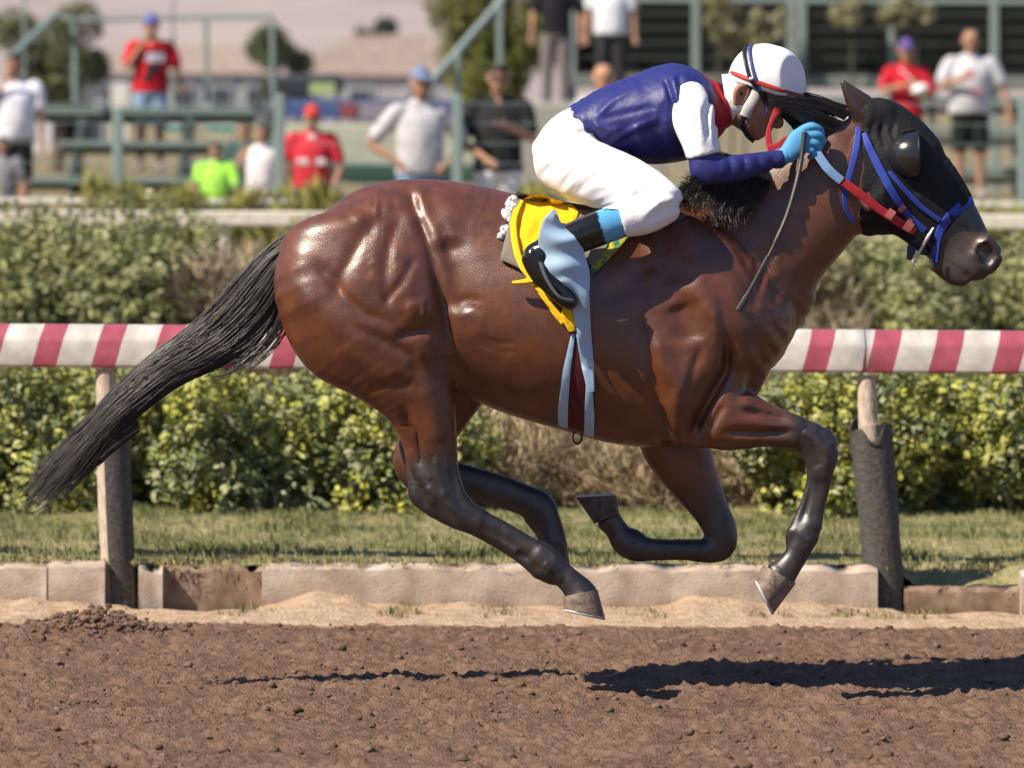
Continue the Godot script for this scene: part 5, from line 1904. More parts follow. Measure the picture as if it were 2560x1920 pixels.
func make_setting() -> void:
	# far ground: one sheet that follows the land to the hills
	var ds := [0.5, 8.0, 17.0, 18.02, 18.3, 20.0, 22.0, 26.0, 31.0, 34.0, 40.0, 46.6, 47.8, 53.0, 60.0, 80.0, 110.0, 200.0, 400.0, 1200.0, 5000.0]
	var xs := [-3000.0, -400.0, -80.0, -20.0, -8.0, -4.0, 0.0, 4.0, 8.0, 20.0, 80.0, 400.0, 3000.0]
	var pts := PackedVector3Array()
	for x in xs:
		pts.append(Vector3(x, -0.03, 60.0))
	for d in ds:
		for x in xs:
			pts.append(Vector3(x, ground_y(CAM_D - d), CAM_D - d))
	var gm := flat(Color(1, 1, 1), 0.95, 0.2)
	gm.albedo_texture = tint_tex(0.006, 71, Color(0.15, 0.13, 0.075), Color(0.30, 0.25, 0.16), 5)
	with_bump(tri(gm, 0.4), bump_tex(0.03, 72, 5, 512, 8.0), 0.6)
	setting(put(sheet(pts, xs.size()), "ground", gm))
	# harrowed dirt, fine where the camera sees it, coarse beyond
	var dirt := vcol(0.95, 0.25)
	dirt.albedo_texture = tint_tex(0.02, 73, Color(0.62, 0.60, 0.58), Color(1.3, 1.3, 1.32), 5)
	with_bump(tri(dirt, 3.0), bump_tex(0.05, 74, 5, 512, 10.0), 0.9)
	setting(put(from_net(got("track")), "dirt_track", dirt))
	var pm := PlaneMesh.new()
	pm.size = Vector2(160, 30)
	var coarse := flat(Color(0.155, 0.10, 0.07), 0.95, 0.2)
	coarse.albedo_texture = dirt.albedo_texture
	with_bump(tri(coarse, 3.0), dirt.normal_texture, 0.9)
	setting(put(pm, "dirt_track_beyond", coarse, null, Vector3(0, -0.012, 15.0 - 2.5)))
	# loose clods on the track
	var clod := clod_mesh(1)
	var mm := MultiMesh.new()
	mm.transform_format = MultiMesh.TRANSFORM_3D
	mm.use_colors = true
	mm.mesh = clod
	mm.instance_count = 2600
	for k in mm.instance_count:
		var z := rng.randf_range(-2.25, 2.4)
		var x := rng.randf_range(-2.3, 2.3)
		if k < 500:
			z = -2.02 + rng.randfn(0.0, 0.13)
			x = gx(235, -2.0) + rng.randfn(0.0, 0.13)
		var s := 0.004 + 0.014 * pow(rng.randf(), 3.5)
		var b := Basis.from_euler(Vector3(rng.randf() * TAU, rng.randf() * TAU, rng.randf() * TAU)).scaled(Vector3(s * 1.3, s, s))
		var y := 0.024 if k >= 500 else 0.03 + 0.055 * exp(-pow(x - gx(235, -2.0), 2.0) / 0.03) * rng.randf_range(0.3, 1.0)
		mm.set_instance_transform(k, Transform3D(b, Vector3(x, y + 0.01 * noise.get_noise_2d(x * 3.0, z * 3.0), z)))
		var w := rng.randf()
		mm.set_instance_color(k, Color(0.11, 0.067, 0.047).lerp(Color(0.19, 0.125, 0.09), w))
	var mi := MultiMeshInstance3D.new()
	mi.name = "dirt_clods"
	mi.multimesh = mm
	mi.material_override = vcol(0.95, 0.2)
	mi.set_meta("kind", "stuff")
	tag(mi, "loose brown clods scattered over the harrowed dirt track", "clods")
	add_child(mi)
	# sandy verge between dirt and kerb
	var vp := PackedVector3Array()
	var vn := 160
	for r in 16:
		var z := lerpf(-2.35, -3.02, r / 15.0)
		for c in vn + 1:
			var x := lerpf(-2.6, 2.6, float(c) / vn)
			vp.append(Vector3(x, 0.006 + 0.018 * (r / 15.0) + 0.012 * noise.get_noise_2d(x * 5.0, z * 9.0) + 0.09 * pow(r / 15.0, 2.0) * maxf(0.0, noise.get_noise_2d(x * 1.6 + 4.0, 2.0) + 0.1) - pit(x, z) * 0.14, z))
	var sand := flat(Color(1, 1, 1), 0.95, 0.2)
	sand.albedo_texture = tint_tex(0.012, 75, Color(0.30, 0.205, 0.135), Color(0.50, 0.375, 0.265), 5)
	with_bump(tri(sand, 1.6), bump_tex(0.05, 76, 5, 512, 8.0), 0.8)
	setting(put(sheet(vp, vn + 1), "sand_verge", sand))
	# lawn behind the kerb
	var lp := PackedVector3Array()
	var ln := 120
	for r in 26:
		var z := lerpf(-3.10, -9.5, pow(r / 25.0, 1.5))
		for c in ln + 1:
			var x := lerpf(-3.6, 3.6, float(c) / ln)
			lp.append(Vector3(x, lawn_y(x, z), z))
	var turf := flat(Color(1, 1, 1), 0.95, 0.2)
	turf.albedo_texture = tint_tex(0.01, 77, Color(0.13, 0.14, 0.055), Color(0.36, 0.30, 0.17), 5)
	with_bump(tri(turf, 1.3), bump_tex(0.05, 78, 5, 512, 8.0), 0.8)
	setting(put(sheet(lp, ln + 1), "lawn", turf))
	make_kerb()
	make_grass()

func pit(x: float, z: float) -> float:
	# the hollows in the verge beside the posts
	var a := exp(-pow((x - gx(490, -2.95)) / 0.21, 4.0) - pow((z + 3.02) / 0.10, 2.0))
	var b := exp(-pow((x - gx(2420, -2.95)) / 0.21, 4.0) - pow((z + 3.02) / 0.14, 2.0))
	return clampf(a + b, 0.0, 1.0)

func lawn_y(x: float, z: float) -> float:
	return 0.165 + 0.03 * clampf((-z - 3.1) / 3.0, 0.0, 1.0) + 0.02 * noise.get_noise_2d(x * 1.5, z * 1.5) + 0.010 * noise.get_noise_2d(x * 8.0, z * 8.0) - 0.14 * exp(-pow((x - gx(2440, -3.1)) / 0.25, 4.0) - pow((z + 3.1) / 0.18, 2.0))

func clod_mesh(seed_: int) -> ArrayMesh:
	var sp := SphereMesh.new()
	sp.radius = 1.0
	sp.height = 2.0
	sp.radial_segments = 8
	sp.rings = 4
	var a := sp.get_mesh_arrays()
	var v: PackedVector3Array = a[Mesh.ARRAY_VERTEX]
	for k in v.size():
		v[k] *= 0.8 + 0.5 * noise.get_noise_3d(v[k].x * 1.3 + seed_ * 9.0, v[k].y * 1.3, v[k].z * 1.3)
	return arr_mesh(v, smooth_normals(v, a[Mesh.ARRAY_INDEX]), a[Mesh.ARRAY_INDEX])

func rough_block(x0: float, x1: float, y0: float, y1: float, z0: float, z1: float, chip: float, seed_: int) -> ArrayMesh:
	# a cast block with worn, slightly uneven faces: a fine sheet round its section
	var n := maxi(4, int((x1 - x0) / 0.03))
	var prof := [Vector2(z0, y0), Vector2(z0, y1 - 0.022), Vector2(z0 - 0.006, y1 - 0.008), Vector2(z0 - 0.02, y1), Vector2((z0 + z1) / 2.0, y1), Vector2(z1, y1), Vector2(z1, y0)]
	var pts := PackedVector3Array()
	for k in n + 1:
		var x := lerpf(x0, x1, float(k) / n)
		for p in prof.size():
			var q: Vector2 = prof[p]
			var e := noise.get_noise_3d(x * 9.0, p * 3.1, seed_ * 5.0)
			var wear := chip * maxf(0.0, noise.get_noise_2d(x * 5.0, seed_ * 3.0) - 0.1) if p in [2, 3, 4] else 0.0
			pts.append(Vector3(x, q.y + 0.011 * e - wear * 1.9, q.x + 0.008 * e - wear * 1.0))
	return sheet(pts, prof.size(), true, true)

func make_kerb() -> void:
	var m := flat(Color(1, 1, 1), 0.9, 0.3)
	m.albedo_texture = tint_tex(0.008, 81, Color(0.30, 0.225, 0.17), Color(0.56, 0.48, 0.41), 6)
	with_bump(tri(m, 1.2), bump_tex(0.08, 82, 5, 512, 4.0), 0.25)
	var z0 := -2.98
	var z1 := -3.10
	var g := "concrete kerb blocks along the track"
	var blocks := [[-1200, 122, 0.178, 0.0, 0.05, "long pale concrete kerb block, left of the short smooth block"], [126, 268, 0.186, 0.012, 0.02, "short smooth concrete kerb block beside the two toned post"], [660, 2200, 0.182, 0.0, 0.05, "long pale concrete kerb block running between the two rail posts"], [2560, 3600, 0.17, 0.0, 0.05, "low pale concrete kerb block past the rough wrapped post"]]
	for k in blocks.size():
		var b: Array = blocks[k]
		tag(put(rough_block(gx(b[0], z0), gx(b[1], z0), -0.1, b[2], z0 + b[3], z1, b[4], k), "kerb_block", m), b[5], "kerb")
	var chunk := rough_block(gx(352, z0), gx(412, z0), -0.06, 0.17, z0 + 0.012, z1 + 0.03, 0.12, 9)
	tag(put(chunk, "kerb_fragment", m), "broken stub of concrete kerb right beside the two toned post", "kerb")
	# older kerb set back in the gap, stained with earth
	var old := flat(Color(1, 1, 1), 0.95, 0.2)
	old.albedo_texture = tint_tex(0.01, 83, Color(0.16, 0.10, 0.065), Color(0.36, 0.27, 0.20), 5)
	tri(old, 2.0)
	tag(put(rough_block(gx(412, z0), gx(690, z0), -0.12, 0.165, z0 - 0.07, z1 - 0.04, 0.05, 12), "kerb_block", old), "earth stained kerb block set back in the gap beside the broken stub", "kerb")
	tag(put(rough_block(gx(2270, z0), gx(2580, z0), -0.12, 0.10, z0 - 0.07, z1 - 0.04, 0.05, 13), "kerb_block", old), "earth stained sunken kerb block in the hollow past the rough wrapped post", "kerb")

func blade_tuft(n: int, h: float, spread: float, w: float, seed_: int) -> ArrayMesh:
	var r := RandomNumberGenerator.new()
	r.seed = seed_
	var V := PackedVector3Array()
	var N := PackedVector3Array()
	var I := PackedInt32Array()
	for k in n:
		var a := r.randf() * TAU
		var lean := r.randf_range(0.1, 0.9)
		var dirv := Vector3(cos(a), 0, sin(a))
		var side := Vector3(-sin(a), 0, cos(a)) * w
		var p0 := dirv * r.randf() * spread
		var hh := h * r.randf_range(0.6, 1.15)
		var p1 := p0 + dirv * lean * hh * 0.3 + Vector3(0, hh * 0.6, 0)
		var p2 := p0 + dirv * lean * hh * 0.9 + Vector3(0, hh * (1.0 - lean * 0.25), 0)
		var b := V.size()
		V.append_array([p0 - side, p0 + side, p1 - side * 0.8, p1 + side * 0.8, p2])
		var nn := (Vector3.UP + dirv * -0.3).normalized()
		for q in 5:
			N.append((dirv + Vector3.UP * 0.45).normalized())
		I.append_array([b, b + 1, b + 2, b + 1, b + 3, b + 2, b + 2, b + 3, b + 4])
	return arr_mesh(V, N, I)

func scatter(called: String, mesh: Mesh, mat: Material, xf: Array, cols: PackedColorArray, parent: Node3D = null) -> MultiMeshInstance3D:
	var mm := MultiMesh.new()
	mm.transform_format = MultiMesh.TRANSFORM_3D
	mm.use_colors = true
	mm.mesh = mesh
	mm.instance_count = xf.size()
	for k in xf.size():
		mm.set_instance_transform(k, xf[k])
		mm.set_instance_color(k, cols[k])
	var mi := MultiMeshInstance3D.new()
	mi.multimesh = mm
	mi.material_override = mat
	mi.set_meta("kind", "stuff")
	if parent:
		mi.name = called
		parent.add_child(mi, true)
	else:
		mi.name = numbered(called)
		add_child(mi)
	return mi

func leaf_material(rough := 0.55, back := Color(0.25, 0.3, 0.06)) -> StandardMaterial3D:
	var m := vcol(rough, 0.4)
	m.backlight_enabled = true
	m.backlight = back
	m.cull_mode = BaseMaterial3D.CULL_DISABLED
	return m

func make_grass() -> void:
	var tuft := blade_tuft(8, 0.040, 0.03, 0.0020, 5)
	var xf := []
	var cols := PackedColorArray()
	for k in 20000:
		var z := -3.12 - 5.2 * pow(rng.randf(), 1.25)
		var x := rng.randf_range(-0.135, 0.135) * (CAM_D - z)
		var dry := clampf(0.45 + 1.3 * noise.get_noise_2d(x * 1.2 + 30.0, z * 1.8), 0.0, 1.0)
		if z > -3.35:
			dry = clampf(dry + 0.4, 0.0, 1.0)
		if rng.randf() < dry * 0.6:
			continue
		var s := rng.randf_range(0.5, 1.25) * (1.0 - 0.35 * dry)
		xf.append(Transform3D(Basis.from_euler(Vector3(0, rng.randf() * TAU, 0)).scaled(Vector3.ONE * s), Vector3(x, lawn_y(x, z) - 0.004, z)))
		var c := Color(0.17, 0.20, 0.075).lerp(Color(0.44, 0.37, 0.21), dry * rng.randf_range(0.4, 1.1))
		cols.append(c)
	tag(scatter("grass", tuft, leaf_material(0.7), xf, cols), "short patchy green and dry grass on the strip behind the kerb", "grass")
	# grass and straw that hangs over the kerb's edge
	xf = []
	cols = PackedColorArray()
	for k in 900:
		var x := rng.randf_range(-2.4, 2.4)
		if noise.get_noise_2d(x * 3.0, 55.0) < -0.05:
			continue
		var z := rng.randf_range(-3.16, -2.99)
		var s := rng.randf_range(0.4, 0.95)
		xf.append(Transform3D(Basis.from_euler(Vector3(rng.randf_range(0.0, 0.9), rng.randf() * TAU, 0)).scaled(Vector3.ONE * s), Vector3(x, 0.172, z)))
		cols.append(Color(0.15, 0.17, 0.055).lerp(Color(0.42, 0.34, 0.19), rng.randf()))
	tag(scatter("kerb_grass", tuft, leaf_material(0.7), xf, cols), "straw and grass tufts overhanging the top of the kerb", "grass")
	# weeds at the foot of the kerb
	xf = []
	cols = PackedColorArray()
	var spots := [[1880, 0.3], [1950, 0.25], [2060, 0.2], [620, 0.16], [2130, 0.25], [960, 0.12], [1010, 0.14], [1640, 0.2], [2230, 0.3], [1240, 0.14], [2330, 0.2]]
	for s in spots:
		for k in 26:
			var z := rng.randf_range(-2.97, -2.62)
			var x := gx(s[0], z) + rng.randfn(0.0, 0.06)
			xf.append(Transform3D(Basis.from_euler(Vector3(0, rng.randf() * TAU, 0)).scaled(Vector3.ONE * rng.randf_range(0.4, 1.0)), Vector3(x, 0.01, z)))
			cols.append(Color(0.10, 0.13, 0.035).lerp(Color(0.30, 0.24, 0.11), rng.randf()))
	tag(scatter("weeds", tuft, leaf_material(0.7), xf, cols), "thin weeds growing along the foot of the kerb", "weeds")

# ---------------------------------------------------------------- striped rail on its posts
const RAIL_Z := -3.1
func rail_piece(x0: float, x1: float, y_at: Callable, first: float, period: float, wide: float, slant: float) -> ArrayMesh:
	# section: front lip, flat face, rounded shoulder, top, back; stripes are painted on aslant
	var prof := [Vector2(0.010, 0.0), Vector2(0.022, 0.004), Vector2(0.024, 0.014), Vector2(0.022, 0.100), Vector2(0.014, 0.116), Vector2(-0.012, 0.142), Vector2(-0.040, 0.162), Vector2(-0.062, 0.168), Vector2(-0.085, 0.164), Vector2(-0.095, 0.150), Vector2(-0.095, 0.008), Vector2(-0.085, 0.0)]
	var V := PackedVector3Array()
	var C := PackedColorArray()
	var I := PackedInt32Array()
	# columns in stripe space, so that every edge of paint is an edge of the mesh
	var cuts := []
	var k := floorf((x0 - first) / period) - 1.0
	var white := Color(0.60, 0.575, 0.53)
	var red := Color(0.40, 0.085, 0.115)
	var spans := []
	while first + k * period < x1 + 0.2:
		spans.append([first + k * period, first + k * period + wide, red])
		spans.append([first + k * period + wide, first + (k + 1.0) * period, white])
		k += 1.0
	for s in spans:
		for half in 2:
			var a := lerpf(s[0], s[1], half * 0.5)
			var b := lerpf(s[0], s[1], half * 0.5 + 0.5)
			if b < x0 - 0.05 or a > x1 + 0.05:
				continue
			for p in prof.size():
				var q0: Vector2 = prof[p]
				var q1: Vector2 = prof[(p + 1) % prof.size()]
				var base := V.size()
				for e in [[a, q0], [b, q0], [b, q1], [a, q1]]:
					var q: Vector2 = e[1]
					var x := clampf(e[0] + slant * q.y, x0, x1)
					V.append(Vector3(x, y_at.call(x) + q.y, RAIL_Z + q.x))
					var w := 1.0 + 0.10 * noise.get_noise_2d(x * 6.0, q.y * 20.0)
					C.append(Color(s[2].r * w, s[2].g * w, s[2].b * w))
				I.append_array(PackedInt32Array([base, base + 2, base + 1, base, base + 3, base + 2]))
	# end caps
	for x in [x0, x1]:
		var base := V.size()
		for q in prof:
			V.append(Vector3(x, y_at.call(x) + q.y, RAIL_Z + q.x))
			C.append(white)
		V.append(Vector3(x, y_at.call(x) + 0.08, RAIL_Z - 0.03))
		C.append(white)
		for p in prof.size():
			I.append_array(PackedInt32Array([base + p, base + (p + 1) % prof.size(), base + prof.size()]))
	var N := PackedVector3Array()
	N.resize(V.size())
	for t in range(0, I.size(), 3):
		var f := (V[I[t + 2]] - V[I[t]]).cross(V[I[t + 1]] - V[I[t]]).normalized()
		for e in 3:
			N[I[t + e]] += f
	# round the shoulder's shading across neighbouring strips of the section
	var acc := {}
	for t in V.size():
		var key := (V[t] * 3000.0).round()
		acc[key] = acc.get(key, Vector3.ZERO) + N[t].normalized()
	for t in V.size():
		var n := N[t].normalized()
		var m: Vector3 = acc[(V[t] * 3000.0).round()].normalized()
		N[t] = m if m.dot(n) > 0.8 else n
	return arr_mesh(V, N, I, C)

func make_rail() -> void:
	var d := CAM_D - RAIL_Z
	var y0 := P(0, 917, RAIL_Z).y
	var y1 := P(2560, 935, RAIL_Z).y
	var xa := gx(0, RAIL_Z)
	var xb := gx(2560, RAIL_Z)
	var y_at := func(x: float) -> float: return lerpf(y0, y1, (x - xa) / (xb - xa))
	var m := vcol(0.35, 0.5)
	m.albedo_texture = tint_tex(0.01, 84, Color(0.66, 0.64, 0.60), Color(1.12, 1.12, 1.12), 6)
	m.clearcoat_enabled = true
	m.clearcoat = 0.3
	m.clearcoat_roughness = 0.3
	with_bump(tri(m, 1.5), bump_tex(0.02, 85, 4, 256, 3.0), 0.15)
	var px := d / FOCAL
	var seam := gx(2166, RAIL_Z)
	var r1 := put(rail_piece(-9.0, seam - 0.002, y_at, gx(83, RAIL_Z), 147.9 * px, 60 * px, 0.27), "striped_rail", m)
	tag(r1, "red and white striped running rail, the long length on the two toned post", "rail")
	var r2 := put(rail_piece(seam + 0.002, 9.0, y_at, gx(2164, RAIL_Z), 157.0 * px, 68 * px, 0.27), "striped_rail", m)
	tag(r2, "red and white striped running rail, the length that starts at the rough wrapped post", "rail")
	# posts: pale stake, arm up to the rail, dark rubber sheet wrapped round
	var wood := flat(Color(1, 1, 1), 0.85, 0.3)
	wood.albedo_texture = tint_tex(0.02, 86, Color(0.36, 0.28, 0.21), Color(0.58, 0.50, 0.42), 4)
	wood.uv1_triplanar = true
	wood.uv1_world_triplanar = true
	wood.uv1_scale = Vector3(6, 0.8, 6)
	with_bump(wood, bump_tex(0.06, 87, 4, 256, 5.0), 0.5)
	var rubber := flat(Color(1, 1, 1), 0.75, 0.4)
	rubber.albedo_texture = tint_tex(0.02, 88, Color(0.032, 0.031, 0.030), Color(0.13, 0.118, 0.105), 5)
	with_bump(tri(rubber, 4.0), bump_tex(0.05, 89, 5, 512, 8.0), 0.8)
	var g := "posts that carry the striped rail"
	var a := thing("rail_post", "leaning post with pale wood on one side and black rubber on the other", "post", g, P(300, 1552, RAIL_Z))
	post_parts(a, [Vector2(300, 1556), Vector2(286, 1300), Vector2(277, 1062)], [0.064, 0.066, 0.064], Vector2(262, 920), Vector2(268, 1090), wood, rubber, 0)
	var b := thing("rail_post", "post wrapped in ragged dark grey rubber with its pale stake showing at the top", "post", g, P(2215, 1552, RAIL_Z))
	post_parts(b, [Vector2(2218, 1556), Vector2(2198, 1300), Vector2(2176, 1060)], [0.064, 0.072, 0.076], Vector2(2166, 938), Vector2(2172, 1100), wood, rubber, 1)

func post_parts(t: Node3D, line_: Array, rad: Array, top: Vector2, low: Vector2, wood: Material, rubber: Material, kind: int) -> void:
	var o := t.position
	var c := PackedVector3Array()
	for q in line_:
		c.append(P(q.x, q.y, RAIL_Z + (0.02 if kind == 0 else 0.0)) - o)
	var path := curve(c, 8)
	var r := PackedFloat32Array()
	for k in path.size():
		var f := float(k) / (path.size() - 1) * 2.0
		var i := mini(int(f), 1)
		r.append(lerpf(rad[i], rad[i + 1], f - i))
	var stake_r := PackedFloat32Array()
	for k in r.size():
		stake_r.append(r[k] * (0.93 if kind == 0 else 0.55))
	put(tube(path, stake_r, 20), "stake", wood, t)
	# arm between stake and rail
	var arm := curve(PackedVector3Array([P(low.x, low.y, RAIL_Z - 0.01) - o, P((low.x + top.x) / 2.0, (low.y + top.y) / 2.0, RAIL_Z - 0.02) - o, P(top.x, top.y, RAIL_Z - 0.03) - o]), 6)
	var ar := PackedFloat32Array()
	for k in arm.size():
		ar.append(0.040 - 0.004 * k / arm.size())
	put(tube(arm, ar, 14), "arm", wood, t)
	# the sheet: rows up the post, columns round it, with torn upper edge
	var rows := path.size()
	var cols := 41
	var pts := PackedVector3Array()
	var from := -0.35 if kind == 0 else -PI * 0.98
	var to := PI * 1.05 if kind == 0 else PI * 0.98
	for side in 2:
		for k in rows:
			for cc in cols:
				var an := lerpf(from, to, float(cc) / (cols - 1))
				# an = 0 faces the camera, +90 degrees to the right
				var f := float(k) / (rows - 1)
				var e := noise.get_noise_3d(cos(an) * 2.5, f * 14.0 + kind * 7.0, sin(an) * 2.5)
				var rr := r[k] * (1.02 + (0.10 if kind else 0.035) * e) + (0.0 if side else 0.006)
				var p := path[k] + Vector3(sin(an) * rr, 0, cos(an) * rr)
				if k == rows - 1:
					var drop := 0.10 * exp(-pow((an - 0.1) / 0.45, 2.0)) if kind else 0.0
					p.y += 0.03 * sin(an * 2.0 + 1.0) * (1.0 if kind else 0.3) - drop
				elif k == rows - 2 and kind:
					p.y -= 0.06 * exp(-pow((an - 0.1) / 0.45, 2.0))
				pts.append(p)
	var half := rows * cols
	var V := pts
	var I := PackedInt32Array()
	for side in 2:
		for k in rows - 1:
			for cc in cols - 1:
				var a := side * half + k * cols + cc
				if side == 0:
					I.append_array([a, a + cols, a + 1, a + 1, a + cols, a + cols + 1])
				else:
					I.append_array([a, a + 1, a + cols, a + 1, a + cols + 1, a + cols])
	for cc in cols - 1:
		var a := (rows - 1) * cols + cc
		I.append_array([a, a + half, a + 1, a + 1, a + half, a + half + 1])
	for k in rows - 1:
		for cc in [0, cols - 1]:
			var a: int = k * cols + cc
			I.append_array([a, a + cols, a + half, a + half, a + cols, a + half + cols])
	put(arr_mesh(V, smooth_normals(V, I), I), "rubber_wrap", rubber, t)

# ---------------------------------------------------------------- hedges and trees
func leaf_mesh(n: int, size: float, seed_: int) -> ArrayMesh:
	# a sprig of n pointed leaves, folded a little along the midrib
	var r := RandomNumberGenerator.new()
	r.seed = seed_
	var V := PackedVector3Array()
	var N := PackedVector3Array()
	var I := PackedInt32Array()
	for k in n:
		var b := Basis.from_euler(Vector3(r.randf_range(-0.9, 0.9), r.randf() * TAU, r.randf_range(-0.7, 0.7)))
		var o := Vector3(r.randf_range(-1, 1), r.randf_range(-1, 1), r.randf_range(-1, 1)) * size * 0.8
		var s := size * r.randf_range(0.7, 1.2)
		var q := [Vector3(0, 0, 0), Vector3(0.30, 0.06, 0.35), Vector3(0.26, 0.05, 0.75), Vector3(0, -0.06, 1.1), Vector3(-0.26, 0.05, 0.75), Vector3(-0.30, 0.06, 0.35), Vector3(0, 0, 0.5)]
		var base := V.size()
		for p in q:
			V.append(o + b * (p * s))
			N.append(b * Vector3(p.x * -0.5, 1.0, 0).normalized())
		for f in 6:
			I.append_array([base + 6, base + f, base + (f + 1) % 6])
	return arr_mesh(V, N, I)

# leaves through a rounded block of hedge; top_col where young shoots are, low_col for old dusty leaves
func shrub(t: Node3D, size: Vector3, count: int, mesh: Mesh, mat: Material, young: Color, old: Color, dusty: Color, seed_: int, shoots := 0.35, scale := 1.0, thin := 0.0) -> void:
	var r := RandomNumberGenerator.new()
	r.seed = seed_
	var xf := []
	var cols := PackedColorArray()
	var lobes := []
	for k in 16:
		lobes.append([Vector3(r.randf_range(-0.5, 0.5) * size.x, r.randf_range(0.12, 0.86) * size.y, r.randf_range(-0.42, 0.42) * size.z), r.randf_range(0.20, 0.34) * minf(size.x, size.y * 1.3), r.randf()])
	for k in count:
		var L: Array = lobes[r.randi() % lobes.size()]
		var dirv := Vector3(r.randfn(), r.randfn(), r.randfn()).normalized()
		var p: Vector3 = L[0] + dirv * L[1] * pow(r.randf(), 0.22)
		p.y = clampf(p.y, 0.02, size.y * 1.08)
		if thin > 0.0 and noise.get_noise_3d(p.x * 4.0 + seed_, p.y * 4.0, p.z * 4.0) > 0.25 - thin * 0.4:
			continue
		var b := Basis.from_euler(Vector3(r.randf_range(-0.7, 0.7), r.randf() * TAU, r.randf_range(-0.7, 0.7)))
		var tilt := (Vector3.UP * 0.8 + dirv).normalized()
		var axis := Vector3.UP.cross(tilt)
		if axis.length() > 0.01:
			b = Basis(axis.normalized(), Vector3.UP.angle_to(tilt) * 0.7) * b
		var s := r.randf_range(0.65, 1.25) * scale
		xf.append(Transform3D(b.scaled(Vector3.ONE * s), p))
		# young shoots sit in their own clumps
		var y := clampf(0.5 + 1.6 * noise.get_noise_3d(p.x * 2.6 + seed_ * 3.0, p.y * 2.6, p.z * 2.6) + (L[2] - 0.5) * 0.8, 0.0, 1.0)
		var c := old.lerp(young, smoothstep(1.0 - shoots - 0.25, 1.0 - shoots + 0.25, y))
		c = c.lerp(dusty, clampf(r.randf() * 1.4 - 0.75, 0.0, 0.8))
		# every leaf its own tone, drawn at random wherever it grows
		cols.append(c.lerp([young, old, dusty][r.randi() % 3], r.randf() * 0.35))
	scatter("foliage", mesh, mat, xf, cols, t)
	# stems
	var st := SurfaceTool.new()
	st.begin(Mesh.PRIMITIVE_TRIANGLES)
	for k in 7:
		var a := Vector3(r.randf_range(-0.3, 0.3) * size.x, 0, r.randf_range(-0.2, 0.2) * size.z)
		var e := Vector3(a.x + r.randf_range(-0.25, 0.25) * size.x, size.y * r.randf_range(0.5, 0.85), a.z + r.randf_range(-0.2, 0.2) * size.z)
		st.append_from(tube(PackedVector3Array([a, a.lerp(e, 0.5) + Vector3(r.randf_range(-0.05, 0.05), 0, r.randf_range(-0.05, 0.05)), e]), PackedFloat32Array([0.014, 0.010, 0.005]) if size.y < 3.0 else PackedFloat32Array([0.09, 0.06, 0.03]), 5), 0, Transform3D.IDENTITY)
	put(st.commit(), "stems", flat(Color(0.11, 0.075, 0.05), 0.9), t)

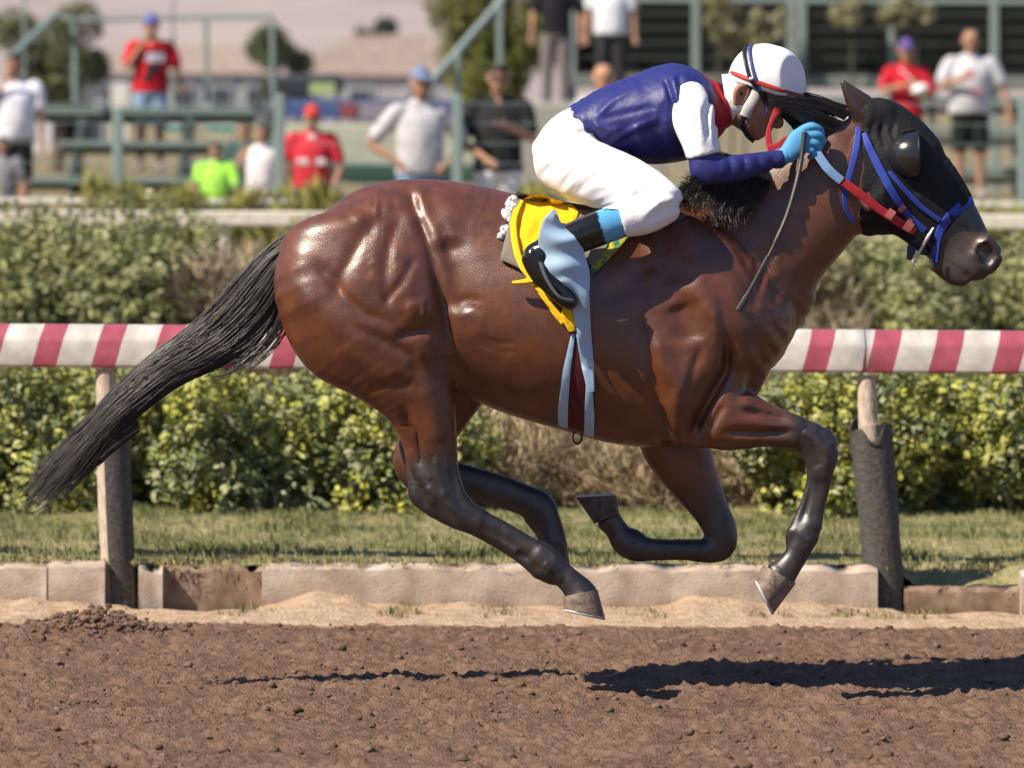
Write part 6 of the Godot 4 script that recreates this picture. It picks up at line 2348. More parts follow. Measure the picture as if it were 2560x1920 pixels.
func make_vegetation() -> void:
	var lm := leaf_material(0.5)
	var sprig := leaf_mesh(6, 0.029, 3)
	var small := leaf_mesh(7, 0.028, 4)
	# low hedge just behind the rail: bright shoots over grey green leaves
	var z1 := gz(1285, 0.19) - 0.45
	var row := [[-190, 520, 0.62], [40, 440, 0.60], [300, 430, 0.60], [560, 440, 0.66], [800, 470, 0.70], [1040, 360, 0.55], [2020, 300, 0.56], [2240, 430, 0.66], [2480, 460, 0.66], [2720, 430, 0.62]]
	for k in row.size():
		var a: Array = row[k]
		var z: float = z1 + 0.12 * sin(k * 2.3)
		var t := thing("hedge_shrub", LOW[k], "shrub", "low hedge behind the striped rail", Vector3(gx(a[0], z), 0.18, z))
		shrub(t, Vector3(a[1] * (CAM_D - z) / FOCAL * 1.1, a[2], 0.95), 3300, sprig, lm, Color(0.40, 0.40, 0.065), Color(0.16, 0.195, 0.07), Color(0.38, 0.38, 0.27), 100 + k, 0.55)
	# dry brush in the gap of the low hedge
	for k in 4:
		var px: float = [1330, 1560, 1760, 1900][k]
		var z := z1 - 0.1
		var t := thing("dry_brush", BRUSH[k], "brush", "dry brush in the hedge gap", Vector3(gx(px, z), 0.18, z))
		shrub(t, Vector3(0.5, [0.40, 0.32, 0.45, 0.62][k], 0.6), 800, blade_tuft(6, 0.12, 0.03, 0.0025, 8 + k), leaf_material(0.8, Color(0.4, 0.3, 0.18)), Color(0.62, 0.50, 0.34), Color(0.48, 0.37, 0.25), Color(0.30, 0.28, 0.15), 140 + k)
	# tall hedge between the rail and the outer track
	var z2 := CAM_D - 27.0
	var row2 := [[-150, 500, 1.30], [90, 480, 1.27], [330, 470, 1.26], [560, 420, 1.18], [2090, 430, 1.16], [2330, 460, 1.08], [2560, 460, 1.10], [2790, 460, 1.12]]
	for k in row2.size():
		var a: Array = row2[k]
		var z: float = z2 + 0.2 * sin(k * 1.7)
		var t := thing("hedge_shrub", TALL[k], "shrub", "tall hedge before the outer rail", Vector3(gx(a[0], z), 0.19, z))
		shrub(t, Vector3(a[1] * (CAM_D - z) / FOCAL * 1.15, a[2], 1.2), 3600, small, lm, Color(0.31, 0.33, 0.12), Color(0.17, 0.195, 0.085), Color(0.38, 0.36, 0.24), 160 + k, 0.5, 1.15)
	for k in 7:
		var px: float = [690, 1900, 800, 1000, 1250, 1500, 1720][k]
		var z := z2 + 0.5
		var t := thing("dry_brush", "bare brown thicket standing in the tall hedge", "brush", "brown thicket in the tall hedge", Vector3(gx(px, z), 0.19, z))
		shrub(t, Vector3(0.85, 1.12, 0.8), 1500, blade_tuft(7, 0.16, 0.04, 0.003, 18 + k), leaf_material(0.85, Color(0.1, 0.07, 0.04)), Color(0.44, 0.36, 0.26), Color(0.30, 0.235, 0.17), Color(0.32, 0.30, 0.17), 180 + k)
	# weeds in front of the people
	var wm := leaf_material(0.7)
	var z3 := CAM_D - 33.0
	for k in 12:
		var px: float = [240, 330, 420, 500, 600, 700, 790, 860, 1330, 2440, 2520, 2600][k]
		var t := thing("weed_clump", WEEDS[k], "weeds", "weeds along the outer rail", Vector3(gx(px, z3), ground_y(z3), z3))
		var hgt: float = [1.12, 1.0, 1.05, 1.0, 0.98, 1.0, 1.1, 1.04, 1.05, 0.92, 0.92, 0.92][k]
		shrub(t, Vector3(0.42, hgt, 0.4), 650, blade_tuft(6, 0.14, 0.03, 0.004, 28 + k), wm, Color(0.36, 0.35, 0.07), Color(0.20, 0.21, 0.06), Color(0.32, 0.29, 0.14), 200 + k, 0.5)

const LOW := ["low hedge shrub with yellow green shoots at the far end behind the tail", "low hedge shrub with yellow green shoots behind the tip of the tail", "low hedge shrub with yellow green shoots right behind the two toned post", "low hedge shrub with yellow green shoots under the middle of the tail", "low hedge shrub with yellow green shoots behind the horse's hind leg", "grey green low hedge shrub behind the horse's hocks", "low bright green hedge shrub between the galloping foreleg and the rough wrapped post", "low bright green hedge shrub right behind the rough wrapped post", "low bright green hedge shrub beyond the rough wrapped post", "low bright green hedge shrub past the last stripe of the rail"]
const TALL := ["tall grey green hedge shrub at the open end, left of the tail", "tall grey green hedge shrub below the man in the white shirt", "tall grey green hedge shrub below the man in the red shirt", "tall grey green hedge shrub beside the brown thicket and the horse's dock", "tall grey green hedge shrub in front of the horse's throat", "tall grey green hedge shrub below the horse's muzzle", "tall grey green hedge shrub just past the horse's nose", "tall grey green hedge shrub past the last of the people"]
const BRUSH := ["dry straw coloured brush below the horse's girth", "low dry brush between the horse's girth and its folded foreleg", "dry straw coloured brush behind the folded foreleg", "taller dry brush under the rail in front of the horse's chest"]
const WEEDS := ["tallest yellow green weed clump on the outer rail, below the red shirted man's bench", "yellow green weed clump in front of the fence post beside the red shirted man", "yellow green weed clump below the red shirted man's shoes", "yellow green weed clump beside the child in neon green", "low yellow green weed clump between the neon shirt and the white top", "yellow green weed clump in front of the woman in the white top", "tall yellow green weed clump in front of the youth in the red jersey", "yellow green weed clump beside the horse's croup", "yellow green weed clump between the saddle and the person in white shorts", "green weed clump by the feet of the man in black shorts", "green weed clump beyond the man in black shorts", "green weed clump past the last of the people"]

# ---------------------------------------------------------------- stands, fences, houses and hills beyond the track
func bar(parent: Node3D, called: String, a: Vector3, b: Vector3, w: float, h: float, mat: Material) -> MeshInstance3D:
	# a straight bar of section w x h between two points (local to parent)
	var o := put(box_mesh(Vector3(w, h, a.distance_to(b)), minf(w, h) * 0.12), called, mat, parent, (a + b) / 2.0)
	var f := (b - a).normalized()
	o.basis = Basis.looking_at(f, Vector3.UP if absf(f.y) < 0.95 else Vector3.RIGHT)
	return o

func PD(px: float, py: float, d: float) -> Vector3:
	return P(px, py, CAM_D - d)

func make_far() -> void:
	var cream := flat(Color(0.62, 0.57, 0.48), 0.6)
	with_bump(tri(cream, 1.0), bump_tex(0.03, 90, 4, 256, 4.0), 0.3)
	var steel := flat(Color(0.21, 0.27, 0.26), 0.6, 0.4)
	with_bump(tri(steel, 2.0), bump_tex(0.03, 95, 4, 256, 4.0), 0.2)
	var green := flat(Color(0.15, 0.20, 0.18), 0.6, 0.4)
	var dark := flat(Color(0.035, 0.05, 0.046), 0.7)
	# cream outer rail and a thinner white one behind it
	var t := thing("outer_rail", "cream painted outer rail running above the tall hedge", "rail", "", PD(1280, 560, 31.0))
	var o := t.position
	bar(t, "beam", PD(-400, 542, 31.0) - o, PD(2960, 557, 31.0) - o, 0.12, 0.10, cream)
	for px in [40, 560, 1080, 1600, 2120, 2540]:
		var top := PD(px, 552, 31.02) - o
		bar(t, "post", top, Vector3(top.x, 0.1 - o.y, top.z), 0.08, 0.08, cream)
	t = thing("pipe_rail", "thin white pipe rail beyond the cream outer rail", "rail", "", PD(1280, 505, 35.0))
	o = t.position
	bar(t, "pipe", PD(-400, 499, 35.0) - o, PD(2960, 512, 35.0) - o, 0.05, 0.035, flat(Color(0.75, 0.73, 0.68), 0.5))
	for px in [-100, 350, 820, 1300, 1800, 2300, 2700]:
		var top := PD(px, 503, 35.02) - o
		bar(t, "post", top, Vector3(top.x, 0.7 - o.y, top.z), 0.04, 0.04, cream)
	# wire fence with grey green posts in front of the crowd
	t = thing("wire_fence", "grey green post and wire fence in front of the crowd", "fence", "", Vector3(0, 0.75, CAM_D - 37.0))
	o = t.position
	var prev := Vector3.INF
	for a in [[-130, 262], [295, 270], [700, 236], [1145, 238], [1600, 244], [2050, 250], [2560, 250]]:
		var top := PD(a[0], a[1], 37.0) - o
		bar(t, "post", top, Vector3(top.x, 0.0, 0.0), 0.085, 0.085, steel)
	for k in 5:
		var y := 256.0 + k * 50.0
		bar(t, "wire", PD(-300, y, 37.05) - o, PD(2860, y + 6, 37.05) - o, 0.007, 0.007, steel)
	# bleachers: rows of planks on dark stringers
	var planks := [[-260, 720, 436, 462, 49.0], [150, 720, 346, 374, 50.4], [90, 640, 258, 296, 52.0]]
	t = thing("bleacher", "green slatted bleacher that the man in the red shirt stands on", "bleacher", "", Vector3(gx(380, CAM_D - 50.0), 1.37, CAM_D - 50.0))
	o = t.position
	for p in planks:
		var y: float = (p[2] + p[3]) / 2.0
		var th: float = (p[3] - p[2]) * p[4] / FOCAL
		for q in 2:
			bar(t, "plank", PD(p[0], y, p[4] + q * 0.24) - o, PD(p[1], y + 3, p[4] + q * 0.24) - o, 0.22, th * 0.6, green)
		bar(t, "riser", PD(p[0], y + 14, p[4] + 0.36) - o, PD(p[1], y + 17, p[4] + 0.36) - o, 0.03, th * 0.8, dark)
	for px in [-120, 190, 460, 655]:
		bar(t, "stringer", PD(px - 12, 478, 48.9) - o, PD(px + 20, 290, 52.3) - o, 0.10, 0.16, dark)
		for q in planks:
			var top := PD(px + 6, q[3] + 4, q[4] + 0.1) - o
			bar(t, "leg", top, Vector3(top.x, 0.0, top.z), 0.10, 0.10, dark)
	for a in [[185, 52, 258], [515, 46, 258], [680, 40, 240]]:
		bar(t, "back_post", PD(a[0], a[1], 52.4) - o, PD(a[0] + 3, a[2], 52.4) - o, 0.055, 0.055, steel)
	for a in [[60, -40, 250], [432, -40, 258]]:
		bar(t, "tall_pole", PD(a[0], a[1], 52.6) - o, PD(a[0] + 2, a[2], 52.6) - o, 0.03, 0.03, steel)
	bar(t, "back_rail", PD(185, 50, 52.45) - o, PD(684, 40, 52.45) - o, 0.05, 0.05, steel)
	bar(t, "hand_rail", PD(20, 150, 50.0) - o, PD(140, 36, 52.4) - o, 0.06, 0.06, steel)
	bar(t, "hand_rail", PD(140, 36, 52.4) - o, PD(186, 52, 52.4) - o, 0.08, 0.06, steel)
	# benches behind the two people on the right
	t = thing("bleacher", "grey green bench rows behind the man in black shorts", "bleacher", "", Vector3(gx(2400, CAM_D - 51.0), 1.37, CAM_D - 51.0))
	o = t.position
	for p in [[1560, 2900, 236, 262, 53.5], [2000, 2900, 318, 344, 51.5], [2000, 2900, 416, 440, 49.6]]:
		var y: float = (p[2] + p[3]) / 2.0
		bar(t, "plank", PD(p[0], y, p[4]) - o, PD(p[1], y + 4, p[4]) - o, 0.3, 0.09, green)
		bar(t, "riser", PD(p[0], y + 24, p[4] + 0.2) - o, PD(p[1], y + 28, p[4] + 0.2) - o, 0.03, 0.08, dark)
		for px in [2050, 2330, 2540, 2700]:
			var top := PD(px, p[3], p[4]) - o
			bar(t, "leg", top, Vector3(top.x, 0.0, top.z), 0.08, 0.08, green)
	# tall fence and dark shade netting behind the benches
	t = thing("net_fence", "tall grey green railing with black shade netting behind the benches", "fence", "", Vector3(gx(2050, CAM_D - 57.0), 1.37, CAM_D - 57.0))
	o = t.position
	for px in [1430, 1740, 1978, 2006, 2232, 2486, 2740]:
		bar(t, "post", PD(px, -60, 57.0) - o, Vector3((PD(px + 2, 200, 57.0) - o).x, 0.0, 0.0), 0.10, 0.10, steel)
	bar(t, "top_beam", PD(1400, -2, 57.0) - o, PD(2900, 6, 57.0) - o, 0.08, 0.07, steel)
	bar(t, "low_beam", PD(1400, 202, 56.9) - o, PD(2900, 210, 56.9) - o, 0.10, 0.16, flat(Color(0.17, 0.19, 0.17), 0.6))
	for k in 5:
		var y := 32.0 + k * 37.0
		bar(t, "wire", PD(1400, y, 57.02) - o, PD(2900, y + 6, 57.02) - o, 0.02, 0.02, flat(Color(0.06, 0.07, 0.068), 0.7))
	var net := flat(Color(0.010, 0.012, 0.011), 0.95, 0.1)
	var cuts := [1440, 1745, 1990, 2236, 2490, 2745]
	for k in cuts.size() - 1:
		var a := PD(cuts[k], -80, 57.6) - o
		var b := PD(cuts[k + 1], 215, 57.6) - o
		put(box_mesh(Vector3(b.x - a.x - 0.02, a.y - b.y, 0.03), 0.005), "net_panel", net, t, (a + b) / 2.0)
	# pale wall and banners beyond the fence
	t = thing("low_wall", "pale grey green wall with a dark foot behind the man with hands on hips", "wall", "", Vector3(gx(930, CAM_D - 46.0), 0.75, CAM_D - 46.0))
	o = t.position
	var wall_m := flat(Color(1, 1, 1), 0.8)
	wall_m.albedo_texture = tint_tex(0.01, 96, Color(0.36, 0.38, 0.29), Color(0.45, 0.46, 0.37), 4)
	tri(wall_m, 0.5)
	bar(t, "face", PD(715, 362, 46.0) - o, PD(1290, 366, 46.0) - o, 0.15, 0.42, wall_m)
	bar(t, "foot", PD(715, 433, 45.9) - o, PD(1290, 438, 45.9) - o, 0.2, 0.15, flat(Color(0.03, 0.07, 0.055), 0.7))
	var lower := PD(1000, 470, 46.0) - o
	bar(t, "plinth", Vector3(PD(715, 400, 46.0).x - o.x, 0.15, 0), Vector3(PD(1290, 400, 46.0).x - o.x, 0.15, 0), 0.2, 0.34, flat(Color(0.10, 0.12, 0.10), 0.8))
	t = thing("banner", "blue banner with a dark red square hung above the pale wall", "banner", "", PD(820, 272, 47.0))
	o = t.position
	bar(t, "cloth", PD(706, 270, 47.0) - o, PD(1135, 276, 47.0) - o, 0.02, 0.20, flat(Color(0.06, 0.09, 0.24), 0.7))
	bar(t, "red_square", PD(850, 275, 46.97) - o, PD(893, 276, 46.97) - o, 0.02, 0.17, flat(Color(0.22, 0.06, 0.07), 0.7))
	bar(t, "grey_square", PD(898, 277, 46.97) - o, PD(1030, 279, 46.97) - o, 0.02, 0.17, flat(Color(0.26, 0.22, 0.27), 0.7))
	bar(t, "pole", PD(708, 240, 47.02) - o, Vector3(PD(708, 240, 47.02).x - o.x, 0.75 - o.y, 0.02), 0.05, 0.05, steel)
	bar(t, "pole", PD(1134, 240, 47.02) - o, Vector3(PD(1134, 240, 47.02).x - o.x, 0.75 - o.y, 0.02), 0.05, 0.05, steel)
	for k in 2:
		var px: float = [405, 520][k]
		var wide: float = [85, 68][k]
		t = thing("banner", ["white and green striped banner behind the red shirted man's legs", "white and green striped banner above the child in the neon shirt"][k], "banner", "", PD(px + wide / 2.0, 322, 53.5))
		o = t.position
		for s in 3:
			var bm := flat([Color(0.66, 0.66, 0.66), Color(0.02, 0.22, 0.16), Color(0.45, 0.43, 0.36)][s], 0.7)
			bar(t, "stripe", PD(px, 306 + s * 15, 53.5) - o, PD(px + wide, 308 + s * 15, 53.5) - o, 0.02, 15 * 53.5 / FOCAL, bm)
		bar(t, "stake", PD(px + 3, 300, 53.55) - o, Vector3(PD(px + 3, 300, 53.55).x - o.x, 1.37 - o.y, 0), 0.03, 0.03, steel)
		bar(t, "stake", PD(px + wide - 3, 300, 53.55) - o, Vector3(PD(px + wide - 3, 300, 53.55).x - o.x, 1.37 - o.y, 0), 0.03, 0.03, steel)
	# canopy with an awning, and a dark vehicle beside it
	t = thing("market_tent", "low market tent with a blue grey roof and yellow green side cloth", "tent", "", PD(770, 250, 60.0))
	o = t.position
	bar(t, "roof", PD(680, 200, 60.0) - o, PD(850, 196, 60.0) - o, 1.4, 0.10, flat(Color(0.06, 0.08, 0.10), 0.6))
	bar(t, "valance", PD(690, 218, 59.4) - o, PD(860, 216, 59.4) - o, 0.03, 0.15, flat(Color(0.17, 0.18, 0.24), 0.7))
	bar(t, "side_cloth", PD(775, 222, 59.3) - o, PD(838, 222, 59.3) - o, 0.03, 0.15, flat(Color(0.34, 0.42, 0.22), 0.7))
	for px in [686, 846]:
		var top := PD(px, 200, 59.6) - o
		bar(t, "pole", top, Vector3(top.x, 1.37 - o.y, top.z), 0.05, 0.05, steel)
	parked_car()
	# handrail that climbs behind the pair at the top
	t = thing("stair_rail", "grey green stair handrail climbing towards the yellow green tree", "railing", "", PD(1145, 270, 48.0))
	o = t.position
	bar(t, "rail", PD(1030, 262, 48.0) - o, PD(1262, -8, 50.0) - o, 0.07, 0.07, steel)
	for a in [[1145, 130, 450], [1040, 250, 450], [1250, 5, 240]]:
		var top := PD(a[0], a[1], 48.8) - o
		bar(t, "post", top, Vector3(top.x, 0.75 - o.y, top.z), 0.06, 0.06, steel)
	# ledge that the two standing men use
	t = thing("viewing_step", "grey concrete step that the two men at the top stand on", "step", "", PD(1450, 262, 55.0))
	o = t.position
	var sw := flat(Color(0.30, 0.30, 0.26), 0.85)
	var top_y := PD(1400, 262, 55.0).y
	var x0 := PD(1290, 262, 55.0).x
	var x1 := PD(1660, 262, 55.0).x
	var bm2 := put(box_mesh(Vector3(x1 - x0, top_y - 1.3, 1.4), 0.02), "block", sw, t, Vector3((x0 + x1) / 2.0, (top_y + 1.3) / 2.0, CAM_D - 55.2) - o)
	houses()
	far_trees()
	hills()

func parked_car() -> void:
	# dark saloon, side on, half hidden behind the fence
	var d := 64.0
	var t := thing("parked_car", "dark parked saloon car beside the market tent", "car", "", PD(960, 290, d))
	var o := t.position
	var k := d / FOCAL
	var prof := [[-120, 30], [-120, -2], [-80, -12], [-48, -40], [40, -42], [84, -12], [122, -4], [124, 30]]
	var poly := PackedVector2Array()
	for q in prof:
		poly.append(Vector2(q[0] * k, -q[1] * k))
	var st := SurfaceTool.new()
	st.begin(Mesh.PRIMITIVE_TRIANGLES)
	st.set_smooth_group(-1)
	var tr := Geometry2D.triangulate_polygon(poly)
	for s in [0.8, -0.8]:
		for i in range(0, tr.size(), 3):
			for j in 3:
				var q := poly[tr[i + (j if s > 0 else 2 - j)]]
				st.add_vertex(Vector3(q.x, q.y, s * (0.82 if q.y > 0.1 else 1.0)))
	for i in poly.size():
		var a := poly[i]
		var b := poly[(i + 1) % poly.size()]
		var za := 0.8 * (0.82 if a.y > 0.1 else 1.0)
		var zb := 0.8 * (0.82 if b.y > 0.1 else 1.0)
		for v in [Vector3(a.x, a.y, za), Vector3(b.x, b.y, -zb), Vector3(b.x, b.y, zb), Vector3(a.x, a.y, za), Vector3(a.x, a.y, -za), Vector3(b.x, b.y, -zb)]:
			st.add_vertex(v)
	st.generate_normals()
	var paint := flat(Color(0.012, 0.014, 0.02), 0.2, 0.6)
	put(st.commit(), "body", paint, t)
	var glass := flat(Color(0.05, 0.07, 0.10), 0.1, 0.6)
	for g in [[-62, -6, -38, -36], [4, 66, -38, -36]]:
		put(box_mesh(Vector3((g[1] - g[0]) * k * 0.86, 20 * k, 0.02), 0.004), "window", glass, t, Vector3((g[0] + g[1]) / 2.0 * k, 25 * k, 0.69))
	for wx in [-78, 80]:
		var cy := CylinderMesh.new()
		cy.top_radius = 0.3
		cy.bottom_radius = 0.3
		cy.height = 0.2
		cy.radial_segments = 20
		var w := put(cy, "wheel", flat(Color(0.02, 0.02, 0.02), 0.7), t, Vector3(wx * k, -32 * k, 0.72))
		w.rotation.x = PI / 2
		var hub := CylinderMesh.new()
		hub.top_radius = 0.17
		hub.bottom_radius = 0.17
		hub.height = 0.22
		hub.radial_segments = 16
		put(hub, "hub_cap", flat(Color(0.4, 0.4, 0.4), 0.4), w)
	t.position.y = ground_y(CAM_D - d) + 32 * k + 0.3

func house(label: String, ridge0: float, ridge1: float, ridge_y: float, eave0: float, eave1: float, eave_y: float, d: float, roof: Color, wall: Color, windows: Array) -> void:
	var t := thing("house", label, "house", "", PD((eave0 + eave1) / 2.0, eave_y, d))
	var o := t.position
	var depth := (eave1 - eave0) * d / FOCAL * 0.55
	var rm := flat(Color(1, 1, 1), 0.9, 0.2)
	rm.albedo_texture = tint_tex(0.02, 101, Color(roof.r * 0.75, roof.g * 0.75, roof.b * 0.75), Color(roof.r * 1.2, roof.g * 1.2, roof.b * 1.2), 4, 256)
	tri(rm, 0.3)
	var e0 := PD(eave0, eave_y, d) - o
	var e1 := PD(eave1, eave_y, d) - o
	var r0 := PD(ridge0, ridge_y, d) - o + Vector3(0, 0, -depth / 2.0)
	var r1 := PD(ridge1, ridge_y, d) - o + Vector3(0, 0, -depth / 2.0)
	var b0 := e0 + Vector3(0, 0, -depth)
	var b1 := e1 + Vector3(0, 0, -depth)
	var st := SurfaceTool.new()
	st.begin(Mesh.PRIMITIVE_TRIANGLES)
	st.set_smooth_group(-1)
	for q in [[e0, r0, r1], [e0, r1, e1], [b1, r1, r0], [b1, r0, b0], [b0, r0, e0], [e1, r1, b1], [e0, e1, b1], [e0, b1, b0]]:
		for v in q:
			st.add_vertex(v)
	st.generate_normals()
	put(st.commit(), "roof", rm, t)
	var base := ground_y(CAM_D - d) - 0.5 - o.y
	var w := (e1.x - e0.x) * 0.94
	var wm := flat(wall, 0.85)
	put(box_mesh(Vector3(w, -base - 0.02, depth * 0.9), 0.02), "wall", wm, t, Vector3((e0.x + e1.x) / 2.0, base / 2.0 - 0.01, -depth / 2.0))
	for q in windows:
		var wx := PD(q, eave_y + 30, d) - o
		var f := put(box_mesh(Vector3(0.9, 1.1, 0.08), 0.01), "window", flat(Color(0.45, 0.45, 0.45), 0.6), t, Vector3(wx.x, -0.9, -depth * 0.05 + 0.03))
		put(box_mesh(Vector3(0.74, 0.94, 0.03), 0.005), "pane", flat(Color(0.05, 0.06, 0.08), 0.1), f, Vector3(0, 0, 0.04))

func houses() -> void:
	var tanr := Color(0.28, 0.22, 0.19)
	house("house with a broad tan hipped roof above the man in the blue grey cap", 880, 1075, 84, 690, 1170, 190, 150.0, tanr, Color(0.34, 0.33, 0.36), [760, 900, 1050])
	house("house with a long low tan roof behind the man in the red shirt", 330, 560, 108, 150, 700, 186, 165.0, Color(0.30, 0.24, 0.205), Color(0.30, 0.31, 0.35), [250, 460, 552, 640])
	house("small white shed with a grey roof beside the man in the white shirt", 66, 120, 188, 48, 148, 206, 90.0, Color(0.20, 0.21, 0.24), Color(0.60, 0.60, 0.62), [])
	house("dark grey garage between the white shed and the red shirted man", 160, 260, 202, 150, 268, 210, 95.0, Color(0.14, 0.15, 0.17), Color(0.12, 0.13, 0.15), [180, 210])
	house("little cream hut right beside the man in the red shirt", 284, 318, 206, 278, 324, 216, 88.0, Color(0.5, 0.5, 0.5), Color(0.62, 0.60, 0.55), [])

func far_trees() -> void:
	var lm := leaf_material(0.6)
	var trees := [["tree", "olive green tree behind the handrail at the bleacher's end", 140, 22, 180, 70.0, 1.7, 1.7, Color(0.17, 0.19, 0.08), Color(0.10, 0.12, 0.055), 0.6], ["tree", "small round dark green tree above the tan roofs", 690, 62, 240, 140.0, 1.9, 2.6, Color(0.10, 0.13, 0.06), Color(0.06, 0.075, 0.04), 0.2], ["tree", "flat topped dark tree on the tan roof's ridge line", 960, 50, 200, 190.0, 2.4, 1.9, Color(0.09, 0.11, 0.06), Color(0.06, 0.07, 0.045), 0.3], ["tree", "yellow green tree behind the stair handrail", 1275, -40, 330, 57.5, 1.9, 2.4, Color(0.24, 0.24, 0.05), Color(0.10, 0.115, 0.035), 0.3], ["tree", "low yellow green tree beside the man in black", 1215, 60, 300, 57.0, 1.0, 1.2, Color(0.24, 0.24, 0.05), Color(0.10, 0.115, 0.035), 0.3]]
	for k in trees.size():
		var a: Array = trees[k]
		var d: float = a[5]
		var z := CAM_D - d
		var gy := ground_y(z)
		var t := thing(a[0], a[1], "tree", "", Vector3(gx(a[2], z), gy, z))
		var top := PD(a[2], a[3], d).y - gy + (1.0 if a[3] < 0 else 0.0)
		var ch: float = a[7]
		crown(t, Vector3(0, top - ch * 0.5, 0), Vector3(a[6], ch, a[6] * 0.8), 4200, leaf_mesh(6, 0.055 if d < 100.0 else 0.11, 50 + k), lm, a[8], a[9], 300 + k)
		var tr := PackedVector3Array([Vector3(0, -0.1, 0), Vector3(0.05, top * 0.3, 0.03), Vector3(-0.04, maxf(top - ch * 0.6, 0.3), 0), Vector3(0.1, top - ch * 0.3, 0)])
		put(tube(curve(tr, 4), PackedFloat32Array([0.13, 0.12, 0.115, 0.11, 0.105, 0.10, 0.095, 0.09, 0.08, 0.07, 0.06, 0.05, 0.03]), 9), "trunk", flat(Color(0.13, 0.10, 0.075), 0.9), t)
	# foliage that grows through the netting: light clumps against the dark
	var spots := [[1830, 40, 0.55], [1862, 105, 0.42], [1930, 60, 0.36], [2125, 26, 0.38], [2235, 40, 0.26], [2285, 20, 0.34], [1790, 20, 0.35]]
	for k in spots.size():
		var s: Array = spots[k]
		var p := PD(s[0], s[1], 56.6)
		var t := thing("climbing_plant", "pale leafy clump growing through the black shade netting", "plant", "leaf clumps on the netting", p)
		crown(t, Vector3.ZERO, Vector3(s[2] * 1.25, s[2], 0.25), 260, leaf_mesh(5, 0.05, 70 + k), lm, Color(0.42, 0.38, 0.22), Color(0.26, 0.25, 0.14), 330 + k)
		put(tube(PackedVector3Array([Vector3(0, s[2] * 0.3, 0), Vector3(0.04, -0.5, -0.1), Vector3(0.0, 1.37 - p.y, -0.15)]), PackedFloat32Array([0.012, 0.018, 0.022]), 6), "stem", flat(Color(0.10, 0.08, 0.06), 0.9), t)

func crown(t: Node3D, at: Vector3, size: Vector3, count: int, mesh: Mesh, mat: Material, light: Color, deep: Color, seed_: int) -> void:
	var r := RandomNumberGenerator.new()
	r.seed = seed_
	var lobes := []
	for k in 12:
		lobes.append([at + Vector3(r.randf_range(-0.38, 0.38) * size.x, r.randf_range(-0.38, 0.38) * size.y, r.randf_range(-0.38, 0.38) * size.z), r.randf_range(0.12, 0.24) * minf(size.x, size.y)])
	var xf := []
	var cols := PackedColorArray()
	for k in count:
		var L: Array = lobes[r.randi() % 12]
		var dirv := Vector3(r.randfn(), r.randfn(), r.randfn()).normalized()
		var p: Vector3 = L[0] + dirv * L[1] * pow(r.randf(), 0.3)
		var b := Basis.from_euler(Vector3(r.randf_range(-0.8, 0.8), r.randf() * TAU, r.randf_range(-0.8, 0.8)))
		xf.append(Transform3D(b.scaled(Vector3.ONE * r.randf_range(0.7, 1.3)), p))
		cols.append(deep.lerp(light, r.randf()))
	scatter("crown", mesh, mat, xf, cols, t)

func hills() -> void:
	var pts := PackedVector3Array()
	var cols := 60
	var ds := [420.0, 600.0, 800.0, 1050.0, 1350.0, 1700.0, 2100.0, 2500.0]
	for r in ds.size():
		var d: float = ds[r]
		for c in cols + 1:
			var x := lerpf(-1.0, 1.0, float(c) / cols) * d * 0.9
			var y := ground_y(CAM_D - d) - 3.0 + pow(r / 7.0, 1.3) * 260.0 * (1.0 + 0.35 * noise.get_noise_2d(x * 0.003, r * 0.5)) + 10.0 * noise.get_noise_2d(x * 0.012, d * 0.01) * minf(1.0, r * 0.5)
			pts.append(Vector3(x, y, CAM_D - d))
	var m := flat(Color(1, 1, 1), 0.95, 0.1)
	m.albedo_texture = tint_tex(0.012, 103, Color(0.255, 0.222, 0.215), Color(0.37, 0.315, 0.30), 5)
	tri(m, 0.006)
	setting(put(sheet(pts, cols + 1), "hills", m))

# ---------------------------------------------------------------- spectators
# each: name of look, px of the body's middle, py of the crown, distance, ground height, turn, clothes and pose
class Look:
	var label := ""
	var px := 0.0
	var top := 0.0
	var d := 40.0
	var gy := 0.75
	var turn := 0.0
	var shirt := Color(0.7, 0.7, 0.7)
	var legs := Color(0.05, 0.05, 0.06)
	var legs_long := true
	var skin := Color(0.36, 0.20, 0.135)
	var hair := Color(0.02, 0.015, 0.012)
	var cap := Color(0, 0, 0, 0)
	var arm_l := [Vector3(-0.27, 1.16, 0.0), Vector3(-0.29, 0.90, 0.06)]   # image left: elbow, hand (for 1.75 m)
	var arm_r := [Vector3(0.27, 1.16, 0.0), Vector3(0.29, 0.90, 0.06)]
	var bulk := 1.0
	var sleeveless := false
	var bald := false
	var height := 1.75

var looks: Array[Look] = []

func look(label: String, px: float, top: float, d: float, gy: float, shirt: Color, legs: Color, long: bool) -> Look:
	var k := Look.new()
	k.label = label
	k.px = px
	k.top = top
	k.d = d
	k.gy = gy
	k.shirt = shirt
	k.legs = legs
	k.legs_long = long
	k.height = PD(px, top, d).y - gy
	looks.append(k)
	return k

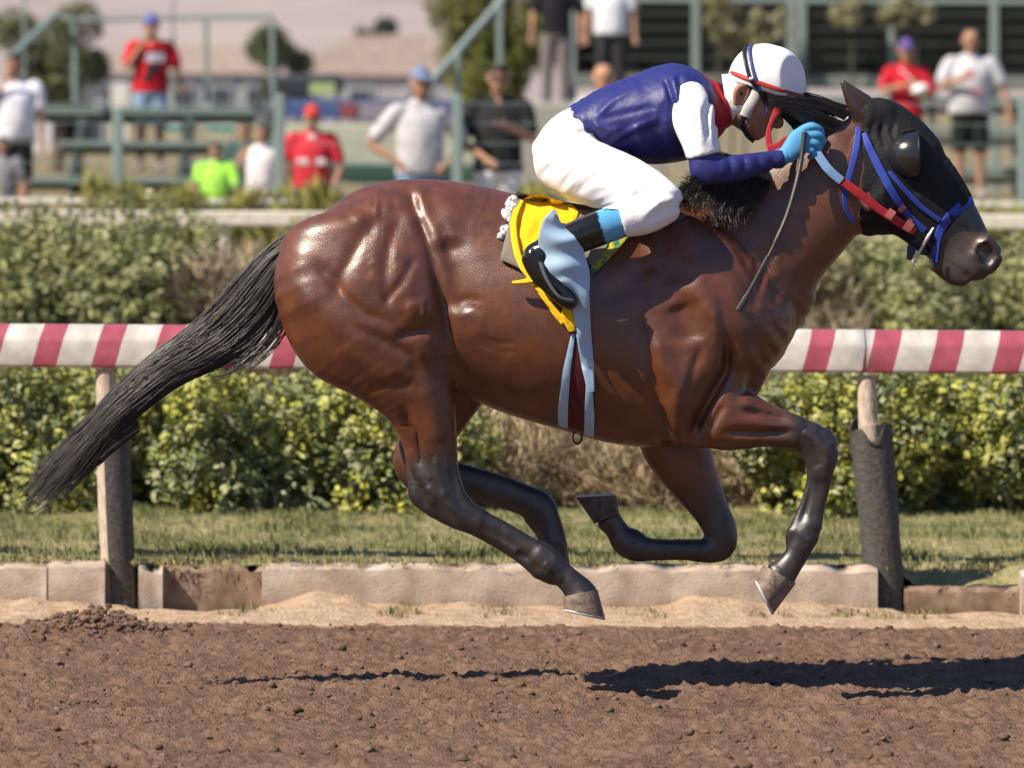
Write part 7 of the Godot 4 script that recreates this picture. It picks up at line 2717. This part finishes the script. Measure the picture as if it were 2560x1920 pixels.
func start_people() -> void:
	var k := look("man in a red shirt, denim shorts and blue cap with a hand at his mouth", 376, 42, 52.2, 1.62, Color(0.50, 0.012, 0.022), Color(0.22, 0.31, 0.46), false)
	k.cap = Color(0.10, 0.12, 0.34)
	k.arm_l = [Vector3(-0.26, 1.17, 0.14), Vector3(-0.03, 1.52, 0.17)]
	k.arm_r = [Vector3(0.30, 1.16, -0.02), Vector3(0.38, 0.86, 0.02)]
	k.bulk = 1.12
	k = look("man in a white shirt and black shorts with a hand raised to his chin", 34, 134, 46.0, 1.05, Color(0.72, 0.72, 0.80), Color(0.012, 0.013, 0.016), false)
	k.arm_l = [Vector3(-0.28, 1.15, 0.12), Vector3(-0.06, 1.50, 0.18)]
	k.bulk = 1.2
	k = look("seated looking child with dark hair in a grey shirt beside the white shirted man", 8, 342, 43.0, 0.75, Color(0.22, 0.22, 0.25), Color(0.05, 0.05, 0.07), true)
	k = look("child in a neon green shirt with dark hair", 540, 356, 42.0, 0.75, Color(0.36, 0.78, 0.09), Color(0.05, 0.06, 0.09), false)
	k.arm_r = [Vector3(0.30, 1.10, 0.08), Vector3(0.34, 0.92, 0.24)]
	k.bulk = 1.15
	k = look("woman in a white sleeveless top looking at the track", 656, 310, 43.5, 0.75, Color(0.74, 0.68, 0.70), Color(0.10, 0.10, 0.14), true)
	k.sleeveless = true
	k.hair = Color(0.09, 0.05, 0.035)
	k.arm_l = [Vector3(-0.32, 1.18, 0.04), Vector3(-0.42, 0.98, 0.14)]
	k.bulk = 1.1
	k = look("person with dark hair mostly hidden behind the woman in the white top", 612, 302, 46.0, 0.75, Color(0.06, 0.10, 0.09), Color(0.05, 0.05, 0.06), true)
	k = look("youth in a red jersey and a red and white cap", 780, 270, 42.0, 0.75, Color(0.50, 0.03, 0.045), Color(0.06, 0.06, 0.08), true)
	k.cap = Color(0.50, 0.05, 0.05)
	k.arm_r = [Vector3(0.31, 1.12, 0.0), Vector3(0.24, 0.88, 0.18)]
	k.bulk = 1.15
	k = look("man in a grey shirt, jeans and blue grey cap with hands on his hips", 1050, 176, 38.5, 0.75, Color(0.50, 0.49, 0.52), Color(0.17, 0.26, 0.40), true)
	k.cap = Color(0.17, 0.21, 0.32)
	k.turn = 0.25
	k.arm_l = [Vector3(-0.40, 1.14, -0.10), Vector3(-0.20, 0.99, 0.05)]
	k.arm_r = [Vector3(0.40, 1.14, -0.06), Vector3(0.19, 0.96, 0.13)]
	k.bulk = 1.12
	k = look("person in a black shirt, white shorts and dark sunglasses holding something small", 1245, 163, 38.8, 0.75, Color(0.018, 0.020, 0.022), Color(0.74, 0.73, 0.76), true)
	k.arm_l = [Vector3(-0.30, 1.14, 0.02), Vector3(-0.10, 0.99, 0.22)]
	k.arm_r = [Vector3(0.28, 1.16, 0.06), Vector3(0.07, 1.24, 0.25)]
	k.bulk = 1.1
	k = look("man in a black top and grey trousers standing high behind the crowd", 1388, -90, 55.0, 2.38, Color(0.012, 0.012, 0.016), Color(0.17, 0.15, 0.15), true)
	k.arm_r = [Vector3(0.30, 1.16, -0.02), Vector3(0.31, 0.88, 0.06)]
	k = look("man in a white shirt and black trousers standing high behind the crowd", 1526, -92, 55.0, 2.38, Color(0.68, 0.70, 0.76), Color(0.03, 0.03, 0.035), true)
	k.bulk = 1.15
	k = look("bald man in a pale shirt half hidden behind the jockey's back", 1508, 162, 42.0, 0.75, Color(0.50, 0.46, 0.47), Color(0.10, 0.10, 0.12), true)
	k.bald = true
	k.skin = Color(0.44, 0.24, 0.15)
	k = look("woman in a red shirt and blue cap holding a white bag", 2264, 104, 50.0, 1.37, Color(0.48, 0.014, 0.03), Color(0.04, 0.05, 0.06), true)
	k.cap = Color(0.12, 0.08, 0.26)
	k.arm_l = [Vector3(-0.27, 1.20, 0.12), Vector3(-0.02, 1.26, 0.24)]
	k.arm_r = [Vector3(0.30, 1.14, 0.06), Vector3(0.10, 1.17, 0.26)]
	k = look("man in a pale grey printed shirt and black shorts", 2425, 76, 49.0, 1.37, Color(0.50, 0.50, 0.54), Color(0.010, 0.014, 0.014), false)
	k.bald = true
	k.hair = Color(0.05, 0.04, 0.035)
	k.arm_l = [Vector3(-0.32, 1.17, 0.10), Vector3(-0.14, 1.24, 0.24)]
	k.arm_r = [Vector3(0.34, 1.16, 0.0), Vector3(0.40, 0.90, 0.06)]
	k.bulk = 1.2
	for i in looks.size():
		job("person%d" % i, person_shape.bind(looks[i]))

func person_shape(k: Look) -> Array:
	var s := k.height / 1.75
	var b := k.bulk
	var out := []
	var sc := func(list: Array) -> Array:
		var o := []
		for e in list:
			o.append([e[0], e[1], e[2]])
		return o
	var lo := Vector3(-0.56, -0.02, -0.26)
	var hi := Vector3(0.56, 1.80, 0.36)
	var cell := 0.017
	# body: one skin from head to foot
	var f := Sdf.new(lo, hi, cell)
	var X := Vector3(1, 0, 0)
	f.chain([[Vector3(0, 0.90, 0), 0.12, 0.155 * b], [Vector3(0, 1.08, 0.01), 0.10, 0.135 * b], [Vector3(0, 1.30, 0.0), 0.11, 0.165 * b], [Vector3(0, 1.43, -0.02), 0.08, 0.15]], 0.03, 3, 0, X)
	f.chain([[Vector3(0, 1.44, -0.02), 0.055, 0.06], [Vector3(0, 1.54, 0.0), 0.052, 0.052]], 0.03, 2, 0, X)
	f.chain([[Vector3(0, 1.565, 0.045), 0.06, 0.055], [Vector3(0, 1.64, 0.015), 0.10, 0.082], [Vector3(0, 1.70, 0.0), 0.082, 0.075]], 0.02, 4, 0, X)
	# face: nose, brow, chin, ears
	f.chain([[Vector3(0, 1.655, 0.095), 0.012, 0.012], [Vector3(0, 1.625, 0.118), 0.015, 0.014]], 0.014, 2)
	f.chain([[Vector3(-0.03, 1.665, 0.088), 0.012, 0.014], [Vector3(0.03, 1.665, 0.088), 0.012, 0.014]], 0.014, 2)
	f.chain([[Vector3(-0.012, 1.555, 0.085), 0.02, 0.02], [Vector3(0.012, 1.555, 0.085), 0.02, 0.02]], 0.02, 1)
	for e in [-1.0, 1.0]:
		f.chain([[Vector3(0.086 * e, 1.66, 0.0), 0.016, 0.022], [Vector3(0.088 * e, 1.62, 0.005), 0.014, 0.016]], 0.01, 2, 0, Vector3(0, 0, 1))
		var arm: Array = k.arm_l if e < 0 else k.arm_r
		var hand: Vector3 = arm[1]
		var dirv := (hand - (arm[0] as Vector3)).normalized()
		f.chain([[Vector3(0.17 * e * b, 1.42, -0.01), 0.055, 0.055], [(Vector3(0.19 * e * b, 1.40, -0.01) + arm[0]) / 2.0, 0.048, 0.048], [arm[0], 0.038, 0.038], [((arm[0] as Vector3) * 0.45 + hand * 0.55), 0.037, 0.037], [hand, 0.025, 0.027]], 0.025, 3)
		# hand: palm, four fingers and thumb
		f.chain([[hand, 0.026, 0.022], [hand + dirv * 0.075, 0.036, 0.017]], 0.015, 2)
		var across := dirv.cross(Vector3(0, 0, 1)).normalized()
		for q in 4:
			var r0 := hand + dirv * 0.085 + across * (q - 1.5) * 0.018
			f.chain([[r0, 0.011, 0.011], [r0 + dirv * (0.05 + 0.01 * (1.5 - absf(q - 1.5))) + Vector3(0, 0, 0.01), 0.009, 0.009]], 0.006, 2)
		f.chain([[hand + dirv * 0.02 + across * 0.03, 0.013, 0.013], [hand + dirv * 0.06 + across * 0.055, 0.010, 0.010]], 0.008, 2)
		f.chain([[Vector3(0.085 * e, 0.90, 0), 0.085, 0.085], [Vector3(0.10 * e, 0.70, 0.01), 0.075, 0.075], [Vector3(0.105 * e, 0.48, 0.01), 0.052, 0.055], [Vector3(0.11 * e, 0.34, -0.015), 0.052, 0.055], [Vector3(0.11 * e, 0.10, -0.01), 0.034, 0.038]], 0.03, 3)
		f.chain([[Vector3(0.11 * e, 0.055, -0.05), 0.04, 0.045], [Vector3(0.12 * e, 0.05, 0.06), 0.045, 0.04], [Vector3(0.125 * e, 0.035, 0.15), 0.038, 0.03]], 0.02, 3, 0, Vector3(0, 1, 0))
	var m := f.net()
	var C := PackedColorArray()
	for p in m[0]:
		var c := k.skin
		if p.y < 0.10:
			c = Color(0.30, 0.29, 0.30)
		elif not k.bald and (p.y > 1.685 or (p.y > 1.60 and p.z < 0.0)):
			c = k.hair
		elif k.bald and p.y > 1.60 and p.y < 1.70 and p.z < -0.02:
			c = k.hair
		elif absf(p.y - 1.648) < 0.012 and p.z > 0.075 and absf(absf(p.x) - 0.032) < 0.016:
			c = Color(0.05, 0.03, 0.025)
		elif absf(p.y - 1.585) < 0.008 and p.z > 0.085 and absf(p.x) < 0.026:
			c = Color(0.22, 0.08, 0.07)
		C.append(c)
	m.append(C)
	out.append(m)
	# shirt
	f = Sdf.new(lo + Vector3(0, 0.80, 0), hi - Vector3(0, 0.20, 0), cell)
	f.chain([[Vector3(0, 0.90, 0.0), 0.145, 0.190 * b], [Vector3(0, 1.06, 0.01), 0.135 * b, 0.175 * b], [Vector3(0, 1.28, 0.0), 0.135 * b, 0.185 * b], [Vector3(0, 1.42, -0.02), 0.09, 0.165 * b], [Vector3(0, 1.49, -0.02), 0.065, 0.075]], 0.03, 3, 0, X)
	if not k.sleeveless:
		for e in [-1.0, 1.0]:
			var arm: Array = k.arm_l if e < 0 else k.arm_r
			var a: Vector3 = arm[0]
			f.chain([[Vector3(0.15 * e * b, 1.42, -0.015), 0.075, 0.075], [Vector3(0.19 * e * b, 1.385, -0.01), 0.078, 0.078], [Vector3(0.19 * e * b, 1.385, -0.01).lerp(a, 0.75), 0.070, 0.070]], 0.03, 3)
	f.clip(Vector3(0, -1, 0), Vector3(0, 0.885, 0))
	f.warp(func(p: Vector3): return 0.012 * noise.get_noise_3d(p.x * 5.0 + k.px, p.y * 3.0, p.z * 5.0))
	out.append(f.net())
	# legs' clothing
	f = Sdf.new(Vector3(-0.32, 0.05, -0.22), Vector3(0.32, 1.04, 0.24), cell)
	f.chain([[Vector3(0, 1.0, 0.0), 0.12, 0.16 * b], [Vector3(0, 0.88, 0.0), 0.135, 0.175 * b]], 0.03, 2, 0, X)
	for e in [-1.0, 1.0]:
		if k.legs_long:
			f.chain([[Vector3(0.085 * e, 0.88, 0), 0.105, 0.105], [Vector3(0.10 * e, 0.68, 0.01), 0.095, 0.095], [Vector3(0.105 * e, 0.48, 0.01), 0.078, 0.08], [Vector3(0.11 * e, 0.12, -0.005), 0.068, 0.07]], 0.03, 3)
		else:
			f.chain([[Vector3(0.085 * e, 0.88, 0), 0.105, 0.105], [Vector3(0.10 * e, 0.70, 0.01), 0.10, 0.10], [Vector3(0.105 * e, 0.52, 0.01), 0.092, 0.092]], 0.03, 3)
	f.clip(Vector3(0, -1, 0), Vector3(0, 0.09 if k.legs_long else 0.50, 0))
	out.append(f.net())
	if k.cap.a > 0.5:
		f = Sdf.new(Vector3(-0.16, 1.60, -0.18), Vector3(0.16, 1.82, 0.26), 0.012)
		f.chain([[Vector3(0, 1.66, 0.005), 0.116, 0.096], [Vector3(0, 1.72, 0.0), 0.100, 0.088], [Vector3(0, 1.765, -0.005), 0.05, 0.05]], 0.02, 3, 0, X)
		f.clip(Vector3(0, -1, 0), Vector3(0, 1.675, 0))
		f.chain([[Vector3(0, 1.685, 0.08), 0.012, 0.075], [Vector3(0, 1.672, 0.19), 0.009, 0.055]], 0.01, 2, 0, X)
		out.append(f.net())
	return out

func make_people() -> void:
	for i in looks.size():
		var k := looks[i]
		var a: Array = got("person%d" % i)
		var z := CAM_D - k.d
		var t := thing("person", k.label, "person", "spectators along the fence", Vector3(gx(k.px, z), k.gy, z))
		t.rotation.y = k.turn
		var s := k.height / 1.75
		t.scale = Vector3.ONE * s
		put(from_net(a[0]), "body", vcol(0.65, 0.35), t)
		put(from_net(a[1]), "shirt", flat(k.shirt, 0.85, 0.3), t)
		put(from_net(a[2]), "trousers" if k.legs_long else "shorts", flat(k.legs, 0.85, 0.3), t)
		if a.size() > 3:
			put(from_net(a[3]), "cap", flat(k.cap, 0.8, 0.3), t)
		match i:
			0:
				var st := SurfaceTool.new()
				st.begin(Mesh.PRIMITIVE_TRIANGLES)
				var cam := put(box_mesh(Vector3(0.13, 0.10, 0.08), 0.015), "camera_body", flat(Color(0.012, 0.012, 0.013), 0.4), t, Vector3(0.04, 1.16, 0.24))
				var cy := CylinderMesh.new()
				cy.top_radius = 0.045
				cy.bottom_radius = 0.05
				cy.height = 0.16
				var ln := put(cy, "camera_lens", flat(Color(0.012, 0.012, 0.013), 0.3), cam, Vector3(-0.04, -0.09, 0.03))
				ln.rotation.z = -0.5
				put(tube(PackedVector3Array([Vector3(0.07, 1.20, 0.22), Vector3(0.12, 1.36, 0.15), Vector3(0.09, 1.48, 0.02)]), PackedFloat32Array([0.012, 0.012, 0.012]), 6, true, 0.4), "camera_strap", flat(Color(0.015, 0.015, 0.015), 0.7), t)
				put(box_mesh(Vector3(0.20, 0.10, 0.012), 0.004), "shirt_print", flat(Color(0.55, 0.50, 0.60), 0.8), t, Vector3(0.06, 1.28, 0.145 * k.bulk))
			6:
				put(box_mesh(Vector3(0.30, 0.07, 0.014), 0.004), "white_stripe", flat(Color(0.7, 0.66, 0.68), 0.8), t, Vector3(0, 1.17, 0.155))
				put(box_mesh(Vector3(0.09, 0.05, 0.02), 0.006), "white_collar", flat(Color(0.7, 0.68, 0.74), 0.8), t, Vector3(0, 1.44, 0.075))
			8:
				put(box_mesh(Vector3(0.14, 0.035, 0.03), 0.01), "sunglasses", flat(Color(0.01, 0.01, 0.012), 0.2, 0.6), t, Vector3(0, 1.652, 0.10))
			12:
				var bag := SphereMesh.new()
				bag.radius = 0.10
				bag.height = 0.13
				var bo := put(bag, "white_bag", flat(Color(0.8, 0.8, 0.8), 0.6), t, Vector3(0.13, 1.21, 0.30))
				bo.rotation.z = 0.25
				put(tube(PackedVector3Array([Vector3(0.10, 1.26, 0.28), Vector3(0.0, 1.36, 0.24), Vector3(-0.08, 1.44, 0.14)]), PackedFloat32Array([0.008, 0.008, 0.008]), 6), "bag_strap", flat(Color(0.7, 0.7, 0.7), 0.7), t)
			13:
				put(box_mesh(Vector3(0.09, 0.09, 0.012), 0.004), "shirt_print", flat(Color(0.60, 0.12, 0.16), 0.8), t, Vector3(-0.03, 1.29, 0.162))
				put(box_mesh(Vector3(0.12, 0.04, 0.012), 0.004), "shirt_print", flat(Color(0.60, 0.12, 0.16), 0.8), t, Vector3(0.02, 1.12, 0.17))
